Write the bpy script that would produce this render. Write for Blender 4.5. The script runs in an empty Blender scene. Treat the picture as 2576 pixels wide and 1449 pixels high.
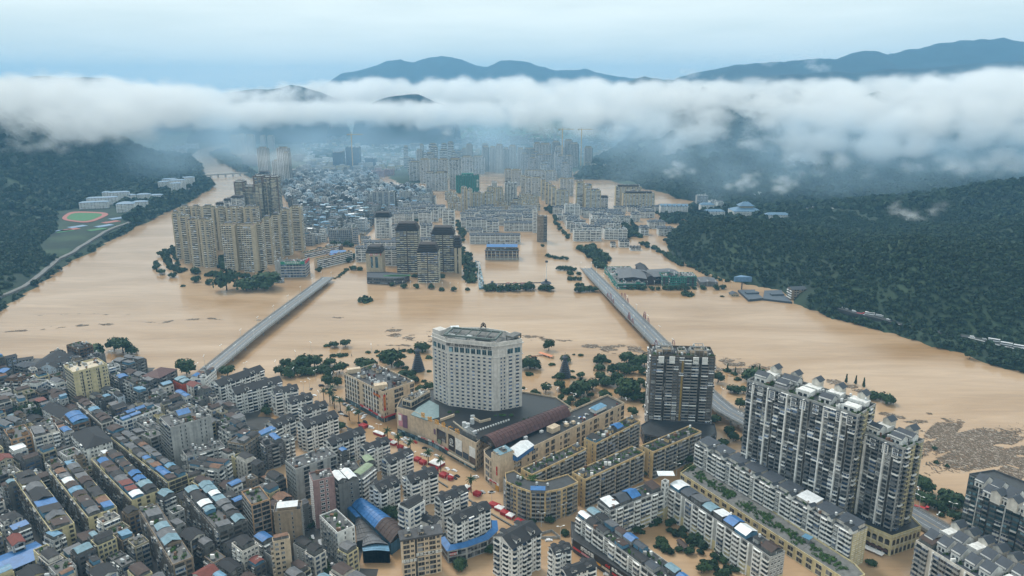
import bpy, bmesh, math, random
import numpy as np
from mathutils import Vector, noise as mnoise
random.seed(7); np.random.seed(7)
R = math.radians
scene = bpy.context.scene
COL = scene.collection
# ------------------------------------------------------------------ camera
CAMH = 272.0; PITCH = math.atan(492/1826.0)
FPX = 1826.0; CX = 1288.0; CY = 724.5
cam = bpy.data.cameras.new('camera'); camo = bpy.data.objects.new('camera', cam); COL.objects.link(camo)
camo.location = (0,0, CAMH); camo.rotation_euler = (R(90)-PITCH,0,0)
cam.sensor_width = 36.0; cam.lens = 36.0*FPX/2576.0; cam.clip_start = 1.0; cam.clip_end = 60000
scene.camera = camo
# ------------------------------------------------------------------ world, sun, exposure
SUN_EL, SUN_AZ = R(52), R(-35)
w = bpy.data.worlds.new('World'); scene.world = w; w.use_nodes = True
nt = w.node_tree; nt.nodes.clear()
o_ = nt.nodes.new('ShaderNodeOutputWorld'); bg = nt.nodes.new('ShaderNodeBackground')
sky = nt.nodes.new('ShaderNodeTexSky'); sky.sky_type = 'NISHITA'; sky.sun_disc = False
sky.sun_elevation = SUN_EL; sky.sun_rotation = SUN_AZ
sky.altitude = 300; sky.air_density = 1.2; sky.dust_density = 3.0; sky.ozone_density = 2.0
tcw = nt.nodes.new('ShaderNodeTexCoord'); mpw = nt.nodes.new('ShaderNodeMapping'); mpw.inputs['Scale'].default_value = (1.6,1.6,11.0)
nzw = nt.nodes.new('ShaderNodeTexNoise'); nzw.inputs['Scale'].default_value = 1.6; nzw.inputs['Detail'].default_value = 6; nzw.inputs['Roughness'].default_value = .55
rpw = nt.nodes.new('ShaderNodeValToRGB'); rpw.color_ramp.elements[0].position = .3; rpw.color_ramp.elements[0].color = (7.6,8.5,8.2,1)
rpw.color_ramp.elements[1].position = .72; rpw.color_ramp.elements[1].color = (10.4,11.0,10.4,1)
mxw = nt.nodes.new('ShaderNodeMix'); mxw.data_type = 'RGBA'; mxw.inputs[0].default_value = .86
L = nt.links
L.new(tcw.outputs['Generated'], mpw.inputs[0]); L.new(mpw.outputs[0], nzw.inputs['Vector']); L.new(nzw.outputs['Fac'], rpw.inputs[0])
L.new(sky.outputs[0], mxw.inputs[6]); L.new(rpw.outputs[0], mxw.inputs[7]); L.new(mxw.outputs[2], bg.inputs[0])
bg.inputs[1].default_value = 0.072; L.new(bg.outputs[0], o_.inputs[0])
sun = bpy.data.lights.new('sun', 'SUN'); sun.energy = 1.5; sun.angle = R(18); sun.color = (1,.96,.9)
suno = bpy.data.objects.new('sun', sun); COL.objects.link(suno)
sd = Vector((math.sin(SUN_AZ)*math.cos(SUN_EL), math.cos(SUN_AZ)*math.cos(SUN_EL), math.sin(SUN_EL)))
suno.rotation_euler = sd.to_track_quat('Z', 'Y').to_euler()
vs = scene.view_settings; vs.view_transform = 'Standard'; vs.look = 'None'; vs.gamma = 1; vs.use_curve_mapping = False; vs.exposure = 0.78
scene.render.engine = 'CYCLES'
cy = scene.cycles; cy.max_bounces = 12; cy.diffuse_bounces = 2; cy.glossy_bounces = 2; cy.transmission_bounces = 2; cy.volume_bounces = 9; cy.transparent_max_bounces = 8
cy.volume_step_rate = 1.5; cy.volume_max_steps = 200; cy.use_denoising = True

# ------------------------------------------------------------------ pixel helpers (photo scaled to 2576 x 1449)
CT, ST = math.cos(PITCH), math.sin(PITCH)
def at(px, py, z=0.0):
 u = (px-CX)/FPX; v = (CY-py)/FPX
 dy = CT+v*ST; dz = -ST+v*CT
 t = (z-CAMH)/dz
 return Vector((u*t, dy*t, z))
def atd(px, py, y):
 """point on the pixel's ray at forward distance y"""
 u = (px-CX)/FPX; v = (CY-py)/FPX
 dy = CT+v*ST; dz = -ST+v*CT
 t = y/dy
 return Vector((u*t, y, CAMH+dz*t))
def pix(p):
 zc = p[1]*CT-(p[2]-CAMH)*ST; up = p[1]*ST+(p[2]-CAMH)*CT
 return (CX+FPX*p[0]/zc, CY-FPX*up/zc)
def T(k, X, Y):
 """tile coordinates -> photo pixels (2576 wide)"""
 return (644*(k % 4)+X*.25, (830.6 if k < 4 else 1086.8)+Y*.25)

# ------------------------------------------------------------------ materials
MATS = {}
def hexmix(c, f): return tuple(min(1, a*f) for a in c[:3])+(1,)
def mat(name, col, rough=.7, metal=0.0, var=.25, scale=.15, spec=.4, grime=0.0, bump=0.0, detail=5, coord='Object', stretch=None, col2=None, bscale=None):
 if name in MATS: return MATS[name]
 m = bpy.data.materials.new(name); m.use_nodes = True; n = m.node_tree; b = n.nodes['Principled BSDF']
 b.inputs['Roughness'].default_value = rough; b.inputs['Metallic'].default_value = metal; b.inputs['Specular IOR Level'].default_value = spec
 tc = n.nodes.new('ShaderNodeTexCoord'); src = tc.outputs[coord]
 if stretch:
  mp = n.nodes.new('ShaderNodeMapping'); mp.inputs['Scale'].default_value = stretch; n.links.new(src, mp.inputs[0]); src = mp.outputs[0]
 nz = n.nodes.new('ShaderNodeTexNoise'); nz.inputs['Scale'].default_value = scale; nz.inputs['Detail'].default_value = detail; nz.inputs['Roughness'].default_value = .65
 n.links.new(src, nz.inputs['Vector'])
 rp = n.nodes.new('ShaderNodeValToRGB'); e = rp.color_ramp.elements
 e[0].position = .33; e[1].position = .68
 e[0].color = hexmix(col2 or col,1-var); e[1].color = hexmix(col,1+var)
 n.links.new(nz.outputs['Fac'], rp.inputs[0]); out = rp.outputs[0]
 if grime:
  mp2 = n.nodes.new('ShaderNodeMapping'); mp2.inputs['Scale'].default_value = (.55,.55,.05); n.links.new(tc.outputs['Object'], mp2.inputs[0])
  n2 = n.nodes.new('ShaderNodeTexNoise'); n2.inputs['Scale'].default_value = 1.0; n2.inputs['Detail'].default_value = 4; n.links.new(mp2.outputs[0], n2.inputs['Vector'])
  r2 = n.nodes.new('ShaderNodeMapRange'); r2.inputs[1].default_value = .42; r2.inputs[2].default_value = .72; r2.inputs[3].default_value = 0; r2.inputs[4].default_value = grime
  n.links.new(n2.outputs['Fac'], r2.inputs[0])
  mx = n.nodes.new('ShaderNodeMix'); mx.data_type = 'RGBA'; n.links.new(r2.outputs[0], mx.inputs[0]); n.links.new(out, mx.inputs[6]); mx.inputs[7].default_value = hexmix(col,.3); out = mx.outputs[2]
 n.links.new(out, b.inputs['Base Color'])
 if bump:
  bp = n.nodes.new('ShaderNodeBump'); bp.inputs['Strength'].default_value = bump; bp.inputs['Distance'].default_value = .5
  nb = n.nodes.new('ShaderNodeTexNoise'); nb.inputs['Scale'].default_value = bscale or scale*6; nb.inputs['Detail'].default_value = 4; n.links.new(src, nb.inputs['Vector'])
  n.links.new(nb.outputs['Fac'], bp.inputs['Height']); n.links.new(bp.outputs[0], b.inputs['Normal'])
 MATS[name] = m; return m

def tag(o, label=None, cat=None, group=None, kind=None):
 if label: o['label'] = label
 if cat: o['category'] = cat
 if group: o['group'] = group
 if kind: o['kind'] = kind
 return o
def link_mesh(name, verts, faces, mats, mi=None, parent=None, smooth=False):
 me = bpy.data.meshes.new(name); me.from_pydata(verts, [], faces)
 for m in (mats if isinstance(mats, (list, tuple)) else [mats]): me.materials.append(m)
 if mi is not None and len(mi): me.polygons.foreach_set('material_index', mi)
 if smooth: me.polygons.foreach_set('use_smooth', [True]*len(me.polygons))
 o = bpy.data.objects.new(name, me); COL.objects.link(o)
 if parent: o.parent = parent
 return o

# ------------------------------------------------------------------ noise for terrain
def vnoise(x, y, seed=0):
 """value noise, numpy"""
 xi = np.floor(x).astype(np.int64); yi = np.floor(y).astype(np.int64); fx = x-xi; fy = y-yi
 fx = fx*fx*(3-2*fx); fy = fy*fy*(3-2*fy)
 def h(a, b):
  n = (a*374761393+b*668265263+seed*144665) & 0xffffffff
  n = ((n ^ (n >> 13))*1274126177) & 0xffffffff
  return ((n ^ (n >> 16)) & 0xffff)/65535.0
 return (h(xi, yi)*(1-fx)+h(xi+1, yi)*fx)*(1-fy)+(h(xi, yi+1)*(1-fx)+h(xi+1, yi+1)*fx)*fy
def fbm(x, y, o=5, seed=0):
 s = 0; a = 1; t = 0
 for i in range(o):
  s = s+a*vnoise(x*2**i+17.3*i, y*2**i+9.1*i, seed+i); t += a; a *= .5
 return s/t
def ridged(x, y, o=5, seed=0):
 s = 0; a = 1; t = 0
 for i in range(o):
  s = s+a*(1-abs(2*vnoise(x*2**i+7.3*i, y*2**i+3.1*i, seed+i)-1)); t += a; a *= .5
 return s/t
def poly_sd(X, Y, poly):
 """signed distance, positive inside"""
 d = np.full(X.shape,1e18); ins = np.zeros(X.shape, bool); n = len(poly)
 for i in range(n):
  ax, ay = poly[i]; bx, by = poly[(i+1) % n]
  ex, ey = bx-ax, by-ay; L2 = ex*ex+ey*ey+1e-9
  t = np.clip(((X-ax)*ex+(Y-ay)*ey)/L2,0,1)
  d = np.minimum(d, (X-ax-t*ex)**2+(Y-ay-t*ey)**2)
  c = ((ay > Y) != (by > Y))
  with np.errstate(divide='ignore', invalid='ignore'):
   c &= X < (bx-ax)*(Y-ay)/(by-ay if by != ay else 1e-9)+ax
  ins ^= c
 d = np.sqrt(d); return np.where(ins, d, -d)
def sm(x, a, b):
 t = np.clip((x-a)/(b-a),0,1); return t*t*(3-2*t)
def W(pts, z=0): return [tuple(at(a, b, z)[:2]) for a, b in pts]

left_bank = W([(-60,850), (19,778), (86,731), (154,679), (187,658), (229,638), (262,615), (300,598), (356,567), (412,540), (468,514), (525,480), (537,467), (522,452), (507,441), (511,421), (491,409), (481,392), (498,379), (525,370), (581,364)])
P_LEFT = left_bank+[(-1500,4600), (-6000,4600), (-6000,700)]
P_RIGHT = W([(1671,609), (1697,650), (1758,675), (1807,697), (1879,716), (1964,730), (1993,762), (2044,781), (2087,801), (2144,814), (2226,838), (2282,851), (2357,878), (2419,888), (2464,908), (2507,923), (2576,941), (2700,985)])+[(5000,600), (5000,4600), (900,4600)]+W([(1500,400), (1442,451), (1529,453), (1578,467), (1611,473), (1645,480), (1675,487), (1700,500), (1745,506), (1770,530), (1740,560), (1690,585)])
P_FAR = W([(581,364), (540,395), (560,410), (600,430), (640,445), (720,425), (800,430), (900,432), (960,440), (1020,470), (1100,450), (1250,430), (1420,418), (1442,440), (1500,400)])+[(1500,4600), (-2000,4600)]
P_OLD = W([(-80,905), (60,895), (190,890), (300,905), (440,935), (530,952), (600,985), (690,1020), (720,1100), (690,1160), (760,1260), (900,1330), (960,1449), (1000,1600)])+[(-60,100), (-700,100)]
P_Q = W([(720,470), (760,440), (830,420), (960,440), (975,470), (1060,475), (1090,520), (1000,535), (945,560), (935,592), (870,592), (790,604), (725,560)])
P_TR = W([(85,640), (160,525), (300,520), (330,490), (520,430), (480,500), (350,545), (230,600), (150,650)])
def ridge(X, Y, pts, wid, p=1.0):
 """height of a ridge along 3-D crest points with slope width wid"""
 z = np.zeros(X.shape)
 for (ax, ay, az), (bx, by, bz) in zip(pts, pts[1:]):
  ex, ey = bx-ax, by-ay; t = np.clip(((X-ax)*ex+(Y-ay)*ey)/(ex*ex+ey*ey),0,1)
  d = np.hypot(X-ax-t*ex, Y-ay-t*ey); h = az+(bz-az)*t
  z = np.maximum(z, h*np.clip(1-(d/wid)**1.2,0,1)**p)
 return z
def terrain_z(X, Y):
 z = np.full(X.shape, -6.0)
 wob = (fbm(X/60, Y/60,4,3)-.5)*14
 sl = poly_sd(X, Y, P_LEFT)+wob
 s0 = np.interp(Y, [700,950,1200,1600,2000,2300,2700], [25,60,150,230,190,130,30])
 zl = np.where(sl > 0, np.minimum(sl*.35,13)+sm(sl, s0, s0+620)*np.interp(X, [-1500, -1150, -700], [235,290,320])*(.7+.6*ridged(X/420, Y/420,5,11)), -6)
 zl = np.where(Y > 2900, np.minimum(zl,6+sm(-X,1900,2900)*300+0*X), zl)
 z = np.maximum(z, zl)
 st_ = poly_sd(X, Y, P_TR); k_ = np.clip((st_+25)/30,0,1); z = z*(1-k_)+np.minimum(z,12.4)*k_
 sr = poly_sd(X, Y, P_RIGHT)+wob*.6
 zr = np.where(sr > 0, np.minimum(sr*.5,7)+.0*X, -6)
 crest = [tuple(atd(a, b, c)) for a, b, c in ((1690,585,1270), (1725,566,1240), (1792,560,1230), (1867,556,1230), (1940,565,1210), (2000,575,1190), (2061,594,1170), (2130,602,1120), (2240,605,1100), (2400,600,1100), (2600,560,1150), (3000,500,1200))]
 nz = (.72+.5*ridged(X/150, Y/150,5,5))
 hr = ridge(X, Y, crest,270,.9)*.8
 crest2 = [tuple(atd(a, b, c)) for a, b, c in ((2230,640,980), (2330,625,960), (2450,640,930), (2700,640,930))]
 hr = np.maximum(hr, ridge(X, Y, crest2,170,.9))
 crest3 = [tuple(atd(a, b, c)) for a, b, c in ((2180,540,1500), (2300,520,1550), (2420,505,1550), (2560,478,1600), (2900,430,1700))]
 hr = np.maximum(hr, ridge(X, Y, crest3,240,.9))
 back = sm(Y-.42*(X-500),1950,3300)*210*(.45+.9*ridged(X/520, Y/520,5,21))*sm(X,330,900)
 zr = np.where(sr > 0, zr+np.maximum(hr, back)*np.clip(sr/60,0,1)*nz, -6)
 z = np.maximum(z, zr)
 sf = poly_sd(X, Y, P_FAR)+wob
 z = np.maximum(z, np.where(sf > 0, np.minimum(sf*.1,2.0), -6))
 sq = poly_sd(X, Y, P_Q)+wob*.3
 z = np.maximum(z, np.where(sq > 0, np.minimum(sq*.05,.8), -6))
 so = poly_sd(X, Y, P_OLD)+wob*.3
 z = np.maximum(z, np.where(so > 0, np.minimum(so*.03,.9), -6))
 return z
def build_terrain():
 xs = np.concatenate([np.arange(-4200, -1600,60), np.arange(-1600,1700,13), np.arange(1700,4800,60)])
 ys = np.concatenate([np.arange(150,2400,13), np.arange(2400,4700,45)])
 X, Y = np.meshgrid(xs, ys); Z = terrain_z(X, Y)
 nx, ny = len(xs), len(ys)
 v = np.stack([X.ravel(), Y.ravel(), Z.ravel()],1)
 i = np.arange(nx*ny).reshape(ny, nx); q = np.stack([i[:-1, :-1], i[:-1,1:], i[1:,1:], i[1:, :-1]], -1).reshape(-1,4)
 keep = (Z.ravel()[q] > -5.9).any(1)
 q = q[keep]
 return v, q
# ================================================================== building kit
def M(k):
 if k in MATS: return MATS[k]
 r, g, b, rough, gr = PAL[k]
 return mat(k, (r, g, b), rough, var=.18, scale=.35, grime=gr, detail=4)
PAL = {
 'bridge_concrete': (.30,.30,.29,.8,.4), 'wet_asphalt': (.12,.13,.145,.35,.2), 'arch_red': (.22,.06,.07,.5,.1), 'wood_scrap': (.15,.10,.065,.9,.2), 'pale_scrap': (.35,.30,.25,.9,.2),
 'white_wall': (.72,.72,.70,.75,.4), 'warm_white_wall': (.64,.60,.54,.75,.35), 'grey_wall': (.145,.145,.14,.85,.6), 'pale_grey_wall': (.37,.37,.36,.85,.5),
 'concrete_wall': (.15,.15,.145,.9,.6), 'dark_grey_wall': (.10,.10,.105,.85,.4), 'cream_wall': (.42,.37,.26,.8,.45), 'beige_wall': (.56,.44,.31,.8,.35),
 'yellow_wall': (.60,.47,.22,.8,.35), 'pale_yellow_wall': (.58,.50,.29,.75,.3), 'orange_wall': (.42,.25,.13,.8,.4), 'brown_wall': (.19,.12,.075,.85,.5), 'pink_wall': (.30,.19,.18,.8,.4),
 'red_wall': (.42,.08,.04,.8,.4), 'tan_wall': (.26,.20,.14,.8,.4), 'blue_white_wall': (.50,.57,.64,.75,.4), 'dark_timber': (.045,.035,.032,.85,.3), 'unused_tan': (.45,.35,.22,.8,.3),
 'white_trim': (.80,.80,.78,.6,.2), 'grey_trim': (.33,.33,.32,.8,.5), 'cream_trim': (.60,.56,.44,.7,.35), 'dark_trim': (.07,.07,.075,.8,.3), 'beige_trim': (.55,.47,.36,.75,.3), 'brown_trim': (.12,.08,.06,.8,.3),
 'rust_cage': (.13,.115,.10,.8,.4), 'black_tile': (.022,.023,.026,.75,.0), 'slate_tile': (.05,.06,.075,.7,.2), 'flat_roof': (.036,.038,.041,.45,.5), 'pale_roof': (.16,.16,.155,.8,.5), 'blue_tile': (.11,.20,.30,.6,.2),
 'tin_blue': (.03,.14,.36,.5,.35), 'tin_pale_blue': (.11,.25,.38,.5,.4), 'tin_teal': (.16,.27,.33,.55,.4), 'tin_brown': (.055,.033,.027,.7,.4), 'tin_rust': (.20,.11,.07,.8,.5), 'tin_red': (.16,.04,.03,.7,.3),
 'tin_grey': (.105,.11,.12,.6,.5), 'tin_white': (.68,.70,.72,.4,.1), 'tin_black': (.018,.018,.020,.7,.2), 'tin_green': (.22,.28,.18,.6,.2),
 'steel_tank': (.55,.57,.58,.3,.1), 'asphalt': (.045,.047,.05,.75,.3), 'kerb': (.3,.3,.29,.8,.3), 'white_paint': (.75,.75,.73,.6,.1), 'yellow_paint': (.65,.42,.12,.6,.1),
 'red_cloth': (.36,.015,.02,.6,.1), 'white_cloth': (.8,.8,.8,.6,.05), 'blue_cloth': (.05,.18,.5,.6,.1), 'black_sign': (.01,.01,.012,.4,.0), 'green_net': (.03,.19,.15,.8,.3), 'blue_net': (.02,.07,.14,.8,.3),
 'bark': (.06,.045,.03,.9,.2), 'paint_white': (.75,.76,.78,.25,.0), 'paint_black': (.02,.02,.023,.25,.0), 'paint_silver': (.4,.42,.44,.3,.0), 'paint_red': (.45,.02,.02,.3,.0), 'tyre': (.02,.02,.02,.8,.0),
 'gold': (.62,.30,.03,.4,.0), 'red_letter': (.55,.03,.02,.5,.0), 'dark_letter': (.03,.03,.035,.5,.0), 'pink_poster': (.55,.25,.3,.5,.0), 'dark_poster': (.04,.06,.09,.4,.0), 'purple_poster': (.16,.08,.14,.5,.0),
 'mud_brown': (.10,.075,.05,.95,.3), 'track_red': (.33,.12,.10,.8,.2), 'turf': (.06,.17,.07,.9,.2), 'steel_blue': (.12,.22,.35,.5,.2), 'maroon': (.09,.04,.038,.6,.3), 'bronze': (.08,.06,.04,.5,.2), 'orange_roof': (.6,.2,.08,.6,.2),
 'green_sign': (.02,.22,.14,.5,.0), 'red_sign': (.5,.03,.03,.5,.1), 'pale_glass_roof': (.17,.24,.25,.35,.2)}
def glass(name, col, rough=.15):
 if name in MATS: return MATS[name]
 m = bpy.data.materials.new(name); m.use_nodes = True; n = m.node_tree; b = n.nodes['Principled BSDF']
 b.inputs['Roughness'].default_value = rough; b.inputs['Specular IOR Level'].default_value = .6
 tc = n.nodes.new('ShaderNodeTexCoord'); nz = n.nodes.new('ShaderNodeTexWhiteNoise'); mp = n.nodes.new('ShaderNodeMapping'); mp.inputs['Scale'].default_value = (.33,.33,.33)
 fl = n.nodes.new('ShaderNodeVectorMath'); fl.operation = 'FLOOR'
 ge = n.nodes.new('ShaderNodeNewGeometry'); n.links.new(ge.outputs['Position'], mp.inputs[0]); n.links.new(mp.outputs[0], fl.inputs[0]); n.links.new(fl.outputs[0], nz.inputs['Vector'])
 rp = n.nodes.new('ShaderNodeValToRGB'); e = rp.color_ramp.elements; e[0].color = hexmix(col,.5); e[1].color = hexmix(col,1.6); e[1].position = .82
 x = rp.color_ramp.elements.new(.97); x.color = (min(1, col[0]*4+.12), min(1, col[1]*4+.12), min(1, col[2]*4+.12),1)
 n.links.new(nz.outputs['Value'], rp.inputs[0]); n.links.new(rp.outputs[0], b.inputs['Base Color']); MATS[name] = m; return m
glass('dark_glass', (.02,.024,.03)); glass('teal_glass', (.03,.07,.09),.1); glass('room_dark', (.032,.03,.028),.8); glass('blue_glass', (.03,.05,.09),.1)

TPL = {}
LOD = [0]
class Sh:
 """collects quads of one shape"""
 def __init__(s): s.v = []; s.f = []; s.m = []
 def quad(s, a, b, c, d, m=0):
  i = len(s.v); s.v += [a, b, c, d]; s.f.append((i, i+1, i+2, i+3)); s.m.append(m)
 def poly(s, pts, m=0):
  i = len(s.v); s.v += list(pts); s.f.append(tuple(range(i, i+len(pts)))); s.m.append(m)
 def box(s, x0, x1, y0, y1, z0, z1, m=0, bottom=False):
  i = len(s.v); s.v += [(x0, y0, z0), (x1, y0, z0), (x1, y1, z0), (x0, y1, z0), (x0, y0, z1), (x1, y0, z1), (x1, y1, z1), (x0, y1, z1)]
  fs = [(4,5,6,7), (0,1,5,4), (1,2,6,5), (2,3,7,6), (3,0,4,7)]+([(3,2,1,0)] if bottom else [])
  for f in fs: s.f.append(tuple(i+k for k in f)); s.m.append(m)
 def prism(s, pts, z0, z1, m=0, top=True, mt=None, bottom=False):
  n = len(pts); i = len(s.v); s.v += [(p[0], p[1], z0) for p in pts]+[(p[0], p[1], z1) for p in pts]
  for k in range(n): s.f.append((i+k, i+(k+1) % n, i+n+(k+1) % n, i+n+k)); s.m.append(m)
  if top: s.f.append(tuple(i+n+k for k in range(n))); s.m.append(m if mt is None else mt)
  if bottom: s.f.append(tuple(i+n-1-k for k in range(n))); s.m.append(m)
 def cyl(s, x, y, r, z0, z1, n=8, m=0, r2=None):
  r2 = r if r2 is None else r2; i = len(s.v)
  for k in range(n): a = 2*math.pi*k/n; s.v.append((x+r*math.cos(a), y+r*math.sin(a), z0))
  for k in range(n): a = 2*math.pi*k/n; s.v.append((x+r2*math.cos(a), y+r2*math.sin(a), z1))
  for k in range(n): s.f.append((i+k, i+(k+1) % n, i+n+(k+1) % n, i+n+k)); s.m.append(m)
  s.f.append(tuple(i+n+k for k in range(n))); s.m.append(m)
 def bar(s, a, b, w=.2, m=0):
  a = Vector(a); b = Vector(b); d = (b-a).normalized(); u = d.cross(Vector((0,0,1)));
  if u.length < .01: u = Vector((1,0,0))
  u.normalize(); v = d.cross(u).normalized(); i = len(s.v)
  for p in (a, b):
   for x, y in ((-1, -1), (1, -1), (1,1), (-1,1)): s.v.append(tuple(p+u*x*w/2+v*y*w/2))
  for k in range(4): s.f.append((i+k, i+(k+1) % 4, i+4+(k+1) % 4, i+4+k)); s.m.append(m)
  s.f.append((i+3, i+2, i+1, i)); s.f.append((i+4, i+5, i+6, i+7)); s.m += [m, m]
 def build(s, name, mats, parent=None, loc=None, kind=None, smooth=False):
  mats = mats if isinstance(mats, (list, tuple)) else [mats]
  o = link_mesh(name, s.v, s.f, [M(x) if isinstance(x, str) else x for x in mats], s.m if len(mats) > 1 else None, parent, smooth)
  if loc: o.location = loc
  if kind: o['kind'] = kind
  return o
def tpl(kind, w, h, frame, gl):
 w = round(w*5)/5; h = round(h*5)/5; key = (kind, w, h, frame, gl, LOD[0])
 if key in TPL: return TPL[key]
 s = Sh(); mats = [frame, gl]
 # local frame: x along the wall (centred), y outwards is -y, z from the floor level
 if LOD[0] and kind in 'wsWbkBg':
  W2 = w*{'w': .31, 's': .21, 'W': .45}.get(kind,.47); z0_, z1_ = (h*.3, h*.82) if kind in 'wsW' else (h*.36, h*.86); d = {'w': .15, 's': .12, 'W': .15, 'g': .5}.get(kind,1.1)
  s.quad((-W2, -.03, z0_ if kind in 'wsW' else .1), (W2, -.03, z0_ if kind in 'wsW' else .1), (W2, -.03, z1_), (-W2, -.03, z1_),1)
  za, zb = (z0_-.22, z0_) if kind in 'wsW' else (0, h*.36)
  s.quad((-W2, -d, za), (W2, -d, za), (W2, -d, zb), (-W2, -d, zb)); s.quad((-W2, -d, zb), (W2, -d, zb), (W2,0, zb), (-W2,0, zb))
  if kind in 'bkBg': s.quad((-W2,0, za), (-W2, -d, za), (-W2, -d, zb), (-W2,0, zb)); s.quad((W2, -d, za), (W2,0, za), (W2,0, zb), (W2, -d, zb))
 elif kind in ('w', 's', 'W'):
  ww = w*(.62 if kind == 'w' else .42 if kind == 's' else .9); hh = h*(.5 if kind != 'W' else .72); zb = h*(.3 if kind != 'W' else .16)
  s.quad((-ww/2, -.02, zb), (ww/2, -.02, zb), (ww/2, -.02, zb+hh), (-ww/2, -.02, zb+hh),1)
  t = .12
  s.box(-ww/2-t, ww/2+t, -.22,0, zb-.16, zb,0, True); s.box(-ww/2-t, ww/2+t, -.14,0, zb+hh, zb+hh+t,0, True)
  s.box(-ww/2-t, -ww/2, -.1,0, zb, zb+hh,0); s.box(ww/2, ww/2+t, -.1,0, zb, zb+hh,0)
  if ww > 1.3: s.box(-.04,.04, -.07, -.02, zb, zb+hh,0)
 elif kind in ('b', 'k'):
  d = 1.3; c = .5 if kind == 'b' else .02; W2 = w/2*.94; p = h*.37
  s.quad((-W2*.92, -.03,.1), (W2*.92, -.03,.1), (W2*.92, -.03, h*.82), (-W2*.92, -.03, h*.82),1)
  P = [(-W2,0), (-W2+c, -d), (W2-c, -d), (W2,0)]
  s.prism([(x, y) for x, y in P], -.12,.04,0, True, bottom=True)
  for (x0, y0), (x1, y1) in zip(P, P[1:]):
   s.quad((x0, y0,0), (x1, y1,0), (x1, y1, p), (x0, y0, p),0)
   s.quad((x1, y1+.1,0), (x0, y0+.1,0), (x0, y0+.1, p), (x1, y1+.1, p),0)
   s.quad((x0, y0, p), (x1, y1, p), (x1, y1+.1, p), (x0, y0+.1, p),0)
 elif kind == 'B':
  d = 1.2; W2 = w/2*.94; p = h*.34
  s.box(-W2, W2, -d,0,0, p,0, True); s.box(-W2+.05, W2-.05, -d+.06,0, p, h*.86,1); s.box(-W2, W2, -d,0, h*.86, h*.95,0, True)
  for x in (-W2/2.2, W2/2.2): s.box(x-.05, x+.05, -d, -d+.05, p, h*.86,0)
 elif kind == 'g':
  W2 = w/2*.8; d = .7; z0 = h*.24; z1 = h*.84
  s.quad((-W2, -.02, z0), (W2, -.02, z0), (W2, -.02, z1), (-W2, -.02, z1),1)
  s.box(-W2, W2, -d,0, z0-.1, z0,0, True); s.box(-W2, W2, -d,0, z1, z1+.08,0, True)
  k = max(3, int(w/1.0))
  for i in range(k+1):
   x = -W2+2*W2*i/k; s.box(x-.05, x+.05, -d, -d+.06, z0, z1,0)
  s.box(-W2, W2, -d, -d+.06, (z0+z1)/2-.05, (z0+z1)/2+.05,0)
 elif kind == 'a':   # arched gallery opening
  W2 = w/2*.72
  pts = [(-W2,0.35), (W2,0.35)]+[(W2*math.cos(a), h*.5+W2*math.sin(a)*.7) for a in np.linspace(0, math.pi,7)]
  s.poly([(x, -.03, z) for x, z in pts],1)
  s.box(-w/2, w/2, -.3,0, h-.25, h,0, True); s.box(-w/2, -W2-.1, -.25,0,0, h-.25,0)
 elif kind == 'h':   # hotel room window with deep panel under it
  W2 = w/2*.6
  s.quad((-W2, -.02, h*.42), (W2, -.02, h*.42), (W2, -.02, h*.88), (-W2, -.02, h*.88),1)
  s.box(-W2-.05, W2+.05, -.5,0, h*.02, h*.36,0, True); s.box(-W2, -W2+.1, -.12,0, h*.42, h*.88,0)
 v = np.array(s.v, float); TPL[key] = (v, s.f, s.m, mats, kind, [None]); return TPL[key]
WIDTH = {'w': 3.0, 's': 2.0, 'W': 4.4, 'b': 4.4, 'k': 4.4, 'B': 4.2, 'g': 3.2, 'a': 3.6, 'x': 2.4, 'c': 1.0, 'v': 1.6, 'h': 3.3, 'X': 6.0}
PARTN = {'w': 'window', 's': 'window', 'W': 'window', 'h': 'window', 'a': 'window', 'b': 'balcony', 'k': 'balcony', 'B': 'balcony', 'g': 'window_cage'}
FR = random.Random(1)
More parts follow.
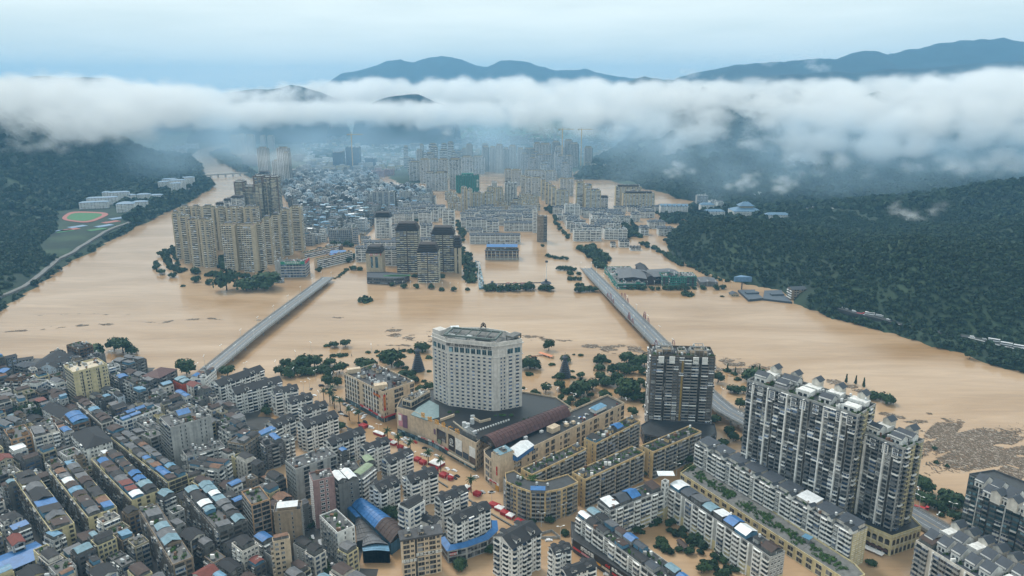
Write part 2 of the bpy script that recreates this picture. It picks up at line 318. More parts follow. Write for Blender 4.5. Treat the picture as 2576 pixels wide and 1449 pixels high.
class Fac:
 def __init__(s): s.inst = []; s.pil = Sh(); s.slot = Sh()
 def face(s, p0, p1, z0, n, fh, pat, frame, gl, skip=0, pd=.45):
  p0 = Vector(p0); p1 = Vector(p1); e = p1-p0; L_ = e.length
  if L_ < 2 or not pat: return
  e /= L_; ang = math.atan2(e.y, e.x); pw = sum(WIDTH[c] for c in pat); rep = max(1, round((L_-1)/pw)); 
  if rep == 1 and L_ < pw*.6: pat = pat[:max(1, int(len(pat)*L_/pw))]; pw = sum(WIDTH[c] for c in pat)
  k = (L_-.8)/(pw*rep); x = .4; no = Vector((e.y, -e.x))
  for r in range(rep):
   for c in pat:
    w = WIDTH[c]*k; cx = x+w/2; x += w; p = p0+e*cx
    if c in 'xX': continue
    if c in 'cv':
     S = s.pil if c == 'c' else s.slot; hw = min(w*.45,.6 if c == 'c' else 1.2); dd = pd if c == 'c' else .06
     a = p-e*hw; b = p+e*hw; a2 = a+no*dd; b2 = b+no*dd
     S.prism([tuple(a), tuple(a2), tuple(b2), tuple(b)], z0+skip*fh, z0+n*fh,0, True); continue
    t = tpl(c, w, fh, frame, gl)
    wt = 'white_trim' if frame[:5] in ('white', 'tower') else 'grey_trim'; al = [t]*8 if c in 'hawsW' else [t]*7+[tpl(c, w, fh, wt, gl), tpl('B', w, fh, wt, 'blue_glass'), tpl(c, w, fh, 'grey_trim', 'blue_glass')]
    for f in range(skip, n): s.inst.append((FR.choice(al), (p.x, p.y, z0+f*fh), ang))
 def emit(s, root, ind, pilm, limit=300):
  ox, oy, oz = root.location
  g = {}
  for t, p, a in s.inst: g.setdefault(PARTN[t[4]], []).append((t, p, a))
  for nm, lst in g.items():
   if ind and len(lst) <= limit:
    for t, p, a in lst:
     if t[5][0] is None:
      me = bpy.data.meshes.new(nm); me.from_pydata(t[0].tolist(), [], t[1]); [me.materials.append(M(x)) for x in t[3]]; me.polygons.foreach_set('material_index', t[2]); t[5][0] = me
     o = bpy.data.objects.new(nm, t[5][0]); COL.objects.link(o); o.parent = root; o.location = (p[0]-ox, p[1]-oy, p[2]-oz); o.rotation_euler = (0,0, a)
   else:
    V = []; Fc = []; Mi = []; mats = []; off = 0; by = {}
    for t, p, a in lst: by.setdefault(id(t), (t, []))[1].append((*p, a))
    for t, ps in by.values():
     ps = np.array(ps); v = t[0]; c, sn = np.cos(ps[:,3]), np.sin(ps[:,3])
     vx = v[None, :,0]*c[:, None]-v[None, :,1]*sn[:, None]+ps[:,0, None]-ox; vy = v[None, :,0]*sn[:, None]+v[None, :,1]*c[:, None]+ps[:,1, None]-oy; vz = v[None, :,2]+ps[:,2, None]-oz
     V.append(np.stack([vx, vy, vz], -1).reshape(-1,3)); mi = []
     for x in t[3]:
      if x not in mats: mats.append(x)
     mi = [mats.index(t[3][q]) for q in t[2]]
     nv = len(v)
     for k in range(len(ps)):
      b = off+k*nv
      Fc += [tuple(b+i for i in f) for f in t[1]]
     Mi += mi*len(ps); off += nv*len(ps)
    o = link_mesh(nm, np.concatenate(V).tolist(), Fc, [M(x) for x in mats], Mi, root); o['kind'] = 'stuff'
  for S, nm, mm in ((s.pil, 'pilaster', pilm), (s.slot, 'recess_shade', 'room_dark')):  # recess shade put into colour: dark strips just proud of the wall
   if S.v:
    S.v = [(a-ox, b-oy, c-oz) for a, b, c in S.v]; o = S.build(nm, mm, root)
    if len(S.f) > 5: o['kind'] = 'stuff'
def inset(poly, d):
 n = len(poly); out = []
 for i in range(n):
  a, b, c = (Vector(poly[i-1]), Vector(poly[i]), Vector(poly[(i+1) % n]))
  e1 = (b-a).normalized(); e2 = (c-b).normalized(); n1 = Vector((-e1.y, e1.x)); n2 = Vector((-e2.y, e2.x)); m = n1+n2
  if m.length < .1: m = n1
  m.normalize(); k = d/max(.35, m.dot(n1)); out.append((b.x+m.x*k, b.y+m.y*k))
 return out
def empty(name, loc):
 o = bpy.data.objects.new(name, None); COL.objects.link(o); o.location = loc; o.empty_display_size = 1; return o
FOOT = []      # footprints already taken
TINS = ['tin_blue', 'tin_pale_blue', 'tin_teal', 'tin_brown', 'tin_rust', 'tin_grey', 'tin_grey', 'tin_white', 'tin_black', 'tin_black', 'tin_brown', 'tin_red']
TINW = [1.3,.8,1.1,2.2,.9,2.0,1.5,.4,3.5,2.5,1.8,.4]
def shed(root, cx, cy, z, ang, w, d, hh, m, style, wallm='grey_wall', rnd=random):
 """a tin roof on its own low walls: style curved, gable or lean"""
 s = Sh(); N = 6 if style == 'curved' else (2 if style == 'gable' else 1); rise = {'curved': .22*d*.6, 'gable': .22*d, 'lean': .12*d}[style]
 ys = np.linspace(-d/2-.3, d/2+.3, N+1)
 def zz(y):
  t = (y+d/2+.3)/(d+.6)
  return hh+(rise*math.sin(math.pi*t) if style == 'curved' else rise*(1-abs(2*t-1)) if style == 'gable' else rise*t)
 x0, x1 = -w/2-.25, w/2+.25
 for a, b in zip(ys, ys[1:]):
  s.quad((x0, a, zz(a)), (x1, a, zz(a)), (x1, b, zz(b)), (x0, b, zz(b)),0); s.quad((x0, b, zz(b)-.12), (x1, b, zz(b)-.12), (x1, a, zz(a)-.12), (x0, a, zz(a)-.12),0)
 for x in (x0, x1):
  for a, b in zip(ys, ys[1:]): s.quad((x, a, zz(a)-.12), (x, b, zz(b)-.12), (x, b, zz(b)), (x, a, zz(a)),0)
 s.quad((x0, ys[0], hh-.12), (x1, ys[0], hh-.12), (x1, ys[0], hh), (x0, ys[0], hh),0)
 s.box(-w/2, w/2, -d/2, d/2,0, hh-.14,1)
 o = s.build('tin_shed', [m, wallm], root); o.location = (cx-root.location.x, cy-root.location.y, z-root.location.z); o.rotation_euler = (0,0, ang); return o
def tank_tpl():
 s = Sh(); s.cyl(0,0,.8,.5,2.1,8); s.cyl(0,0,.8,2.1,2.4,8, r2=.3)
 for a in range(3): s.cyl(.55*math.cos(a*2.1),.55*math.sin(a*2.1),.07,0,.5,4)
 me = bpy.data.meshes.new('water_tank'); me.from_pydata(s.v, [], s.f); me.materials.append(M('steel_tank')); return me
TANK = []
def tank(root, x, y, z):
 if not TANK: TANK.append(tank_tpl())
 o = bpy.data.objects.new('water_tank', TANK[0]); COL.objects.link(o); o.parent = root; o.location = (x-root.location.x, y-root.location.y, z-root.location.z)
def clutter(root, A, B, D, z, amount, wallm, rnd, tins=None, garden=.3, sheds=True):
 """things on a flat roof; A,B,D corners (B origin)"""
 e1 = Vector(A)-Vector(B); e2 = Vector(D)-Vector(B); L1, L2 = e1.length, e2.length
 if L1 < 4 or L2 < 4: return
 u1, u2 = e1/L1, e2/L2; swap = L2 > L1
 if swap: u1, u2, L1, L2 = u2, u1, L2, L1
 ang = math.atan2(u1.y, u1.x); Bv = Vector(B)
 n = max(1, int(L1/rnd.uniform(7,9.5))); cols = 2 if L2 > 13 else 1; cl = Sh(); l = root.location
 for i in range(int(L1*L2/28)):
  c = Bv+u1*rnd.uniform(1, L1-1)+u2*rnd.uniform(.8, L2-.8); a, b, h = rnd.uniform(.2,1.3), rnd.uniform(.2,.8), rnd.uniform(.4,2.9); cl.box(c.x-a-l.x, c.x+a-l.x, c.y-b-l.y, c.y+b-l.y, z-l.z, z-l.z+h, rnd.choice([0,0,1,2,3]))
 if cl.v: cl.build('roof_clutter', ['grey_trim', 'white_trim', 'tin_rust', 'dark_trim'], root)['kind'] = 'stuff'
 for i in range(n):
  for j in range(cols):
   c = Bv+u1*(L1*(i+.5)/n)+u2*(L2*(j+.5)/cols); w = L1/n; d = L2/cols-1.2
   r = rnd.random()
   if r < amount and sheds:
    m = rnd.choices(tins or TINS, TINW if not tins else None)[0]
    k = rnd.uniform(.72,.98)
    shed(root, c.x, c.y, z, ang, w*k, d*rnd.uniform(.7,.97), rnd.uniform(1.9,2.9), m, rnd.choice(['curved', 'gable', 'lean']), rnd.choice([wallm, 'grey_wall', 'concrete_wall', 'tin_pale_blue']))
   elif r < amount+garden: green(root, c.x, c.y, z, w*.7, d*.7, rnd, ang)
   elif r < amount+garden+.22:
    s = Sh(); a, b = rnd.uniform(1.5,2.2), rnd.uniform(1.6,2.6); s.box(-a, a, -b, b,0,2.7,0); s.box(-a-.3, a+.3, -b-.3, b+.3,2.7,2.9,1); s.box(-.5,.5, -b-.05, -b,.1,2,1)
    o = s.build('stair_head', [wallm, 'flat_roof'], root); o.location = (c.x-root.location.x, c.y-root.location.y, z-root.location.z); o.rotation_euler = (0,0, ang)
    tank(root, c.x+.6, c.y, z+2.9)
   else:
    for q in range(rnd.randint(1,3)): tank(root, c.x+rnd.uniform(-2,2), c.y+rnd.uniform(-2,2), z)
def leafmat(name, c1, c2):
 if name in MATS: return MATS[name]
 m = bpy.data.materials.new(name); m.use_nodes = True; n = m.node_tree; b = n.nodes['Principled BSDF']; b.inputs['Roughness'].default_value = .75; b.inputs['Specular IOR Level'].default_value = .25
 oi = n.nodes.new('ShaderNodeObjectInfo'); ge = n.nodes.new('ShaderNodeNewGeometry'); nz = n.nodes.new('ShaderNodeTexNoise'); nz.inputs['Scale'].default_value = .35; nz.inputs['Detail'].default_value = 3; n.links.new(ge.outputs['Position'], nz.inputs['Vector'])
 ad = n.nodes.new('ShaderNodeMath'); ad.operation = 'MULTIPLY_ADD'; ad.inputs[1].default_value = .45; n.links.new(oi.outputs['Random'], ad.inputs[0]); 
 sb = n.nodes.new('ShaderNodeMath'); sb.operation = 'MULTIPLY_ADD'; sb.inputs[1].default_value = 1.3; sb.inputs[2].default_value = -.38; n.links.new(nz.outputs['Fac'], sb.inputs[0]); n.links.new(sb.outputs[0], ad.inputs[2])
 mx = n.nodes.new('ShaderNodeMix'); mx.data_type = 'RGBA'; mx.inputs[6].default_value = (*c1,1); mx.inputs[7].default_value = (*c2,1); n.links.new(ad.outputs[0], mx.inputs[0]); n.links.new(mx.outputs[2], b.inputs['Base Color'])
 MATS[name] = m; return m
LEAF = leafmat('tree_leaves', (.010,.026,.011), (.04,.078,.024)); LEAF2 = leafmat('forest_leaves', (.006,.018,.011), (.03,.06,.022)); LEAF3 = leafmat('garden_leaves', (.02,.05,.012), (.07,.14,.03))
def leafball(s, cx, cy, cz, rx, rz, n, size, rnd, m=0, flat=.0):
 for i in range(n):
  while True:
   a, b, c = rnd.uniform(-1,1), rnd.uniform(-1,1), rnd.uniform(-1,1); l = math.sqrt(a*a+b*b+c*c)
   if .05 < l <= 1 and c/l > -.55: break
  r = (.78+.3*rnd.random()); p = Vector((cx+a/l*rx*r, cy+b/l*rx*r, cz+c/l*rz*r))
  nrm = (Vector((a, b, c))/l+Vector((rnd.uniform(-.6,.6), rnd.uniform(-.6,.6), rnd.uniform(-.3,.8)))).normalized()
  u = nrm.cross(Vector((rnd.uniform(-1,1), rnd.uniform(-1,1),.3))).normalized(); v = nrm.cross(u); k = size*rnd.uniform(.6,1.3)
  s.quad(tuple(p-u*k-v*k*.7), tuple(p+u*k-v*k*.8), tuple(p+u*k*.8+v*k*.7), tuple(p-u*k*.8+v*k*.9), m)
GREEN = []
def green(root, x, y, z, w, d, rnd, ang=0):
 if not GREEN:
  for q in range(3):
   r = random.Random(q); s = Sh()
   for k in range(7): leafball(s, r.uniform(-.5,.5)*6, r.uniform(-.5,.5)*6,.5, r.uniform(.7,1.3), r.uniform(.5,1.2),22,.32, r)
   me = bpy.data.meshes.new('roof_garden'); me.from_pydata(s.v, [], s.f); me.materials.append(LEAF3); GREEN.append(me)
 o = bpy.data.objects.new('roof_garden', rnd.choice(GREEN)); COL.objects.link(o); o.parent = root; o.location = (x-root.location.x, y-root.location.y, z-root.location.z); o.rotation_euler = (0,0, ang); o.scale = (w/7, d/7,1); o['kind'] = 'stuff'
def gable_roof(root, P, z, m, wallm, over=.7, pitch=.42, along=None, hip=0.0, dormers=0, trim=None):
 """P: 4 CCW corners; ridge along the longer side; hip: how far ridge ends pull in"""
 P = [Vector(p) for p in P]; e01 = (P[1]-P[0]).length; e12 = (P[2]-P[1]).length
 if along is None: along = 0 if e01 >= e12 else 1
 if along == 1: P = P[1:]+P[:1]; e01, e12 = e12, e01
 u = (P[1]-P[0]).normalized(); v = (P[2]-P[1]).normalized(); L_ = e01; Wd = e12; rh = Wd/2*pitch; o0 = P[0]; l = root.location
 def q(a, b, zz): p = o0+u*a+v*b; return (p.x-l.x, p.y-l.y, z+zz-l.z)
 s = Sh(); hp = hip*Wd/2; g = 0 if hip else over
 R0, R1 = (hp if hip else -over), (L_-hp if hip else L_+over); zo = -over*pitch
 E = [q(-over, -over, zo), q(L_+over, -over, zo), q(L_+over, Wd+over, zo), q(-over, Wd+over, zo)]; r0, r1 = q(R0, Wd/2, rh), q(R1, Wd/2, rh)
 dn = lambda p: (p[0], p[1], p[2]-.18)
 s.quad(E[0], E[1], r1, r0); s.quad(E[2], E[3], r0, r1)
 s.quad(dn(r0), dn(r1), dn(E[1]), dn(E[0])); s.quad(dn(r1), dn(r0), dn(E[3]), dn(E[2]))
 if hip: s.poly([E[1], E[2], r1]); s.poly([E[3], E[0], r0])
 t = 1 if trim else 0
 for a, b in ((E[0], E[1]), (E[2], E[3])): s.quad(dn(a), dn(b), b, a,0)
 for a, b in (((E[1], r1), (r1, E[2]), (E[3], r0), (r0, E[0])) if not hip else ((E[1], E[2]), (E[3], E[0]))): s.quad(dn(a), dn(b), b, a, t)
 o = s.build('roof', [m]+([trim] if trim else []), root)
 if not hip:
  w = Sh(); 
  for a in (0.02, L_-.02): w.poly([q(a,0, -.02), q(a, Wd, -.02), q(a, Wd/2, rh-.2)] if a > 1 else [q(a, Wd, -.02), q(a,0, -.02), q(a, Wd/2, rh-.2)])
  w.build('gable_wall', wallm, root)['kind'] = 'stuff'
 for k in range(dormers):
  a = L_*(k+.5)/dormers; w_ = 1.7; bq = Wd*.06; zt = rh*.62
  for side in (0,1):
   fy = (lambda t: t) if side == 0 else (lambda t: Wd-t)
   d_ = Sh(); p0, p1 = q(a-w_, fy(bq),0), q(a+w_, fy(bq),0); t0, t1 = q(a-w_, fy(bq), zt), q(a+w_, fy(bq), zt); b0, b1 = q(a-w_, fy(Wd*.36), zt), q(a+w_, fy(Wd*.36), zt); rm, rb = q(a, fy(bq-.5), zt+.9), q(a, fy(Wd*.45), zt+.9)
   d_.quad(p0, p1, t1, t0,0); d_.poly([t0, t1, q(a, fy(bq), zt+.85)],0); d_.quad(p0, t0, b0, q(a-w_, fy(Wd*.36),.3),0); d_.quad(p1, t1, b1, q(a+w_, fy(Wd*.36),.3),0)
   e0, e1 = q(a-w_-.3, fy(bq-.5), zt-.05), q(a+w_+.3, fy(bq-.5), zt-.05); f0, f1 = q(a-w_-.3, fy(Wd*.4), zt-.05), q(a+w_+.3, fy(Wd*.4), zt-.05)
   d_.quad(e0, rm, rb, f0,1); d_.quad(rm, e1, f1, rb,1)
   do = d_.build('dormer', [wallm, m], root); d_ = Sh(); d_.quad(q(a-w_*.6, fy(bq-.03),.6), q(a+w_*.6, fy(bq-.03),.6), q(a+w_*.6, fy(bq-.03), zt-.1), q(a-w_*.6, fy(bq-.03), zt-.1)); d_.build('dormer_window', 'dark_glass', do)
 return rh
def bld(name, label, poly, h, z0=0, wall='grey_wall', frame='white_trim', gl='dark_glass', pats=('w',), roof='flat', roofm=None, fh=3.0, par=.9, ind=False, group=None, cat='building', pil='white_trim', skip=0, over=.6, amount=.5, garden=.2, dorm=0, hip=0, pitch=.42, tins=None, rnd=None, base=None, trim=None, pd=.45, band=None, along=None, top=None, mark=True, back=True):
 rnd = rnd or random.Random(hash((round(poly[0][0]), round(poly[0][1]))) & 0xffff)
 n = len(poly); cx = sum(p[0] for p in poly)/n; cy = sum(p[1] for p in poly)/n
 root = empty(name, (cx, cy, z0)); tag(root, label, cat, group)
 if mark: FOOT.append(poly)
 lp = [(p[0]-cx, p[1]-cy) for p in poly]; nf = max(1, int(round(h/fh))); f2 = h/nf
 isflat = roof in ('flat', 'mix', 'garden', 'none')
 s = Sh(); s.prism(lp, -2.5, h,0, top=True)
 if base: s.m = [0]*len(s.m)
 if isflat and par > 0 and not (LOD[0] and n > 8):
  ins = inset(lp,.3)
  for i in range(n):
   a, b = lp[i], lp[(i+1) % n]; c, d = ins[i], ins[(i+1) % n]
   s.quad((*a, h), (*b, h), (*b, h+par), (*a, h+par)); s.quad((*a, h+par), (*b, h+par), (*d, h+par), (*c, h+par)); s.quad((*d, h), (*c, h), (*c, h+par), (*d, h+par))
 s.build('wall', wall, root)
 if isflat:
  r = Sh(); r.poly([(x, y, h+.05) for x, y in inset(lp,.32)]); r.prism(inset(lp,.31), h-.5, h+.04,0, top=False); r.build('roof', roofm or 'flat_roof', root)
 F = Fac()
 for i in range(n):
  p = pats[i % len(pats)] if i < len(pats) else (pats[i % 2] if len(pats) > 1 else pats[0])
  if i >= 2 and n == 4 and len(pats) == 2: p = 'ww' if back else ''
  F.face(poly[i], poly[(i+1) % n], z0, nf, f2, p, frame, gl, skip, pd)
 F.emit(root, ind, pil)
 if band:
  b_ = Sh(); o1 = inset(lp, -.25)
  for k in range(1, nf+1):
   if band == 'all' or k in band: b_.prism(o1, k*f2-.15, k*f2+.12,0, True, bottom=True)
  b_.build('string_course', pil, root)['kind'] = 'stuff'
 if base:
  o1 = inset(lp, -.12); b_ = Sh(); b_.prism(o1, -2, base[1],0, True); b_.build('base', base[0], root)
 if roof == 'gable': gable_roof(root, poly[:4], z0+h, roofm or 'black_tile', wall, over, pitch, along,0, dorm, trim)
 elif roof == 'hip': gable_roof(root, poly[:4], z0+h, roofm or 'black_tile', wall, over, pitch, along,.95, dorm)
 elif roof in ('mix', 'garden', 'flat') and n == 4:
  clutter(root, poly[0], poly[1], poly[2], z0+h+.05, amount if roof == 'mix' else (.1 if roof == 'garden' else .04), wall, rnd, tins,.75 if roof == 'garden' else garden)
 return root
def rect(A, B, C, h, z0=0):
 a, b, c = (at(p[0], p[1], z0+h).xy for p in (A, B, C)); e1 = a-b; e2 = c-b
 if e1.length >= e2.length:
  u = e1.normalized(); v = Vector((-u.y, u.x)); k = e2.dot(v); k = math.copysign(max(abs(k),.55*e2.length), k if k else 1); c = b+v*k
 else:
  u = e2.normalized(); v = Vector((-u.y, u.x)); k = e1.dot(v); k = math.copysign(max(abs(k),.55*e1.length), k if k else 1); a = b+v*k
 d = a+c-b; P = [tuple(a), tuple(b), tuple(c), tuple(d)]
 ar = sum(P[i][0]*P[(i+1) % 4][1]-P[(i+1) % 4][0]*P[i][1] for i in range(4))
 return P if ar > 0 else [P[2], P[1], P[0], P[3]]
def pixpoly(pts, z):
 P = [tuple(at(a, b, z).xy) for a, b in pts]
 ar = sum(P[i][0]*P[(i+1) % len(P)][1]-P[(i+1) % len(P)][0]*P[i][1] for i in range(len(P)))
 return P if ar > 0 else P[::-1]
def hfrom(px, ytop, ybase, z0=0):
 """height of a wall whose base pixel stands on z0"""
 g = at(px, ybase, z0); lo, hi = 0,300
 for _ in range(40):
  m_ = (lo+hi)/2
  if pix((g.x, g.y, z0+m_))[1] > ytop: lo = m_
  else: hi = m_
 return lo
def front(x0, x1, yt, yb, depth, skew=0.0, z0=0):
 """block facing the camera: left/right base pixels, top pixel row; returns poly, height"""
 a, b = at(x0, yb, z0), at(x1, yb, z0); h = hfrom((x0+x1)/2, yt, yb, z0)
 u = (b-a).xy.normalized(); rot = skew; u = Vector((u.x*math.cos(rot)-u.y*math.sin(rot), u.x*math.sin(rot)+u.y*math.cos(rot)))*(b-a).length
 v = Vector((-u.y, u.x)).normalized()*depth; p = a.xy
 return [tuple(p), tuple(p+u), tuple(p+u+v), tuple(p+v)], h
m = mat('hill_soil_and_brush', (.026,.045,.022),.95, var=.5, scale=.012, detail=8, col2=(.02,.04,.028), bump=.0, coord='Object')
v, q = build_terrain()
cq = v[q].mean(1); town = (poly_sd(cq[:,0], cq[:,1], P_OLD) > -25) | (poly_sd(cq[:,0], cq[:,1], P_Q) > -20)
for nm, sel, mt in (('hills', ~town, m), ('ground', town, mat('town_ground', (.06,.06,.058),.8, var=.35, scale=.05))):
 qq = q[sel]; ids, inv = np.unique(qq, return_inverse=True); gnd = link_mesh(nm, v[ids].tolist(), inv.reshape(-1,4).tolist(), mt, smooth=True); tag(gnd, kind='structure')
# water
wm = bpy.data.materials.new('silty_flood_water'); wm.use_nodes = True; n = wm.node_tree; b = n.nodes['Principled BSDF']
tc = n.nodes.new('ShaderNodeTexCoord')
mp = n.nodes.new('ShaderNodeMapping'); mp.inputs['Scale'].default_value = (.0035,.012,1); mp.inputs['Rotation'].default_value = (0,0,.12); n.links.new(tc.outputs['Object'], mp.inputs[0])
nz = n.nodes.new('ShaderNodeTexNoise'); nz.inputs['Scale'].default_value = 1; nz.inputs['Detail'].default_value = 7; nz.inputs['Distortion'].default_value = .8; n.links.new(mp.outputs[0], nz.inputs['Vector'])
rp = n.nodes.new('ShaderNodeValToRGB'); rp.color_ramp.elements[0].position = .34; rp.color_ramp.elements[0].color = (.32,.195,.095,1); rp.color_ramp.elements[1].position = .66; rp.color_ramp.elements[1].color = (.45,.31,.195,1)
n.links.new(nz.outputs['Fac'], rp.inputs[0]); m5 = n.nodes.new('ShaderNodeMapping'); m5.inputs['Scale'].default_value = (.012,.09,1); m5.inputs['Rotation'].default_value = (0,0,.08); n.links.new(tc.outputs['Object'], m5.inputs[0]); n5 = n.nodes.new('ShaderNodeTexNoise'); n5.inputs['Scale'].default_value = 1; n5.inputs['Detail'].default_value = 9; n5.inputs['Roughness'].default_value = .7; n5.inputs['Distortion'].default_value = 1.6; n.links.new(m5.outputs[0], n5.inputs['Vector'])
r5 = n.nodes.new('ShaderNodeMapRange'); r5.inputs[1].default_value = .3; r5.inputs[2].default_value = .7; r5.inputs[3].default_value = .86; r5.inputs[4].default_value = 1.1; n.links.new(n5.outputs['Fac'], r5.inputs[0]); vm = n.nodes.new('ShaderNodeVectorMath'); vm.operation = 'SCALE'; n.links.new(rp.outputs[0], vm.inputs[0]); n.links.new(r5.outputs[0], vm.inputs['Scale']); n.links.new(vm.outputs[0], b.inputs['Base Color'])
b.inputs['Roughness'].default_value = .16; b.inputs['IOR'].default_value = 1.33
m2 = n.nodes.new('ShaderNodeMapping'); m2.inputs['Scale'].default_value = (.12,.3,1); n.links.new(tc.outputs['Object'], m2.inputs[0])
n2 = n.nodes.new('ShaderNodeTexNoise'); n2.inputs['Scale'].default_value = 1; n2.inputs['Detail'].default_value = 4; n.links.new(m2.outputs[0], n2.inputs['Vector'])
n3 = n.nodes.new('ShaderNodeTexNoise'); n3.inputs['Scale'].default_value = .008; n3.inputs['Detail'].default_value = 3; n.links.new(tc.outputs['Object'], n3.inputs['Vector'])
mr = n.nodes.new('ShaderNodeMapRange'); mr.inputs[1].default_value = .4; mr.inputs[2].default_value = .65; mr.inputs[3].default_value = .06; mr.inputs[4].default_value = .3; n.links.new(n3.outputs['Fac'], mr.inputs[0])
bp = n.nodes.new('ShaderNodeBump'); bp.inputs['Distance'].default_value = .6; n.links.new(mr.outputs[0], bp.inputs['Strength']); n.links.new(n2.outputs['Fac'], bp.inputs['Height']); n.links.new(bp.outputs[0], b.inputs['Normal'])
wat = link_mesh('flood_water', [(-16000, -300,0), (16000, -300,0), (16000,16000,0), (-16000,16000,0)], [(0,1,2,3)], wm); tag(wat, kind='structure')
# far mountains
mm = mat('far_mountain_forest', (.012,.03,.035),.95, var=.5, scale=.006, detail=8)
def mountain(prof, D, wid, seed):
 """a range whose crest follows the skyline points, built at its real distance"""
 P = [atd(a, b, D) for a, b in prof]
 xs = np.linspace(P[0].x, P[-1].x, int((P[-1].x-P[0].x)/45)+2); ys = np.linspace(D-wid, D+wid,46)
 X, Y = np.meshgrid(xs, ys); ch = np.interp(X, [p.x for p in P], [p.z for p in P])
 f = np.clip(1-(np.abs(Y-D)/wid)**1.15,0,1)
 r = ridged(X/700, Y/900,6, seed)
 Z = ch*f*(.55+.62*r*(1-f)+.45*f)+(ridged(X/260, Y/420,5, seed+3)-.6)*230*f*(1-f)*1.6+(fbm(X/70, Y/70,3, seed)-.5)*34*f
 v = np.stack([X.ravel(), Y.ravel(), Z.ravel()-2],1); nx, ny = len(xs), len(ys)
 i = np.arange(nx*ny).reshape(ny, nx); q = np.stack([i[:-1, :-1], i[:-1,1:], i[1:,1:], i[1:, :-1]], -1).reshape(-1,4)
 o = link_mesh('mountains', v.tolist(), q.tolist(), mm, smooth=True); tag(o, kind='structure'); return o
mountain([(780,235), (830,205), (862,183), (905,176), (945,163), (975,152), (1010,149), (1040,156), (1075,145), (1110,139), (1150,145), (1200,163), (1225,168), (1260,152), (1300,149), (1340,158), (1400,176), (1470,172), (1520,186), (1580,195), (1640,200), (1700,225)],9500,1500,1)
mountain([(1640,225), (1700,197), (1740,185), (1800,172), (1850,160), (1900,158), (1960,155), (2010,148), (2060,145), (2100,148), (2150,130), (2190,126), (2230,134), (2300,122), (2360,108), (2420,100), (2480,97), (2530,95), (2576,101), (2700,110), (2900,150)],7000,1500,2)
mountain([(1500,228), (1620,192), (1700,200), (1800,205), (1900,190), (2100,180), (2300,170), (2576,150), (2900,150)],5600,900,3)
mountain([(520,250), (560,232), (620,228), (680,220), (730,210), (770,215), (800,225), (850,250)],4350,350,4)
mountain([(900,275), (950,250), (1000,240), (1050,232), (1090,248), (1150,275)],4150,300,5)
mountain([(-200,240), (0,200), (90,190), (180,196), (260,193), (330,210), (450,245)],5200,700,6)
far = mat('far_plain_fields', (.07,.12,.07),.95, var=.35, scale=.004, detail=3)
fp = link_mesh('plain', [(-16000,4300,1.2), (16000,4300,1.2), (16000,16000,1.2), (-16000,16000,1.2)], [(0,1,2,3)], far); tag(fp, kind='structure')
# haze
HZ = bpy.data.materials.new('pale_air'); HZ.use_nodes = True; n = HZ.node_tree; n.nodes.clear()
oo = n.nodes.new('ShaderNodeOutputMaterial'); pv = n.nodes.new('ShaderNodeVolumePrincipled'); n.links.new(pv.outputs[0], oo.inputs['Volume'])
pv.inputs['Color'].default_value = (.27,.60,.93,1); pv.inputs['Density'].default_value = 1.0e-4
x0, x1, y0, y1, z0, z1 = -15000,15000, -200,15000, -8,770
hz = link_mesh('haze', [(x0, y0, z0), (x1, y0, z0), (x1, y1, z0), (x0, y1, z0), (x0, y0, z1), (x1, y0, z1), (x1, y1, z1), (x0, y1, z1)],
    [(3,2,1,0), (4,5,6,7), (0,1,5,4), (1,2,6,5), (2,3,7,6), (3,0,4,7)], HZ); tag(hz, kind='stuff')
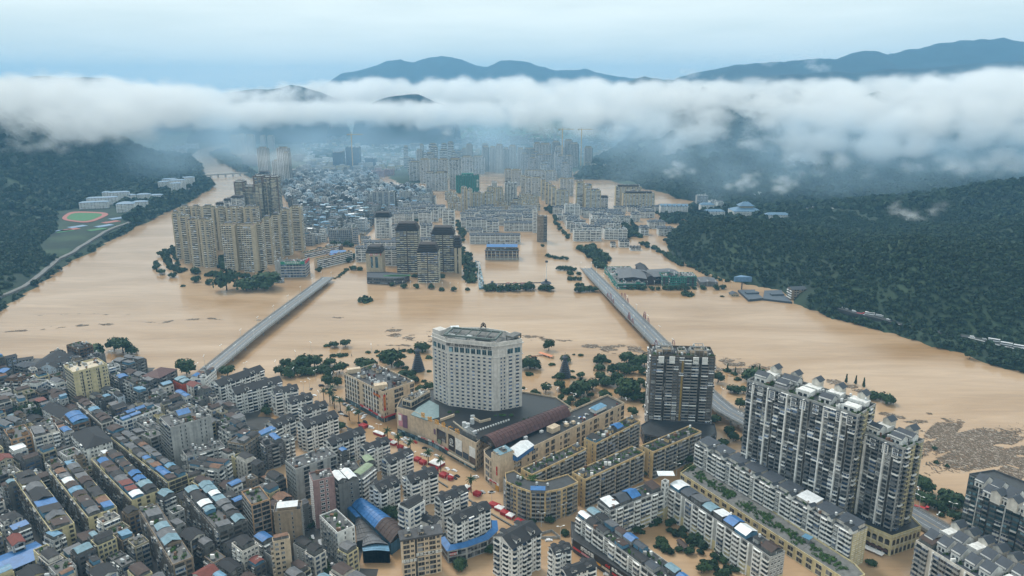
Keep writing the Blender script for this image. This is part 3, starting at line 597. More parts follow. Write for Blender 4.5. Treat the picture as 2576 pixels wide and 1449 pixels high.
# clouds
def cloud_mat(name, dens, col=(.99,.995,1)):
 m = bpy.data.materials.new(name); m.use_nodes = True; n = m.node_tree; n.nodes.clear()
 oo = n.nodes.new('ShaderNodeOutputMaterial'); pv = n.nodes.new('ShaderNodeVolumePrincipled'); n.links.new(pv.outputs[0], oo.inputs['Volume'])
 pv.inputs['Color'].default_value = (*col,1); pv.inputs['Density'].default_value = dens; pv.inputs['Anisotropy'].default_value = .0
 return m
def cloud(name, puffs, lo, hi, vox, m, nscale, namp, soft, label):
 """fog whose density comes from puff centres (x, y, z, radius) eroded by noise"""
 me = bpy.data.meshes.new(name); me.from_pydata([p[:3] for p in puffs], [], [])
 at_ = me.attributes.new('puff', 'FLOAT', 'POINT'); at_.data.foreach_set('value', [p[3] for p in puffs])
 o = bpy.data.objects.new(name, me); COL.objects.link(o)
 g = bpy.data.node_groups.new(name+'_nodes', 'GeometryNodeTree')
 g.interface.new_socket('Geometry', in_out='INPUT', socket_type='NodeSocketGeometry'); g.interface.new_socket('Geometry', in_out='OUTPUT', socket_type='NodeSocketGeometry')
 N = g.nodes.new; K = g.links.new
 gi = N('NodeGroupInput'); go = N('NodeGroupOutput')
 pos = N('GeometryNodeInputPosition')
 nzv = N('ShaderNodeTexNoise'); nzv.noise_dimensions = '3D'; nzv.inputs['Scale'].default_value = nscale; nzv.inputs['Detail'].default_value = 6; nzv.inputs['Roughness'].default_value = .62
 sc = N('ShaderNodeVectorMath'); sc.operation = 'MULTIPLY'; sc.inputs[1].default_value = (1,1,1.5); K(pos.outputs[0], sc.inputs[0]); K(sc.outputs[0], nzv.inputs['Vector'])
 sn = N('GeometryNodeSampleNearest'); sn.domain = 'POINT'; K(gi.outputs[0], sn.inputs[0]); 
 wv = N('ShaderNodeVectorMath'); wv.operation = 'MULTIPLY_ADD'; wv.inputs[1].default_value = (namp*.9,)*3
 sub = N('ShaderNodeVectorMath'); sub.operation = 'SUBTRACT'; sub.inputs[1].default_value = (.5,.5,.5); K(nzv.outputs['Color'], sub.inputs[0])
 K(sub.outputs[0], wv.inputs[0]); K(pos.outputs[0], wv.inputs[2]); K(wv.outputs[0], sn.inputs['Sample Position'])
 si = N('GeometryNodeSampleIndex'); si.data_type = 'FLOAT_VECTOR'; K(gi.outputs[0], si.inputs[0]); p2 = N('GeometryNodeInputPosition'); K(p2.outputs[0], si.inputs['Value']); K(sn.outputs[0], si.inputs['Index'])
 sr = N('GeometryNodeSampleIndex'); sr.data_type = 'FLOAT'; K(gi.outputs[0], sr.inputs[0]); na = N('GeometryNodeInputNamedAttribute'); na.data_type = 'FLOAT'; na.inputs[0].default_value = 'puff'; K(na.outputs[0], sr.inputs['Value']); K(sn.outputs[0], sr.inputs['Index'])
 df = N('ShaderNodeVectorMath'); df.operation = 'SUBTRACT'; K(wv.outputs[0], df.inputs[0]); K(si.outputs[0], df.inputs[1])
 ds = N('ShaderNodeVectorMath'); ds.operation = 'MULTIPLY'; K(df.outputs[0], ds.inputs[0]); ds.inputs[1].default_value = (1,1,1.6)
 ln = N('ShaderNodeVectorMath'); ln.operation = 'LENGTH'; K(ds.outputs[0], ln.inputs[0])
 a = N('ShaderNodeMath'); a.operation = 'SUBTRACT'; K(sr.outputs[0], a.inputs[0]); K(ln.outputs['Value'], a.inputs[1])
 nf = N('ShaderNodeMath'); nf.operation = 'MULTIPLY_ADD'; K(nzv.outputs['Fac'], nf.inputs[0]); nf.inputs[1].default_value = namp*1.6; nf.inputs[2].default_value = -namp*.8
 s2 = N('ShaderNodeMath'); s2.operation = 'ADD'; K(a.outputs[0], s2.inputs[0]); K(nf.outputs[0], s2.inputs[1])
 mr = N('ShaderNodeMapRange'); mr.interpolation_type = 'SMOOTHSTEP'; mr.inputs[1].default_value = 0; mr.inputs[2].default_value = soft; K(s2.outputs[0], mr.inputs[0])
 vc = N('GeometryNodeVolumeCube'); K(mr.outputs[0], vc.inputs['Density'])
 vc.inputs['Min'].default_value = lo; vc.inputs['Max'].default_value = hi
 for k, ax in enumerate('XYZ'): vc.inputs['Resolution '+ax].default_value = max(4, int((hi[k]-lo[k])/(vox if k < 2 else vox*.6)))
 sm_ = N('GeometryNodeSetMaterial'); sm_.inputs['Material'].default_value = m; K(vc.outputs[0], sm_.inputs[0]); K(sm_.outputs[0], go.inputs[0])
 md = o.modifiers.new('cloud', 'NODES'); md.node_group = g
 tag(o, kind='stuff'); return o
CM = cloud_mat('cloud_white',.012, (.995,.998,1))
def puff_band():
 out = []; rnd = random.Random(5)
 # outline of the cloud sea: (x, top y, bottom y) with the distances of its front and back
 prof = [(-300,205,372,1900,3100), (0,195,372,1950,3200), (150,196,358,2150,3300), (300,205,322,2250,3400), (450,218,290,2700,3700), (600,222,284,3400,4500), (800,208,276,3500,4650), (1000,197,282,3500,4650), (1200,196,290,3400,4600), (1400,200,314,3100,4400), (1600,206,338,2800,4400), (1750,206,355,2600,4400), (1900,205,378,2450,4300), (2050,200,398,2350,4200), (2200,195,392,2300,4100), (2350,190,362,2350,4000), (2500,175,350,2300,3900), (2700,160,345,2200,3900), (3000,150,340,2200,3900)]
 xs = [p[0] for p in prof]
 for i in range(2300):
  px = rnd.uniform(-300,3000)
  tp, bt, d0, d1 = (np.interp(px, xs, [p[k] for p in prof]) for k in (1,2,3,4))
  t = rnd.random(); D = d0+(d1-d0)*t; r = rnd.uniform(35,125)*(.8+.5*t)
  if 520 < px < 1260 and t < .6: tp = max(tp,256)
  ztop = atd(px, tp, D).z; zb = atd(px, bt, D).z if t < .3 else atd(px, bt, d0).z
  f = rnd.random()
  if t > .3: f = 1-(1-f)*.5
  z = zb+(ztop-zb)*f-r/1.6*.7+(0 if f > .4 else r*.35)
  p = atd(px,300, D); out.append((p.x, D, max(z,40), r))
 return out
cloud('clouds', puff_band(), (-3300,1750,30), (3600,4700,430),15, CM,.009,115,60, '')
# thin blue-white mist over the far town and valley, and scraps of low cloud on the right hills
def mist(name, pts, lo, hi, vox, dens, ns, amp, soft, col=(.93,.97,1)): cloud(name, pts, lo, hi, vox, cloud_mat(name+'_air', dens, col), ns, amp, soft, '')
rnd = random.Random(9); pf = []
for i in range(260):
 px = rnd.uniform(350,2750); D = rnd.uniform(2100,4000) if px < 1300 else rnd.uniform(2300,4000); p = atd(px,330, D); pf.append((p.x, D, rnd.uniform(0,120), rnd.uniform(90,230)))
for i in range(300): px = rnd.uniform(1560,2750); D = rnd.uniform(1750,2600); p = atd(px,430, D); pf.append((p.x, D, rnd.uniform(30,170), rnd.uniform(80,170)))
for px, py, D, r in ((620,345,2500,130), (660,380,2450,110), (700,400,2300,100), (560,330,2900,170), (760,370,2700,120), (820,400,2500,90)):
 for k in range(10): p = atd(px+rnd.uniform(-20,20), py+rnd.uniform(-10,10), D); pf.append((p.x, D+rnd.uniform(-80,80), max(20, p.z), r))
mist('mist', pf, (-2600,1450,0), (3300,4300,330),34,.0015,.004,150,190, (.60,.82,1.0))
def wisp(pts, seed, dens=.014, soft=26, amp=34):
 r_ = random.Random(seed); out = []
 for px, py, D, r in pts:
  for k in range(9): p = atd(px+r_.gauss(0,9), py+r_.gauss(0,7), D+r_.gauss(0,15)); out.append((p.x, p.y, p.z, r*r_.uniform(.5,1.2)))
 X = [o[0] for o in out]; Y = [o[1] for o in out]; Z = [o[2] for o in out]; cloud('clouds', out, (min(X)-70, min(Y)-70, max(2, min(Z)-50)), (max(X)+70, max(Y)+70, max(Z)+50),5.5, cloud_mat('wisp_white', dens),.022, amp, soft, '')
wisp([(2255,528,1450,17), (2290,555,1440,22), (2300,590,1420,15), (2335,535,1460,18), (2360,520,1470,12), (2305,622,1400,9), (2310,570,1430,22), (2330,560,1430,14)],1,.034)
wisp([(1865,470,1900,20), (1880,455,1920,18), (1900,440,1950,14)],2,.028); wisp([(1975,468,1850,18), (1990,460,1880,22), (2005,450,1900,14)],3,.026); wisp([(1690,440,2150,18), (1710,428,2200,22), (1740,420,2250,14)],4,.022)
wisp([(2420,420,2000,40), (2480,405,2050,45), (2540,415,2000,45), (2380,400,2100,35), (2300,415,2100,30)],5,.008,40,60); wisp([(1990,400,2150,35), (2060,420,2050,30), (2120,410,2100,35), (2180,425,2050,25)],6,.009,40,60)
wisp([(655,395,2150,55), (700,405,2100,50), (735,400,2200,50)],11,.004,50,60); wisp([(60,375,1950,35), (140,370,2000,35), (220,350,2100,35), (290,335,2200,35), (0,385,1900,30)],7,.009,40,60); wisp([(1115,330,2900,26), (1120,318,2900,22), (1112,345,2850,12), (1135,300,2950,26)],8,.012,30,40)
wisp([(2040,150,6200,60), (2060,165,6100,70), (1930,158,6300,60), (1740,190,6400,70)],9,.006,60,80); wisp([(690,243,3400,40), (700,232,3400,30), (720,248,3400,40)],10,.01,40,50)
PAL['orange_yellow'] = (.58,.42,.22,.8,.45)
# ================================================================== near town
STY = {
 'white6': dict(wall='white_wall', frame='white_trim', gl='dark_glass', pats=('bs', 'bswb'), roof='gable', roofm='black_tile', fh=3.0, ind=True, dorm=2, pitch=.5, pil='white_trim', trim='white_trim'),
 'oldrow': dict(wall='grey_wall', frame='rust_cage', gl='room_dark', pats=('gg', 'gwg'), roof='mix', amount=.93, garden=.05, fh=3.0, par=.5, pil='grey_trim'),
 'creamrow': dict(wall='cream_wall', frame='rust_cage', gl='room_dark', pats=('gk', 'xw'), roof='mix', amount=.95, garden=.04, fh=3.0, par=.5, pil='cream_trim'),
 'old': dict(wall='grey_wall', frame='grey_trim', gl='dark_glass', pats=('kg', 'wkw'), roof='mix', amount=.45, garden=.3, fh=3.1, pil='grey_trim'),
 'oldwhite': dict(wall='pale_grey_wall', frame='white_trim', gl='dark_glass', pats=('kw', 'kwB'), roof='mix', amount=.5, garden=.2, fh=3.1, pil='white_trim'),
 'concrete': dict(wall='concrete_wall', frame='grey_trim', gl='dark_glass', pats=('xk', 'xxsx'), roof='mix', amount=.3, garden=.25, fh=3.1, pil='grey_trim'),
 'whiteflat': dict(wall='white_wall', frame='white_trim', gl='blue_glass', pats=('kw', 'wbw'), roof='mix', amount=.5, garden=.15, fh=3.1),
 'yellow7': dict(wall='orange_yellow', frame='grey_trim', gl='room_dark', pats=('xsx', 'kBkc'), roof='garden', fh=3.0, pil='beige_trim', par=1.1, band=None),
 'slategrey': dict(wall='pale_grey_wall', frame='white_trim', gl='dark_glass', pats=('BkBc', 'xsx'), roof='gable', roofm='slate_tile', fh=3.0, pil='white_trim', dorm=5, pitch=.3, over=1.0),
}
def near(items):
 out = []
 for it in items:
  name, A, B, C, fl, st, label = it[:7]; ex = dict(STY[st]); ex.update(it[7] if len(it) > 7 else {}); z0 = ex.pop('z0',0)
  P = rect(T(*A), T(*B), T(*C), fl*ex['fh'], z0); out.append(bld(name, label, P, fl*ex['fh'], z0, cat=ex.pop('cat', 'building'), **ex))
 return out
g6 = 'white gabled blocks of flats in the flooded streets'
WHITE = [
 ((1, -276,590), (1, -206,640), (1,265,520),7, 'white gabled flats nearest the bridge end, second row from the river'),
 ((0,2130,520), (0,2210,560), (0,2660,400),7, 'white gabled flats with grey cages right behind the river trees by the left bridge'),
 ((1,138,600), (1,190,640), (1,425,590),7, 'white gabled flats fourth in the ladder above the market building street'),
 ((1,283,695), (1,345,735), (1,572,675),7, 'white gabled flats with a white satellite dish, fifth in the ladder of rows'),
 ((1,425,785), (1,490,825), (1,722,755),7, 'white gabled flats beside the row of palms, sixth in the ladder'),
 ((1,420,925), (1,500,980), (1,828,865),7, 'long white gabled flats with balconies facing the car park palms'),
 ((1,690,1100), (1,760,1155), (1,1098,1025),7, 'white gabled flats with a pale skylight patch, across from the corner of the market'),
 ((1,1045,1170), (1,1110,1210), (1,1345,1115),7, 'white gabled flats with two blue roof panels beside the red stalls'),
 ((5,1270,262), (5,1340,312), (5,1582,210),7, 'white gabled flats with two white roof sheets opposite the gold rooftop letters'),
 ((5,1485,440), (5,1560,510), (5,1832,415),7, 'white gabled flats facing the black billboard of the shopping centre'),
 ((5,1150,530), (5,1250,600), (5,1448,505),6, 'smaller white gabled flats with a rooftop garden beside the blue market hall'),
 ((5,1810,640), (5,1880,705), (5,2133,595),7, 'white gabled flats with a green roof patch near the round palm'),
 ((5,1925,845), (5,2010,915), (5,2362,760),8, 'large white gabled flats rising over the curved blue shop awning'),
 ((6, -170,1040), (6,0,1170), (6,292,1005),8, 'tall white flats with stacked curved balconies beside the fenced flood pool'),
 ((6,335,1165), (6,430,1225), (6,600,1175),8, 'narrow white flats with a blank white end wall below the fenced pool'),
 ((6,480,1375), (6,560,1449), (6,855,1340),7, 'white gabled flats with two square roof skylights at the lower edge'),
]
for A, B, C, f, lb in WHITE: near([('block_of_flats', A, B, C, f, 'white6', lb, dict(group=g6, cat='flats'))])
near([
 ('block_of_flats', (5,1430,740), (5,1540,795), (5,1700,700),8, 'whiteflat', 'white corner flats with blue tinted windows and a teal roof hut', dict(cat='flats', ind=True)),
 ('block_of_flats', (5,1590,850), (5,1800,935), (5,1878,885),5, 'white6', 'low white house under a long black gable roof with a blank end', dict(cat='flats', pats=('xsx', 'xx'), along=0)),
 ('brown_tower', (0,668,155), (0,795,200), (0,882,142),7, 'old', 'brown brick block standing at the river edge beside a dark tree', dict(wall='brown_wall', frame='brown_trim', pats=('gs', 'kw'), amount=.1)),
 ('yellow_building', (0,560,392), (0,735,437), (0,1078,352),11, 'concrete', 'tall pale yellow office block with open galleries on its left side', dict(wall='pale_yellow_wall', frame='cream_trim', pats=('W', 'xxsvxws'), fh=3.2, amount=.15, garden=.05, ind=True, par=1.4, band='all', pil='beige_trim')),
 ('gabled_house', (0,415,372), (0,558,378), (0,792,250),5, 'white6', 'pale blue-white house under a long black gable behind the yellow block', dict(wall='blue_white_wall', pats=('xss', 'ww'))),
 ('concrete_house', (0,850,290), (0,950,305), (0,1058,240),5, 'concrete', 'bare grey concrete house with a rooftop hut at the river edge', {}),
 ('flooded_house', (0,45,300), (0,80,322), (0,326,288),1, 'white6', 'long low house drowned up to its eaves in the river', dict(fh=2.6, dorm=0, pats=('w', 'w'), pitch=.3)),
 ('grey_house', (0,140,350), (0,255,372), (0,350,328),3, 'old', 'grey house with a hipped slate roof near the drowned shed', dict(roof='hip', roofm='slate_tile')),
 ('dark_gabled_row', (0,350,335), (0,430,400), (0,668,232),4, 'old', 'row of dark roofed houses between the drowned house and yellow block', dict(roof='gable', roofm='black_tile')),
 ('long_shed', (0,500,225), (0,560,250), (0,672,225),2, 'old', 'low shed with a pale flat roof touching the brown block', dict(roof='flat', roofm='pale_roof')),
 ('corner_shed', (0, -60,450), (0,50,460), (0,128,410),3, 'old', 'dark house with a faded blue metal roof beside the river shallows', dict(tins=['tin_blue'], amount=1)),
 ('brick_house', (0,90,485), (0,215,512), (0,352,440),5, 'oldwhite', 'white fronted house with a bare brick side wall', dict(wall='brown_wall')),
 ('curved_house', (0,210,560), (0,370,568), (0,480,505),5, 'whiteflat', 'pale house with rounded ribbon windows over the green awnings', dict(pats=('WW', 'W'))),
 ('white_house', (0,480,520), (0,565,560), (0,655,515),5, 'whiteflat', 'white house with arched balconies left of the yellow block', {}),
 ('grey_house', (0, -80,560), (0,60,610), (0,110,580),4, 'old', 'weathered grey house at the photo edge under dark trees', {}),
 ('dark_house', (0,1095,450), (0,1200,515), (0,1290,465),6, 'old', 'dark house with a pale curved metal roof right of the yellow block', dict(tins=['tin_teal', 'tin_blue'], wall='dark_grey_wall')),
 ('dark_house', (0,1230,495), (0,1345,555), (0,1500,470),6, 'oldwhite', 'weathered house with white balcony bands above the flooded crossing', {}),
 ('dark_house', (0,1370,545), (0,1440,575), (0,1600,500),6, 'old', 'charcoal corner house with a curved front over red shop signs', dict(wall='dark_grey_wall', frame='grey_trim')),
 ('hipped_house', (0,1490,430), (0,1600,480), (0,1780,390),7, 'old', 'dark house with hipped roof and lookout next to the round river tree', dict(roof='hip', wall='dark_grey_wall', roofm='maroon')),
 ('riverside_house', (0,1130,325), (0,1290,362), (0,1448,288),4, 'old', 'riverside house under two long pale metal roofs', dict(tins=['tin_grey'], amount=1)),
 ('red_building', (0,1740,515), (0,1830,558), (0,1935,515),5, 'concrete', 'brick red building beside the bridge approach', dict(wall='red_wall', pats=('xs', 'xs'), frame='red_wall', tins=['tin_teal'], amount=.5)),
 ('white_building', (0,1925,488), (0,2060,497), (0,2175,400),6, 'whiteflat', 'white office with red roof trim next to the red building', dict(pats=('xWx', 'ww'))),
 ('low_white_house', (0,1750,640), (0,1860,700), (0,1935,670),4, 'whiteflat', 'low house with white and blue tarpaulin roof below the red building', dict(tins=['tin_white', 'tin_blue'], amount=1)),
 ('grey_house', (0,1925,690), (0,2000,722), (0,2092,680),5, 'concrete', 'blank grey walled house right of the tarpaulin roof', {}),
 ('white_house', (0,1130,650), (0,1185,690), (0,1226,648),5, 'concrete', 'narrow white walled house above the flooded crossing', dict(wall='blue_white_wall')),
 ('skylight_house', (0,425,782), (0,610,885), (0,700,800),5, 'white6', 'white house with four small skylights in its black roof', dict(pats=('wxw', 'ww'), dorm=0)),
 ('brick_house', (0,640,880), (0,730,970), (0,885,895),6, 'old', 'brick house under a two piece curved blue metal roof', dict(wall='brown_wall', tins=['tin_blue'], amount=1)),
 ('blue_roof_house', (0,580,1010), (0,640,1060), (0,745,1025),6, 'oldwhite', 'grey house with one curved bright blue roof below the brick house', dict(tins=['tin_blue'], amount=1)),
 ('long_house', (0,770,735), (0,1020,950), (0,1130,900),6, 'oldrow', 'long grey row with rusty roofs running down from the yellow block', dict(wall='warm_white_wall')),
 ('white_flats', (0,1140,885), (0,1235,930), (0,1620,790),6, 'whiteflat', 'white flats with blue windows and one bright blue roof panel', dict(pats=('b', 'wWw'), tins=['tin_blue', 'tin_grey'], ind=True, cat='flats')),
 ('white_house', (0,1355,920), (0,1495,1015), (0,1600,960),5, 'concrete', 'plain whitewashed house with a pale curved shed and a dish', dict(wall='pale_grey_wall')),
 ('concrete_tower', (0,1565,890), (0,1715,990), (0,2128,872),11, 'concrete', 'huge bare grey concrete block with a broad blank wall', dict(pats=('kk', 'xxxsxsxx'), wall='pale_grey_wall', tins=['tin_blue', 'tin_brown'], ind=True)),
 ('weathered_house', (0,2200,980), (0,2320,1060), (0,2450,950),7, 'oldwhite', 'weathered house with a white roofed terrace right of the concrete block', {}),
 ('weathered_house', (0,2350,1090), (0,2460,1160), (0,2620,1050),7, 'old', 'weathered brown house covered with window cages near the flooded lane', dict(wall='tan_wall', pats=('gg', 'gwg'))),
 ('hipped_office', (0,720,1035), (0,865,1190), (0,1130,1112),7, 'white6', 'white office with a black hipped roof ringed by a terrace', dict(roof='hip', pats=('wk', 'xwws'), dorm=0, cat='office')),
 ('orange_house', (0,40,1010), (0,110,1115), (0,322,1055),7, 'old', 'orange fronted house with a cream metal roof', dict(wall='orange_wall', tins=['tin_white', 'tin_pale_blue'], frame='grey_trim', pats=('kw', 'wgw'))),
 ('cream_house', (0,300,1005), (0,345,1090), (0,590,1000),7, 'oldwhite', 'cream house with six tidy columns of dark windows', dict(wall='warm_white_wall', pats=('w', 'BwwB'), tins=['tin_grey'], ind=True)),
 ('arched_roof_hall', (0, -60,950), (0,60,1000), (0,265,935),5, 'old', 'grey hall with a tall arched roof beside the dark trees', dict(tins=['tin_grey'], amount=1)),
 # rows of old flats with patchwork roofs
 ('old_row', (4,140,475), (4,515,1005), (4,738,905),6, 'creamrow', 'cream row of old flats, leftmost long patchwork roof, whitewashed flank', dict(pats=('gk', 'xw'), wall='pale_yellow_wall')),
 ('old_row', (4,490,375), (4,885,868), (4,1190,775),6, 'creamrow', 'cream row of old flats ending in a white roof panel over a pale end wall', dict(pats=('gg', 'xw'), wall='pale_yellow_wall')),
 ('old_row', (4,915,275), (4,1325,695), (4,1615,600),6, 'creamrow', 'cream row of old flats with a red patch and a bright blue end roof', dict(pats=('gg', 'xw'), wall='pale_yellow_wall')),
 ('old_row', (4,1115,62), (4,1690,510), (4,1905,445),6, 'creamrow', 'cream row of old flats with teal and white roofs below the concrete block', dict(pats=('gg', 'W'), wall='pale_yellow_wall')),
 ('cream_block', (4,1700,500), (4,1890,480), (4,2240,370),5, 'creamrow', 'cream block with grey and maroon roofs closing the fourth row', dict(pats=('W', 'wW'), wall='pale_yellow_wall', mark=True)),
 ('terraced_house', (4,1760,210), (4,1880,260), (4,2265,150),6, 'oldwhite', 'pale house with a white sheet roof and long gallery under the concrete block', dict(tins=['tin_white', 'tin_blue', 'tin_grey'])),
 ('rounded_house', (4,1900,350), (4,2200,400), (4,2340,310),6, 'oldwhite', 'house with a rounded end and brown curved roofs by the flooded lane', dict(tins=['tin_brown', 'tin_rust', 'tin_black'], amount=1)),
 ('old_row', (4,1845,610), (4,2200,1010), (4,2490,890),7, 'creamrow', 'grey row of old flats with a blue and grey roof left of the orange tower', dict(pats=('gg', 'kw'), wall='grey_wall', tins=['tin_teal', 'tin_grey', 'tin_grey', 'tin_white', 'tin_black'])),
 ('old_row', (4,1400,785), (4,1740,1340), (4,1960,1290),7, 'creamrow', 'brown row of old flats with leafy terraces beside the dark street', dict(pats=('gg', 'kw'), wall='tan_wall', amount=.45, garden=.5)),
 ('blue_arcade', (4, -200,1330), (4, -120,1480), (4,470,1230),3, 'old', 'long low hall with one unbroken blue metal roof', dict(tins=['tin_blue'], amount=1, roof='gable', roofm='tin_blue', dorm=0, pitch=.2)),
 ('red_roof_house', (4,75,1060), (4,130,1140), (4,250,1100),5, 'oldwhite', 'small house with a rust red gable roof and three windows below', dict(roof='gable', roofm='tin_red')),
 ('blue_slab_house', (4,440,1060), (4,540,1110), (4,690,1060),5, 'oldwhite', 'pale house with one large powder blue roof slab', dict(tins=['tin_pale_blue'], amount=1)),
 # centre left blocks
 ('grey_office', (5,305,292), (5,395,385), (5,815,238),8, 'concrete', 'grey office block with a broad flat roof and three round tanks', dict(pats=('ww', 'xxW'), wall='pale_grey_wall', amount=.02, garden=.02, ind=True, cat='office')),
 ('pink_tower', (5,485,430), (5,572,505), (5,787,455),11, 'concrete', 'narrow dull pink tower with one column of white framed windows', dict(wall='pink_wall', pats=('ww', 'xwsx'), frame='white_trim', ind=True, cat='tower', amount=.1)),
 ('grey_tower', (5,735,440), (5,830,545), (5,1040,485),8, 'concrete', 'stained grey block with a blue roof beside the pink tower', dict(tins=['tin_blue', 'tin_white'], amount=.8)),
 ('roof_garden_house', (5,1000,410), (5,1060,475), (5,1203,365),6, 'oldwhite', 'white framed house with an olive metal roof behind', dict(tins=['tin_green', 'tin_black'], pats=('k', 'BB'))),
 ('grey_shed_house', (5,770,350), (5,850,420), (5,1050,370),6, 'old', 'house with grey curved sheds and a blue awning', dict(tins=['tin_grey', 'tin_brown'])),
 ('white_end_house', (5,640,850), (5,820,1025), (5,1000,960),7, 'old', 'weathered house with a tall blank white end wall', dict(wall='white_wall', pats=('gg', 'xxs'), roof='garden')),
 ('concrete_tower', (5,20,745), (5,175,818), (5,450,790),10, 'concrete', 'stained concrete tower with a white wing shaped canopy', dict(wall='tan_wall', pats=('sxs', 'xsxx'), tins=['tin_white'], ind=True, cat='tower')),
 ('beige_tower', (5,85,1090), (5,170,1118), (5,342,1080),9, 'concrete', 'slim beige tower with rounded balconies at its corner', dict(wall='beige_wall', pats=('b', 'wwx'), frame='beige_trim', ind=True, cat='tower')),
 ('orange_tower', (4,2430,610), (4,2530,745), (4,2700,660),10, 'concrete', 'ochre tower with ribbon windows and a planted roof edge', dict(wall='orange_wall', pats=('W', 'W'), amount=0, garden=.8, cat='tower')),
 ('beige_shop_block', (5,1440,1020), (5,1468,1092), (5,1862,1025),8, 'concrete', 'beige seven storey block with a dark slot and white lettering across its front', dict(wall='beige_wall', pats=('x', 'WwvWwWw'), frame='beige_trim', tins=['tin_blue'], amount=.4, garden=0, ind=True, fh=3.2)),
 ('dark_villa', (1,20,1110), (1,100,1180), (1,270,1115),6, 'old', 'dark weathered house with grey vaulted roof above the blue shopfronts', dict(wall='dark_grey_wall')),
 ('curved_blue_house', (1,30,1040), (1,60,1085), (1,220,1010),6, 'oldwhite', 'house under a vaulted bright blue roof left of the white flats', dict(tins=['tin_blue'], amount=1)),
 ('dark_gabled_house', (1,90,940), (1,200,980), (1,400,890),6, 'white6', 'black roofed white house tucked behind the long balcony flats', {}),
 ('pale_small_house', (1,235,1085), (1,290,1120), (1,385,1085),6, 'oldwhite', 'small pale house with arched windows before the long flats', {}),
 ('olive_roof_house', (5,1050,280), (5,1100,340), (5,1205,310),6, 'old', 'house below a flat olive green canopy', dict(tins=['tin_green'], amount=1)),
 ('blue_hut_house', (5,820,200), (5,870,235), (5,940,215),5, 'old', 'little house with a bright blue roof beside the grey office', dict(tins=['tin_blue'], amount=1)),
])
# yellow flats around the shopping centre
near([
 ('yellow_flats', (2,705,1108), (2,845,1152), (2,1292,925),7, 'yellow7', 'yellow flats with rooftop gardens, row nearest the tall dark tower', dict(cat='flats')),
 ('yellow_flats', (6,70,388), (6,200,440), (6,748,178),7, 'yellow7', 'yellow flats with stepped roofs directly below the shopping centre wall', dict(cat='flats')),
 ('yellow_flats', (6,612,412), (6,735,490), (6,1338,215),7, 'yellow7', 'yellow flats with a plain ochre end wall above the red shop sign', dict(cat='flats')),
 ('yellow_flats', (6,1302,145), (6,1420,212), (6,1905,5),7, 'yellow7', 'yellow flats with shops below at the foot of the dark tower', dict(cat='flats')),
])
# rounded corner block
cp = [T(6, *q) for q in ((-70,420), (-60,505), (50,560), (190,608), (335,612), (500,580), (668,512), (560,432), (330,500), (150,480), (20,395))]
cpp = pixpoly(cp,21)
rb = bld('corner_flats', 'rounded yellow corner block with a blue awning on its curved roof edge', cpp,21,0, wall='orange_yellow', frame='grey_trim', gl='room_dark', pats=['kg', 'kgw', 'gkg', 'kkk', 'gkg', 'wkg', 'x', 'x', 'x', 'x', 'x'], roof='none', fh=3, pil='beige_trim', cat='flats')
for q in range(10):
 u = Vector(cpp[3])*.5+Vector(cpp[4])*.5; c = at(*T(6, random.uniform(20,560),520+random.uniform(-60,30)),21)
 if q < 4: green(rb, c.x, c.y,21.1,7,6, random)
 elif q < 8: tank(rb, c.x, c.y,21.1)
a_, b_ = at(*T(6,190,605),21.5), at(*T(6,333,608),21.5); c_ = (a_+b_)/2
shed(rb, c_.x, c_.y+1.6,21.2, math.atan2(b_.y-a_.y, b_.x-a_.x), (b_-a_).length,4,2.2, 'tin_blue', 'lean')
PAL['hotel_wall'] = (.55,.52,.49,.8,.25); PAL['hotel_trim'] = (.62,.59,.55,.7,.25); PAL['steel_green'] = (.10,.13,.12,.6,.2); PAL['black_membrane'] = (.017,.018,.019,.42,.1)
PAL['mall_wall'] = (.58,.46,.33,.75,.3)
PAL['tower_brown'] = (.12,.10,.08,.85,.4); PAL['tower_trim'] = (.27,.26,.25,.8,.4); PAL['ochre_strip'] = (.30,.20,.06,.8,.3)
PAL['tower_cage'] = (.15,.155,.16,.8,.4)
PAL['tower_cage2'] = (.14,.155,.155,.7,.4)
PAL['tower_cage2'] = (.14,.155,.155,.7,.4)
# ================================================================== landmarks on the near bank
def text(name, s, parent, loc, rot, size, m, ext=.15, vert=False):
 c = bpy.data.curves.new(name, 'FONT'); c.body = '\n'.join(s) if vert else s; c.size = size; c.extrude = ext; c.align_x = 'CENTER'; c.align_y = 'CENTER'; c.resolution_u = 2; c.materials.append(M(m)); c.space_line = .9
 t_ = bpy.data.objects.new('t', c); COL.objects.link(t_); me = bpy.data.meshes.new_from_object(t_); bpy.data.objects.remove(t_); me.name = name
 if not me.materials: me.materials.append(M(m))
 o = bpy.data.objects.new(name, me); COL.objects.link(o); o.parent = parent
 pl = parent.location if parent else Vector((0,0,0)); o.location = Vector(loc)-pl; o.rotation_euler = rot; return o
def wall_text(name, s, parent, p0, p1, z, size, m, t=.5, off=.3, vert=False, frac=None):
 p0 = Vector(p0[:2]); p1 = Vector(p1[:2]); e = (p1-p0).normalized(); no = Vector((e.y, -e.x)); p = p0.lerp(p1, t)+no*off
 return text(name, s, parent, (p.x, p.y, z), (R(90),0, math.atan2(e.y, e.x)), size, m, vert=vert)
def panel(name, parent, p0, p1, t0, t1, z0, z1, m, off=.15, th=.25):
 p0 = Vector(p0[:2]); p1 = Vector(p1[:2]); e = (p1-p0); L_ = e.length; e = e/L_; no = Vector((e.y, -e.x)); a = p0+e*L_*t0; b = p0+e*L_*t1; l = parent.location
 s = Sh(); q = [a+no*off, b+no*off, b+no*(off+th), a+no*(off+th)]; q = [q[3], q[2], q[1], q[0]]
 s.prism([(v.x-l.x, v.y-l.y) for v in q], z0-l.z, z1-l.z,0, True, bottom=True); return s.build(name, m, parent)
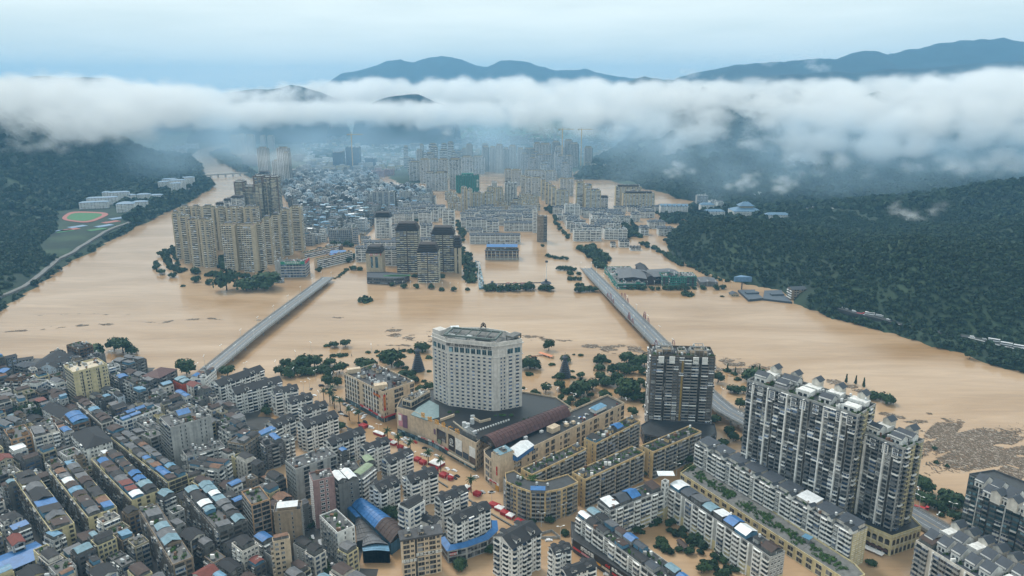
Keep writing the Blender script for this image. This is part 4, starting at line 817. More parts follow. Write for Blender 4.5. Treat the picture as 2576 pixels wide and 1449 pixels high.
def boxpart(name, parent, cx, cy, z, ang, sx, sy, sz, m, mt=None):
 s = Sh(); s.box(-sx/2, sx/2, -sy/2, sy/2,0, sz,0, True); o = s.build(name, m, parent); o.location = (cx-parent.location.x, cy-parent.location.y, z-parent.location.z); o.rotation_euler = (0,0, ang); return o
def hotel():
 z0 = 20.0; f = [at(x, y, z0).xy for x, y in ((1092,1008), (1129,1026), (1243,1040), (1252,1039.3), (1313,1027))]
 H_ = hfrom(1190,861,1033, z0); fh = H_/19.0
 bl = f[0]+Vector((14,17)); bc = Vector(((f[1].x+f[2].x)/2, f[1].y+26)); br = f[4]+Vector((-13,20))
 poly = [tuple(p) for p in (f[0], f[1], f[2], f[3], f[4], br, bc+Vector((9,3)), bc+Vector((-9,3)), bl)]
 FOOT.append(poly); cx, cy = bc.x, bc.y-10; root = empty('hotel', (cx, cy, z0)); tag(root, 'white eighteen storey tower with folded wings and a rooftop emblem above the shopping centre', 'hotel')
 lp = [(x-cx, y-cy) for x, y in poly]
 s = Sh(); s.prism(lp, -1, H_,0, True); s.build('wall', 'hotel_wall', root)
 fac = Fac(); FR = 'hotel_trim'; G = 'blue_glass'
 pats = ['chchchs', 'chchchchchchchchc', '', 'csschchc', 'ww', 'ww', 'wwww', 'ww', 'ww']
 tops = ['cWcWcWx', 'cWcWcWcWcWcWcWcWc', '', 'cxxcWcWc', '', '', '', '', '']
 for i, (p, t) in enumerate(zip(pats, tops)):
  a, b = poly[i], poly[(i+1) % len(poly)]
  if p: fac.face(a, b, z0+fh*.4,15, fh, p.replace('s', 's'), FR, G)
  if t: fac.face(a, b, z0+fh*15.6,1, fh*1.9, t.replace('c', 'x') if False else t, FR, 'teal_glass', pd=.3)
 fac.emit(root, True, 'hotel_trim')
 for nm, zz, d, th in (('string_course',15.35,.7,.5), ('cornice',18.35,.9,.7), ('base_course',.1,.35,1.0)):
  q = Sh(); q.prism(inset(lp, -d), fh*zz, fh*zz+th,0, True, bottom=True); q.build(nm, 'hotel_trim', root)
 # parapet and roof
 ins = inset(lp,.6); q = Sh(); n = len(lp); hp = H_+1.3
 for i in range(n):
  a, b, c, d = lp[i], lp[(i+1) % n], ins[(i+1) % n], ins[i]
  q.quad((*a, H_), (*b, H_), (*b, hp), (*a, hp)); q.quad((*a, hp), (*b, hp), (*c, hp), (*d, hp)); q.quad((*d, H_+.02), (*c, H_+.02), (*c, hp), (*d, hp))
 q.build('parapet', 'hotel_trim', root); r = Sh(); r.poly([(x, y, H_+.06) for x, y in inset(lp,.62)]); r.build('roof', 'pale_roof', root)
 # open steel frame over the middle
 A, B_ = f[1]+Vector((1,0)), f[2]; e = (B_-A).normalized(); no = Vector((-e.y, e.x)); zf = z0+H_+4.2; fr = Sh(); Lc = (B_-A).length; l = root.location
 def P(a, b, z): v = A+e*a+no*b; return (v.x-l.x, v.y-l.y, z-l.z)
 def beam(a, b, w, hh, S=fr):
  a, b = Vector(a), Vector(b); d = (b-a).xy.normalized(); o_ = Vector((-d.y, d.x,0))*w/2
  pts = [(a-o_), (b-o_), (b+o_), (a+o_)]; i = len(S.v)
  S.prism([(p.x, p.y) for p in pts], a.z-hh/2, a.z+hh/2,0, True, bottom=True)
 for b0 in (-.5,19): beam(P(-3, b0, zf), P(Lc+1, b0, zf),1.6,1.3)
 for a0 in (-3, Lc+1): beam(P(a0, -.5, zf), P(a0,19, zf),1.6,1.3)
 fr.build('roof_frame_ring', 'steel_green', root)
 for k in range(1,5):
  g = Sh(); x = -3+(Lc+4)*k/5; beam(P(x, -.5, zf), P(x,19, zf),.5,.8, g); g.build('roof_beam', 'steel_green', root)
 for x in (-2.5, Lc*.5, Lc+.5):
  for y in (0,18.5):
   g = Sh(); p = P(x, y, z0+H_); g.box(p[0]-.4, p[0]+.4, p[1]-.4, p[1]+.4, p[2], p[2]+4); g.build('roof_post', 'hotel_trim', root)
 for x, y, sx, sy, sz, m in ((Lc*.22,7,9,6,1.4, 'steel_tank'), (Lc*.35,12,5,3,1.2, 'steel_tank'), (Lc*.7,9,12,6,2.4, 'dark_trim')):
  p = P(x, y, z0+H_); boxpart('roof_plant', root, p[0]+l.x, p[1]+l.y, z0+H_+.1, math.atan2(e.y, e.x), sx, sy, sz, m)
 lm = (f[0]+f[1])/2+Vector((2.5,8)); boxpart('penthouse', root, lm.x-3, lm.y, z0+H_, math.atan2((f[1]-f[0]).y, (f[1]-f[0]).x),9,8,4.6, 'hotel_wall')
 boxpart('penthouse', root, lm.x+9, lm.y+7, z0+H_,.2,7,5,4.2, 'tin_white')
 for k in range(5): boxpart('air_conditioner', root, lm.x+3+k*1.5, lm.y-4.5-k*.9, z0+H_+.1, -.5,1.1,3,2.2, 'steel_tank')
 rm = (f[3]+f[4])/2+Vector((0,8)); ra = math.atan2((f[4]-f[3]).y, (f[4]-f[3]).x)
 s2 = Sh(); s2.box(-6,6, -3.5,3.5,2.6,4.2,0, True); 
 for x in (-5.5,5.5):
  for y in (-3,3): s2.box(x-.4, x+.4, y-.4, y+.4,0,2.6,0)
 o = s2.build('roof_tank_house', 'pale_roof', root); o.location = (rm.x+3-l.x, rm.y-l.y, H_); o.rotation_euler = (0,0, ra+.5); o['kind'] = 'stuff'
 wall_text('lettering', '榕江县农村信用合作联社', root, f[1], f[2], z0+fh*17.95,3.5, 'dark_letter', t=.47, off=.55)
 # emblem: pointed ring over two feet, on a stand
 ec = P(Lc*.62,18, z0+H_+5.2); em = Sh()
 def ring(pts, w): 
  for a, b in zip(pts, pts[1:]): em.bar((a[0],0, a[1]), (b[0],0, b[1]), w)
 ring([(-2.0,2.2), (-1.6,4.6), (0,6.0), (1.6,4.6), (2.0,2.2), (0.7,3.2), (0,4.6), (-.7,3.2), (-2,2.2)],.7); ring([(-2.2,1.9), (0,3.6), (2.2,1.9)],.6); ring([(-2.2,.2), (-2.2,2.0)],.25); ring([(2.2,.2), (2.2,2.0)],.25); ring([(-2.2,.3), (2.2,.3)],.5)
 for k in range(10): a0, a1 = 2*math.pi*k/10,2*math.pi*(k+1)/10; em.bar((.75*math.cos(a0), -.2,4.2+.75*math.sin(a0)), (.75*math.cos(a1), -.2,4.2+.75*math.sin(a1)),.3)
 o = em.build('emblem', 'dark_letter', root); o.location = ec; o['kind'] = 'stuff'
 gs = Sh(); gs.box(-2.2, -1.9, -.2,.2, -5,0); gs.box(1.9,2.2, -.2,.2, -5,0); o = gs.build('emblem_stand', 'grey_trim', root); o.location = ec
hotel()
# ------------------------------------------------------------------ shopping centre
def mall():
 zt = 22.0
 pts = [(1011.5,1000), (997.7,1026.8), (1042,1038), (1085,1058.5), (1197.7,1118), (1217,1101), (1438,1028), (1400,1002), (1330,990), (1220,975), (1100,975)]
 poly = pixpoly(pts, zt); root = bld('shopping_centre', 'sprawling beige shopping centre with black roofs, billboards and gold rooftop letters', poly, zt,0, wall='mall_wall', frame='beige_trim', pats=['x', '', '', '', 'ww', '', 'x', '', '', '', ''], roof='flat', roofm='black_membrane', par=1.2, cat='shopping centre', fh=4.4)
 a, b = at(997.7,1026.8, zt), at(1085,1058.5, zt); c, d = b, at(1197.7,1118, zt); ang1 = math.atan2(d.y-c.y, d.x-c.x)
 # billboards on the street wall
 for t0, t1, z0, z1, m in ((.05,.27,7,18.2, 'pink_poster'), (.30,.50,6.5,17.8, 'purple_poster')): panel('billboard', root, at(997.7,1026.8, zt), at(1042,1038.5, zt), t0*1.0+.05, t1*1.2, z0, z1, m)
 panel('billboard', root, at(997.7,1026.8, zt), at(1042,1038.5, zt),.1,.27,12,17, 'white_paint', off=.42, th=.1)
 for t0, t1, z0, z1, m in ((.13,.345,9.5,18.3, 'dark_glass'), (.40,.54,6.2,19, 'black_sign'), (.56,.70,9.5,18.6, 'white_paint'), (.56,.70,5.6,9.2, 'dark_poster'), (.72,.84,5.6,10.4, 'dark_poster'), (.86,.985,10.2,18.2, 'white_paint'), (.86,.985,4.9,9.9, 'brown_trim'), (.06,.10,12,16.5, 'purple_poster'), (.13,.24,7.2,9.3, 'black_sign'), (.16,.23,6,9.8, 'tin_green')):
  panel('billboard', root, c, d, t0, t1, z0, z1, m, off=.2+(.3 if m == 'tin_green' else 0))
 panel('shop_sign', root, c, d,.02,.40,4.4,6.0, 'red_sign', off=.6); wall_text('lettering', '榕江生活超市欢迎您', root, c, d,5.2,1.5, 'white_paint', t=.2, off=.95)
 panel('shop_sign', root, a, b,.62,1.0,4.0,5.4, 'white_paint', off=.6); wall_text('lettering', '榕江服饰广场', root, a, b,4.7,1.2, 'red_letter', t=.81, off=.95)
 panel('shop_awning', root, c, d,.42,1.0,3.6,4.8, 'beige_trim', off=1.2, th=1.4); panel('shop_front', root, c, d,.0,1.0,.0,4.2, 'teal_glass', off=.1); panel('shop_front', root, a, b,.0,1.0,.0,4.0, 'teal_glass', off=.1)
 em = Sh(); q = c.lerp(d,.47); e = (d-c).normalized(); no = Vector((e.y, -e.x,0))
 def loop(pts, w=.3):
  for u, v in zip(pts, pts[1:]): em.bar(q+e*u[0]+no*.6+Vector((0,0, u[1]-22)), q+e*v[0]+no*.6+Vector((0,0, v[1]-22)), w)
 loop([(1.9*math.cos(t),14+2.2*math.sin(t)) for t in np.linspace(0,2*math.pi,17)]); loop([(1,15), (0,15.4), (-.7,14.6), (.5,13.6), (0,12.6), (-1,13)])
 em.v = [tuple(Vector(v)-root.location) for v in em.v]; em.build('emblem', 'white_paint', root)['kind'] = 'stuff'
 wall_text('lettering', '香园酒楼', root, c, d,10.5,1.3, 'white_paint', t=.47, off=.6)
 # gold letters on the roof edge
 ts = [(1173,0), (0,0)]
 chars = '星城商业广场'; px = [(1064,1045), (1081,1055), (1099,1062.5), (1116,1069), (1133,1079), (1150,1086)]
 for ch, (x, y) in zip(chars, px):
  g = at(x, y, zt+3); text('gold_letter', ch, root, g, (R(90),0, ang1*.6),4.6, 'gold', ext=.25)
 # roof: arena of grey glass, walls, plant
 sk = pixpoly([(1034,1045), (1050,1028), (1080,1009), (1104,1022), (1105,1052), (1075,1060)], zt); s = Sh(); s.prism([(x-root.location.x, y-root.location.y) for x, y in sk], zt+.2, zt+.9,0, True); s.build('skylight', 'pale_glass_roof', root)
 def rw(p, q_, h, m, w=.8):
  p, q_ = at(*p, zt), at(*q_, zt); e = (q_-p).xy; mid = (p+q_)/2; boxpart('roof_wall', root, mid.x, mid.y, zt+.05, math.atan2(e.y, e.x), e.length, w, h, m)
 rw((1108,1060), (1143,1047),2.0, 'mall_wall',1.0); rw((1190,1054), (1208,1064),2, 'mall_wall'); rw((1208,1064), (1234,1057),1.8, 'mall_wall')
 rw((1165,1092), (1198,1108),3.4, 'concrete_wall',1.4); rw((1140,1062), (1200,1108),1.1, 'beige_trim',.5)
 for k in range(14): rw((1195+k*6.4,1087-k*2.2), (1198+k*6.4,1086-k*2.2),1.1, 'white_paint',1.0)
 for x, y in ((1180,1085), (1184,1087), (1188,1089), (1192,1091), (1176,1083)): g = at(x, y, zt); boxpart('chiller', root, g.x, g.y, zt+.05, ang1,3.2,4,2.6, 'steel_tank')
 for x, y in ((1168,1075), (1177,1078), (1188,1066)): g = at(x, y, zt); q_ = Sh(); q_.cyl(0,0,1.7,0,4.4,12); o = q_.build('water_tank', 'steel_tank', root); o.location = g-root.location
 g = at(1189,1052, zt); boxpart('chiller', root, g.x, g.y, zt+.05,.3,3,2.5,2.4, 'steel_tank')
 for x, y in ((1258,1047), (1276,1046), (1140,1038), (1330,1056)): g = at(x, y, zt); green(root, g.x, g.y, zt,9,4, random)
 # raised beige roof block at the left back
 P = rect((1017,1003), (1034,1012), (1082,985), zt+5)
 u = bld('roof_gallery', None, P,5, zt, wall='mall_wall', frame='beige_trim', pats=('W', 'WW'), roof='flat', roofm='pale_roof', mark=False, cat=None, fh=5); u.parent = root; u.location = u.location-root.location
 for ch in list(u.children):
  ch.parent = root; ch.location = ch.location+u.location
 bpy.data.objects.remove(u)
 # maroon barrel roof
 A1, A2, B1, B2 = at(1204,1108, zt), at(1247,1128, zt), at(1406,1030, zt), at(1437,1046, zt)
 s = Sh(); N = 7; l = root.location
 for k in range(N):
  t0, t1 = k/N, (k+1)/N; f_ = lambda t: 6.5*math.sin(math.pi*t)**.8
  q = [A1.lerp(A2, t0), B1.lerp(B2, t0), B1.lerp(B2, t1), A1.lerp(A2, t1)]; zz = [f_(t0), f_(t0), f_(t1), f_(t1)]
  p = [(v.x-l.x, v.y-l.y, zt+.3+z) for v, z in zip(q, zz)]; s.quad(p[0], p[3], p[2], p[1],0)
 s.poly([tuple((A1.lerp(A2, t)-l).xy)+(zt+.3+6.5*math.sin(math.pi*t)**.8,) for t in np.linspace(0,1, N+1)][::-1],1); s.poly([tuple((B1.lerp(B2, t)-l).xy)+(zt+.3+6.5*math.sin(math.pi*t)**.8,) for t in np.linspace(0,1, N+1)],1)
 s.build('barrel_roof', ['maroon', 'dark_glass'], root)
 for k in range(22):
  t = (k+.5)/22; g = Sh()
  for j in range(N):
   t0, t1 = j/N, (j+1)/N; p = A1.lerp(B1, t).lerp(A2.lerp(B2, t), t0); q = A1.lerp(B1, t).lerp(A2.lerp(B2, t), t1); h0, h1 = 6.5*math.sin(math.pi*t0)**.8,6.5*math.sin(math.pi*t1)**.8
   g.bar((p.x-l.x, p.y-l.y, zt+.35+h0), (q.x-l.x, q.y-l.y, zt+.35+h1),.3)
  g.build('roof_rib', 'maroon', root)['kind'] = 'stuff'
mall()
def mall2():
 zt = 20.0; p = pixpoly([(1217,1136), (1220,1146), (1232,1157), (1258,1168), (1571,1017), (1528,996), (1240,1122)], zt)
 root = bld('mall_wing', 'long beige mall wing with a white and blue hut on its dark roof', p, zt,0, wall='mall_wall', frame='beige_trim', gl='dark_glass', pats=['x', 'W', 'W', 'wxXWxWXwxW' , 'x', '', ''], roof='flat', roofm='black_membrane', fh=5, par=1.6, cat='shopping centre', ind=True)
 i = min(range(len(p)), key=lambda k: (Vector(p[k])-at(1258,1168, zt).xy).length); a, b = Vector(p[i]), Vector(p[(i+1) % len(p)])
 # corner block with sign and teal roof
 q = rect((1232,1143), (1256,1153), (1294,1137), zt+6)
 u = bld('corner_block', 'tall beige corner block with a teal metal roof and vertical red lettering', q, zt+6,0, wall='mall_wall', pats=('x', 'x'), frame='beige_trim', roof='mix', amount=0, garden=0, par=1, fh=6.5, cat='building')
 cx, cy = sum(t[0] for t in q)/4, sum(t[1] for t in q)/4; e = Vector(q[2])-Vector(q[1]); f = Vector(q[0])-Vector(q[1])
 shed(u, cx, cy, zt+6.2, math.atan2(e.y, e.x), e.length*.8, f.length*.85,1.6, 'tin_teal', 'lean', 'mall_wall')
 wall_text('lettering', '国酒专卖店', u, q[0], q[1],15,1.5, 'red_letter', t=.7, off=.2, vert=True)
 panel('shop_sign', u, q[0], q[1], -.4,1.0,4.4,6.2, 'white_paint', off=.4); wall_text('lettering', '榕江大药房', u, q[0], q[1],5.3,1.6, 'red_letter', t=.3, off=.8)
 panel('shop_door', u, q[0], q[1],.55,.95,.2,4, 'gold', off=.2); wall_text('lettering', '家私城', root, a, b,13,2.4, 'white_paint', t=.11, off=.6)
 c_, d_ = at(1319,1122, zt+3), at(1341,1108, zt+3)
 hq = rect((1276,1131), (1301,1148), (1343,1118), zt+4.2); cx, cy = sum(t[0] for t in hq)/4, sum(t[1] for t in hq)/4; e = Vector(hq[2])-Vector(hq[1]); f = Vector(hq[0])-Vector(hq[1])
 h = shed(root, cx, cy, zt+.1, math.atan2(e.y, e.x), e.length, f.length,3.6, 'tin_white', 'gable', 'tin_blue')
 for x, y, sx, sy, sz, m in ((1392,1084,9,6,4, 'mall_wall'), (1425,1072,3,3,2.2, 'mall_wall'), (1442,1066,2.5,2.5,2.2, 'mall_wall'), (1362,1088,3,2,1.5, 'steel_tank'), (1322,1104,3,2,1.8, 'steel_tank')):
  g = at(x, y, zt); boxpart('roof_hut', root, g.x, g.y, zt+.1, math.atan2((b-a).y, (b-a).x), sx, sy, sz, m)
 g = at(1505,1032, zt); shed(root, g.x, g.y, zt+.1, math.atan2((b-a).y, (b-a).x),14,6,2.8, 'tin_pale_blue', 'lean', 'white_wall')
 rnd = random.Random(4)
 for k in range(26):
  t = rnd.uniform(.55,.97); v = a.lerp(b, t)+Vector((-(b-a).normalized().y, (b-a).normalized().x))*rnd.uniform(2,14); boxpart('roof_clutter', root, v.x, v.y, zt+.1, rnd.random()*3, rnd.uniform(.8,2), rnd.uniform(.8,2), rnd.uniform(.5,1.4), rnd.choice(['white_paint', 'grey_trim', 'tin_red', 'steel_tank', 'tin_blue']))
mall2()
# ------------------------------------------------------------------ market building
P = rect((1229.2-0,0+0), (0,0), (0,0),27) if False else rect(T(1,885,440), T(1,1275,632), T(1,1622,537),27)
mk = bld('market_building', 'six storey beige market building with a grey flat roof and red vertical banners', P,27,0, wall='mall_wall', frame='beige_trim', pats=('WcWcWcWcWcWXs', 'ssXWWXW'), roof='flat', roofm='flat_roof', fh=4.5, par=1.3, ind=True, cat='market building', skip=1)
panel('shop_sign', mk, P[0], P[1],.42,.74,4.3,6.2, 'red_sign', off=.7); wall_text('lettering', '榕江电器城', mk, P[0], P[1],5.2,1.6, 'white_paint', t=.58, off=1.05)
panel('shop_sign', mk, P[0], P[1],.76,1.0,4.0,5.4, 'red_sign', off=.7); panel('shop_sign', mk, P[0], P[1],.89,.96,4.6,6.6, 'white_paint', off=1.1); panel('shop_sign', mk, P[1], P[2],.0,.35,4.0,5.4, 'red_sign', off=.7)
panel('banner', mk, P[0], P[1],.765,.94,21.5,23.6, 'red_sign', off=.2); wall_text('lettering', '特色火锅城', mk, P[0], P[1],22.5,1.7, 'gold', t=.85, off=.5)
panel('banner', mk, P[1], P[2],.01,.07,10.5,25, 'red_sign', off=.2); wall_text('lettering', '宾馆住宿电话', mk, P[1], P[2],18,1.9, 'gold', t=.04, off=.5, vert=True)
panel('shop_front', mk, P[0], P[1],0,1,0,4.3, 'teal_glass', off=.1); panel('shop_front', mk, P[1], P[2],.02,.35,0,4, 'dark_glass', off=.1); panel('drain_pipe', mk, P[0], P[1],.738,.755,6,26, 'grey_trim', off=.15)
g = at(*T(1,1255,590),27); boxpart('stair_head', mk, g.x, g.y,27.05,.35,11,6,4.5, 'mall_wall'); g = at(*T(1,985,425),27); boxpart('stair_head', mk, g.x, g.y,27.05,.35,12,5,4, 'mall_wall')
rnd = random.Random(3)
for k in range(14): g = at(*T(1, rnd.uniform(1080,1480), rnd.uniform(460,560)),27); boxpart('roof_vent', mk, g.x, g.y,27.05, rnd.random(), rnd.uniform(.8,2.2), rnd.uniform(.8,1.6), rnd.uniform(1,2.2), rnd.choice(['steel_tank', 'dark_trim', 'grey_trim', 'tin_red']))
# ------------------------------------------------------------------ blue market hall
def barrel(name, label, P4, h, mats, rise, cat='market hall', splits=(0,1), wall='tin_pale_blue'):
 """arched hall: P4 = [A0, A1, B1, B0]; the arch spans A0-B0 and runs to A1-B1"""
 A0, A1, B1, B0 = [at(x, y, h) for x, y in P4]; c = (A0+B1)/2; root = empty(name, (c.x, c.y,0)); tag(root, label, cat); l = root.location; FOOT.append([tuple(v.xy) for v in (A0, B0, B1, A1)][::1])
 N = 8
 for k, m in enumerate(mats):
  t0, t1 = splits[k], splits[k+1]; s = Sh(); a0, a1, b0, b1 = A0.lerp(A1, t0), A0.lerp(A1, t1), B0.lerp(B1, t0), B0.lerp(B1, t1)
  for j in range(N):
   u0, u1 = j/N, (j+1)/N; z = [h+rise*math.sin(math.pi*u) for u in (u0, u1)]; pp = [a0.lerp(b0, u0), a0.lerp(b0, u1), a1.lerp(b1, u1), a1.lerp(b1, u0)]; zz = [z[0], z[1], z[1], z[0]]
   q = [(p.x-l.x, p.y-l.y, w_+k*.25) for p, w_ in zip(pp, zz)]; s.quad(*q); s.quad(*[(x, y, w_-.2) for x, y, w_ in q[::-1]])
  s.build('roof_section', m, root)
  for q_ in range(int(((a1-a0).length)/5)+1):
   tt = t0+(t1-t0)*(q_+.5)/(int((a1-a0).length/5)+1); g = Sh()
   for j in range(N):
    u0, u1 = j/N, (j+1)/N; p, q = A0.lerp(A1, tt).lerp(B0.lerp(B1, tt), u0), A0.lerp(A1, tt).lerp(B0.lerp(B1, tt), u1)
    g.bar((p.x-l.x, p.y-l.y, h+rise*math.sin(math.pi*u0)+.08+k*.25), (q.x-l.x, q.y-l.y, h+rise*math.sin(math.pi*u1)+.08+k*.25),.14)
   g.build('roof_rib', m, root)['kind'] = 'stuff'
 s = Sh()
 for a, b in ((A0, B0), (B0, B1), (B1, A1), (A1, A0)): s.quad((a.x-l.x, a.y-l.y,0), (b.x-l.x, b.y-l.y,0), (b.x-l.x, b.y-l.y, h), (a.x-l.x, a.y-l.y, h)); s.quad((b.x-l.x, b.y-l.y,0), (a.x-l.x, a.y-l.y,0), (a.x-l.x, a.y-l.y, h), (b.x-l.x, b.y-l.y, h))
 s.build('wall', wall, root); return root
barrel('market_hall', 'arched market hall, roof half bright blue and half maroon', [T(5,960,735), T(5,1355,1125), T(5,1535,990), T(5,1110,684)],8, ['tin_blue', 'tin_blue', 'tin_brown'],3.2, splits=(0,.34,.62,1))
barrel('market_annex', 'flat blue annex against the arched market hall', [T(5,893,740), T(5,1010,860), T(5,1060,852), T(5,960,735)],7, ['tin_blue'],.6)
barrel('grey_hall', 'dark grey shed roof between the white end house and the market hall', [T(5,1000,880), T(5,1012,1100), T(5,1300,1070), T(5,1070,870)],5.5, ['flat_roof'],1.0, wall='grey_wall')
barrel('vaulted_workshop', 'grey vaulted workshop with a rust streaked blue edge', [T(5,1068,1150), T(5,1075,1200), T(5,1345,1200), T(5,1330,1130)],8, ['tin_pale_blue'],.8, wall='beige_wall')
barrel('vaulted_workshop', 'plain grey vaulted roof behind the rust streaked workshop', [T(5,1080,1060), T(5,1068,1148), T(5,1330,1128), T(5,1190,1030)],9, ['tin_grey'],1.5, wall='grey_wall')
# curved two storey shops with blue awning
P = pixpoly([T(5, *q) for q in ((1845,1085), (1930,1205), (2120,1165), (2330,1090), (2425,1000), (2415,905), (2360,890), (2330,960), (2150,1060), (1960,1060), (1900,1010))],8)
cs = bld('shop_terrace', 'two storey shops with a bright blue curved canopy below the large white flats', P,8,0, wall='pale_grey_wall', pats=['W']*11, frame='grey_trim', roof='flat', roofm='flat_roof', fh=4, cat='shops')
s = Sh(); ii = inset(P,3.0); oo_ = inset(P, -.8); l = cs.location
for i in range(5):
 a, b, c, d = oo_[i], oo_[i+1], ii[i+1], ii[i]
 s.quad((a[0]-l.x, a[1]-l.y,8.9), (b[0]-l.x, b[1]-l.y,8.9), (c[0]-l.x, c[1]-l.y,10.4), (d[0]-l.x, d[1]-l.y,10.4))
s.build('canopy', 'tin_blue', cs)
panel('shop_sign', cs, P[1], P[2],.1,.45,5.2,7, 'red_sign', off=.3); wall_text('lettering', '平价超市', cs, P[1], P[2],6.1,1.4, 'white_paint', t=.28, off=.65)
# lettering on the beige seven storey block
for o in bpy.data.objects:
 if o.get('label', '').startswith('beige seven storey'):
  q = FOOT[[i for i, f in enumerate(FOOT) if abs(sum(p[0] for p in f)/len(f)-o.location.x) < .1][0]]
  wall_text('lettering', '福禄寿宴', o, q[1], q[2],11.6,2.2, 'white_paint', t=.17, off=.3); wall_text('lettering', '民族工艺大酒店', o, q[1], q[2],14.6,2.2, 'white_paint', t=.68, off=.3)
  ov = Sh(); ov.prism([(x-o.location.x, y-o.location.y) for x, y in inset(q, -1.2)],25.6,26.8,0, True, bottom=True); ov.build('eaves', 'dark_trim', o)
# ------------------------------------------------------------------ dark tower on the river side
def dark_tower():
 P = rect(T(2,1462,165), T(2,1398,262), T(2,2048,283),80); H_ = hfrom(1990,897,1083,0)
 a, b, c, d = [Vector(p) for p in P]; k = H_
 P = rect(T(2,1462,165), T(2,1400,262), T(2,2045,283), H_); nf = 25
 i = max(range(4), key=lambda j: -(Vector(P[j]).y+Vector(P[(j+1) % 4]).y)); front_edge = i
 pats = ['gwg']*4; pats[front_edge] = 'gkvkggkkvkg'
 r = bld('apartment_tower', 'tall dark brown tower with two black slots and rooftop pergolas by the bridge', P, H_,0, wall='tower_brown', frame='tower_trim', gl='dark_glass', pats=pats, roof='flat', roofm='flat_roof', fh=H_/nf, par=1.5, cat='apartment tower', pil='tower_brown', ind=True)
 a, b = Vector(P[i]), Vector(P[(i+1) % 4]); e = (b-a).normalized(); no = Vector((-e.y, e.x)); L_ = (b-a).length; ang = math.atan2(e.y, e.x)
 for t in (.16,.33,.70,.84):
  p = a+e*L_*t-no*1.4; s = Sh(); 
  for x in (-2,0,2): s.box(x-.18, x+.18, -.3,.3,0,5.6)
  s.box(-2.2,2.2, -.4,.4,5.2,5.7,0, True); s.box(-2.2,2.2, -.4,.4,0,.4,0, True); s.box(-1.9,1.9,.1,.2,.4,5.2)
  o = s.build('white_frame', 'white_trim', r); o.location = (p.x-r.location.x, p.y-r.location.y, H_-5); o.rotation_euler = (0,0, ang); o['kind'] = 'stuff'
 panel('gold_strip', r, a, b,.485,.515,4, H_-1, 'ochre_strip', off=.5)
 for k, (t, y, w_, h_) in enumerate(((.22,7,13,5), (.25,7,7,8.5), (.76,7,13,5), (.76,7,7,8), (.5,9,6,3))):
  p = a+e*L_*t+no*y; s = Sh(); s.box(-w_/2, w_/2, -3,3,0, h_*.55,0); 
  for x in (-w_/2,0, w_/2):
   for yy in (-4,4): s.box(x-.15, x+.15, yy-.15, yy+.15,0, h_,1)
  s.box(-w_/2-.3, w_/2+.3, -4.2, -3.8, h_, h_+.4,1, True); s.box(-w_/2-.3, w_/2+.3,3.8,4.2, h_, h_+.4,1, True); s.box(-w_/2-.3, -w_/2+.1, -4,4, h_, h_+.4,1, True); s.box(w_/2-.1, w_/2+.3, -4,4, h_, h_+.4,1, True)
  o = s.build('roof_pergola', ['tan_wall', 'pale_grey_wall'], r); o.location = (p.x-r.location.x, p.y-r.location.y, H_+.1); o.rotation_euler = (0,0, ang); o['kind'] = 'stuff'
 for t in (.05,.14,.34,.42,.58,.64,.9,.96): p = a+e*L_*t+no*4; green(r, p.x, p.y, H_+.1,6,6, random)
 # dark podium at its foot
 q = pixpoly([T(2, *v) for v in ((1295,965), (1330,1050), (1460,1075), (1990,1085), (2060,1040), (2040,950), (1400,900))],9)
 bld('tower_podium', 'low dark curved podium at the foot of the brown tower', q,9,0, wall='dark_grey_wall', pats=['W']*7, frame='dark_trim', roof='flat', roofm='flat_roof', fh=4.5, mark=False)
dark_tower()
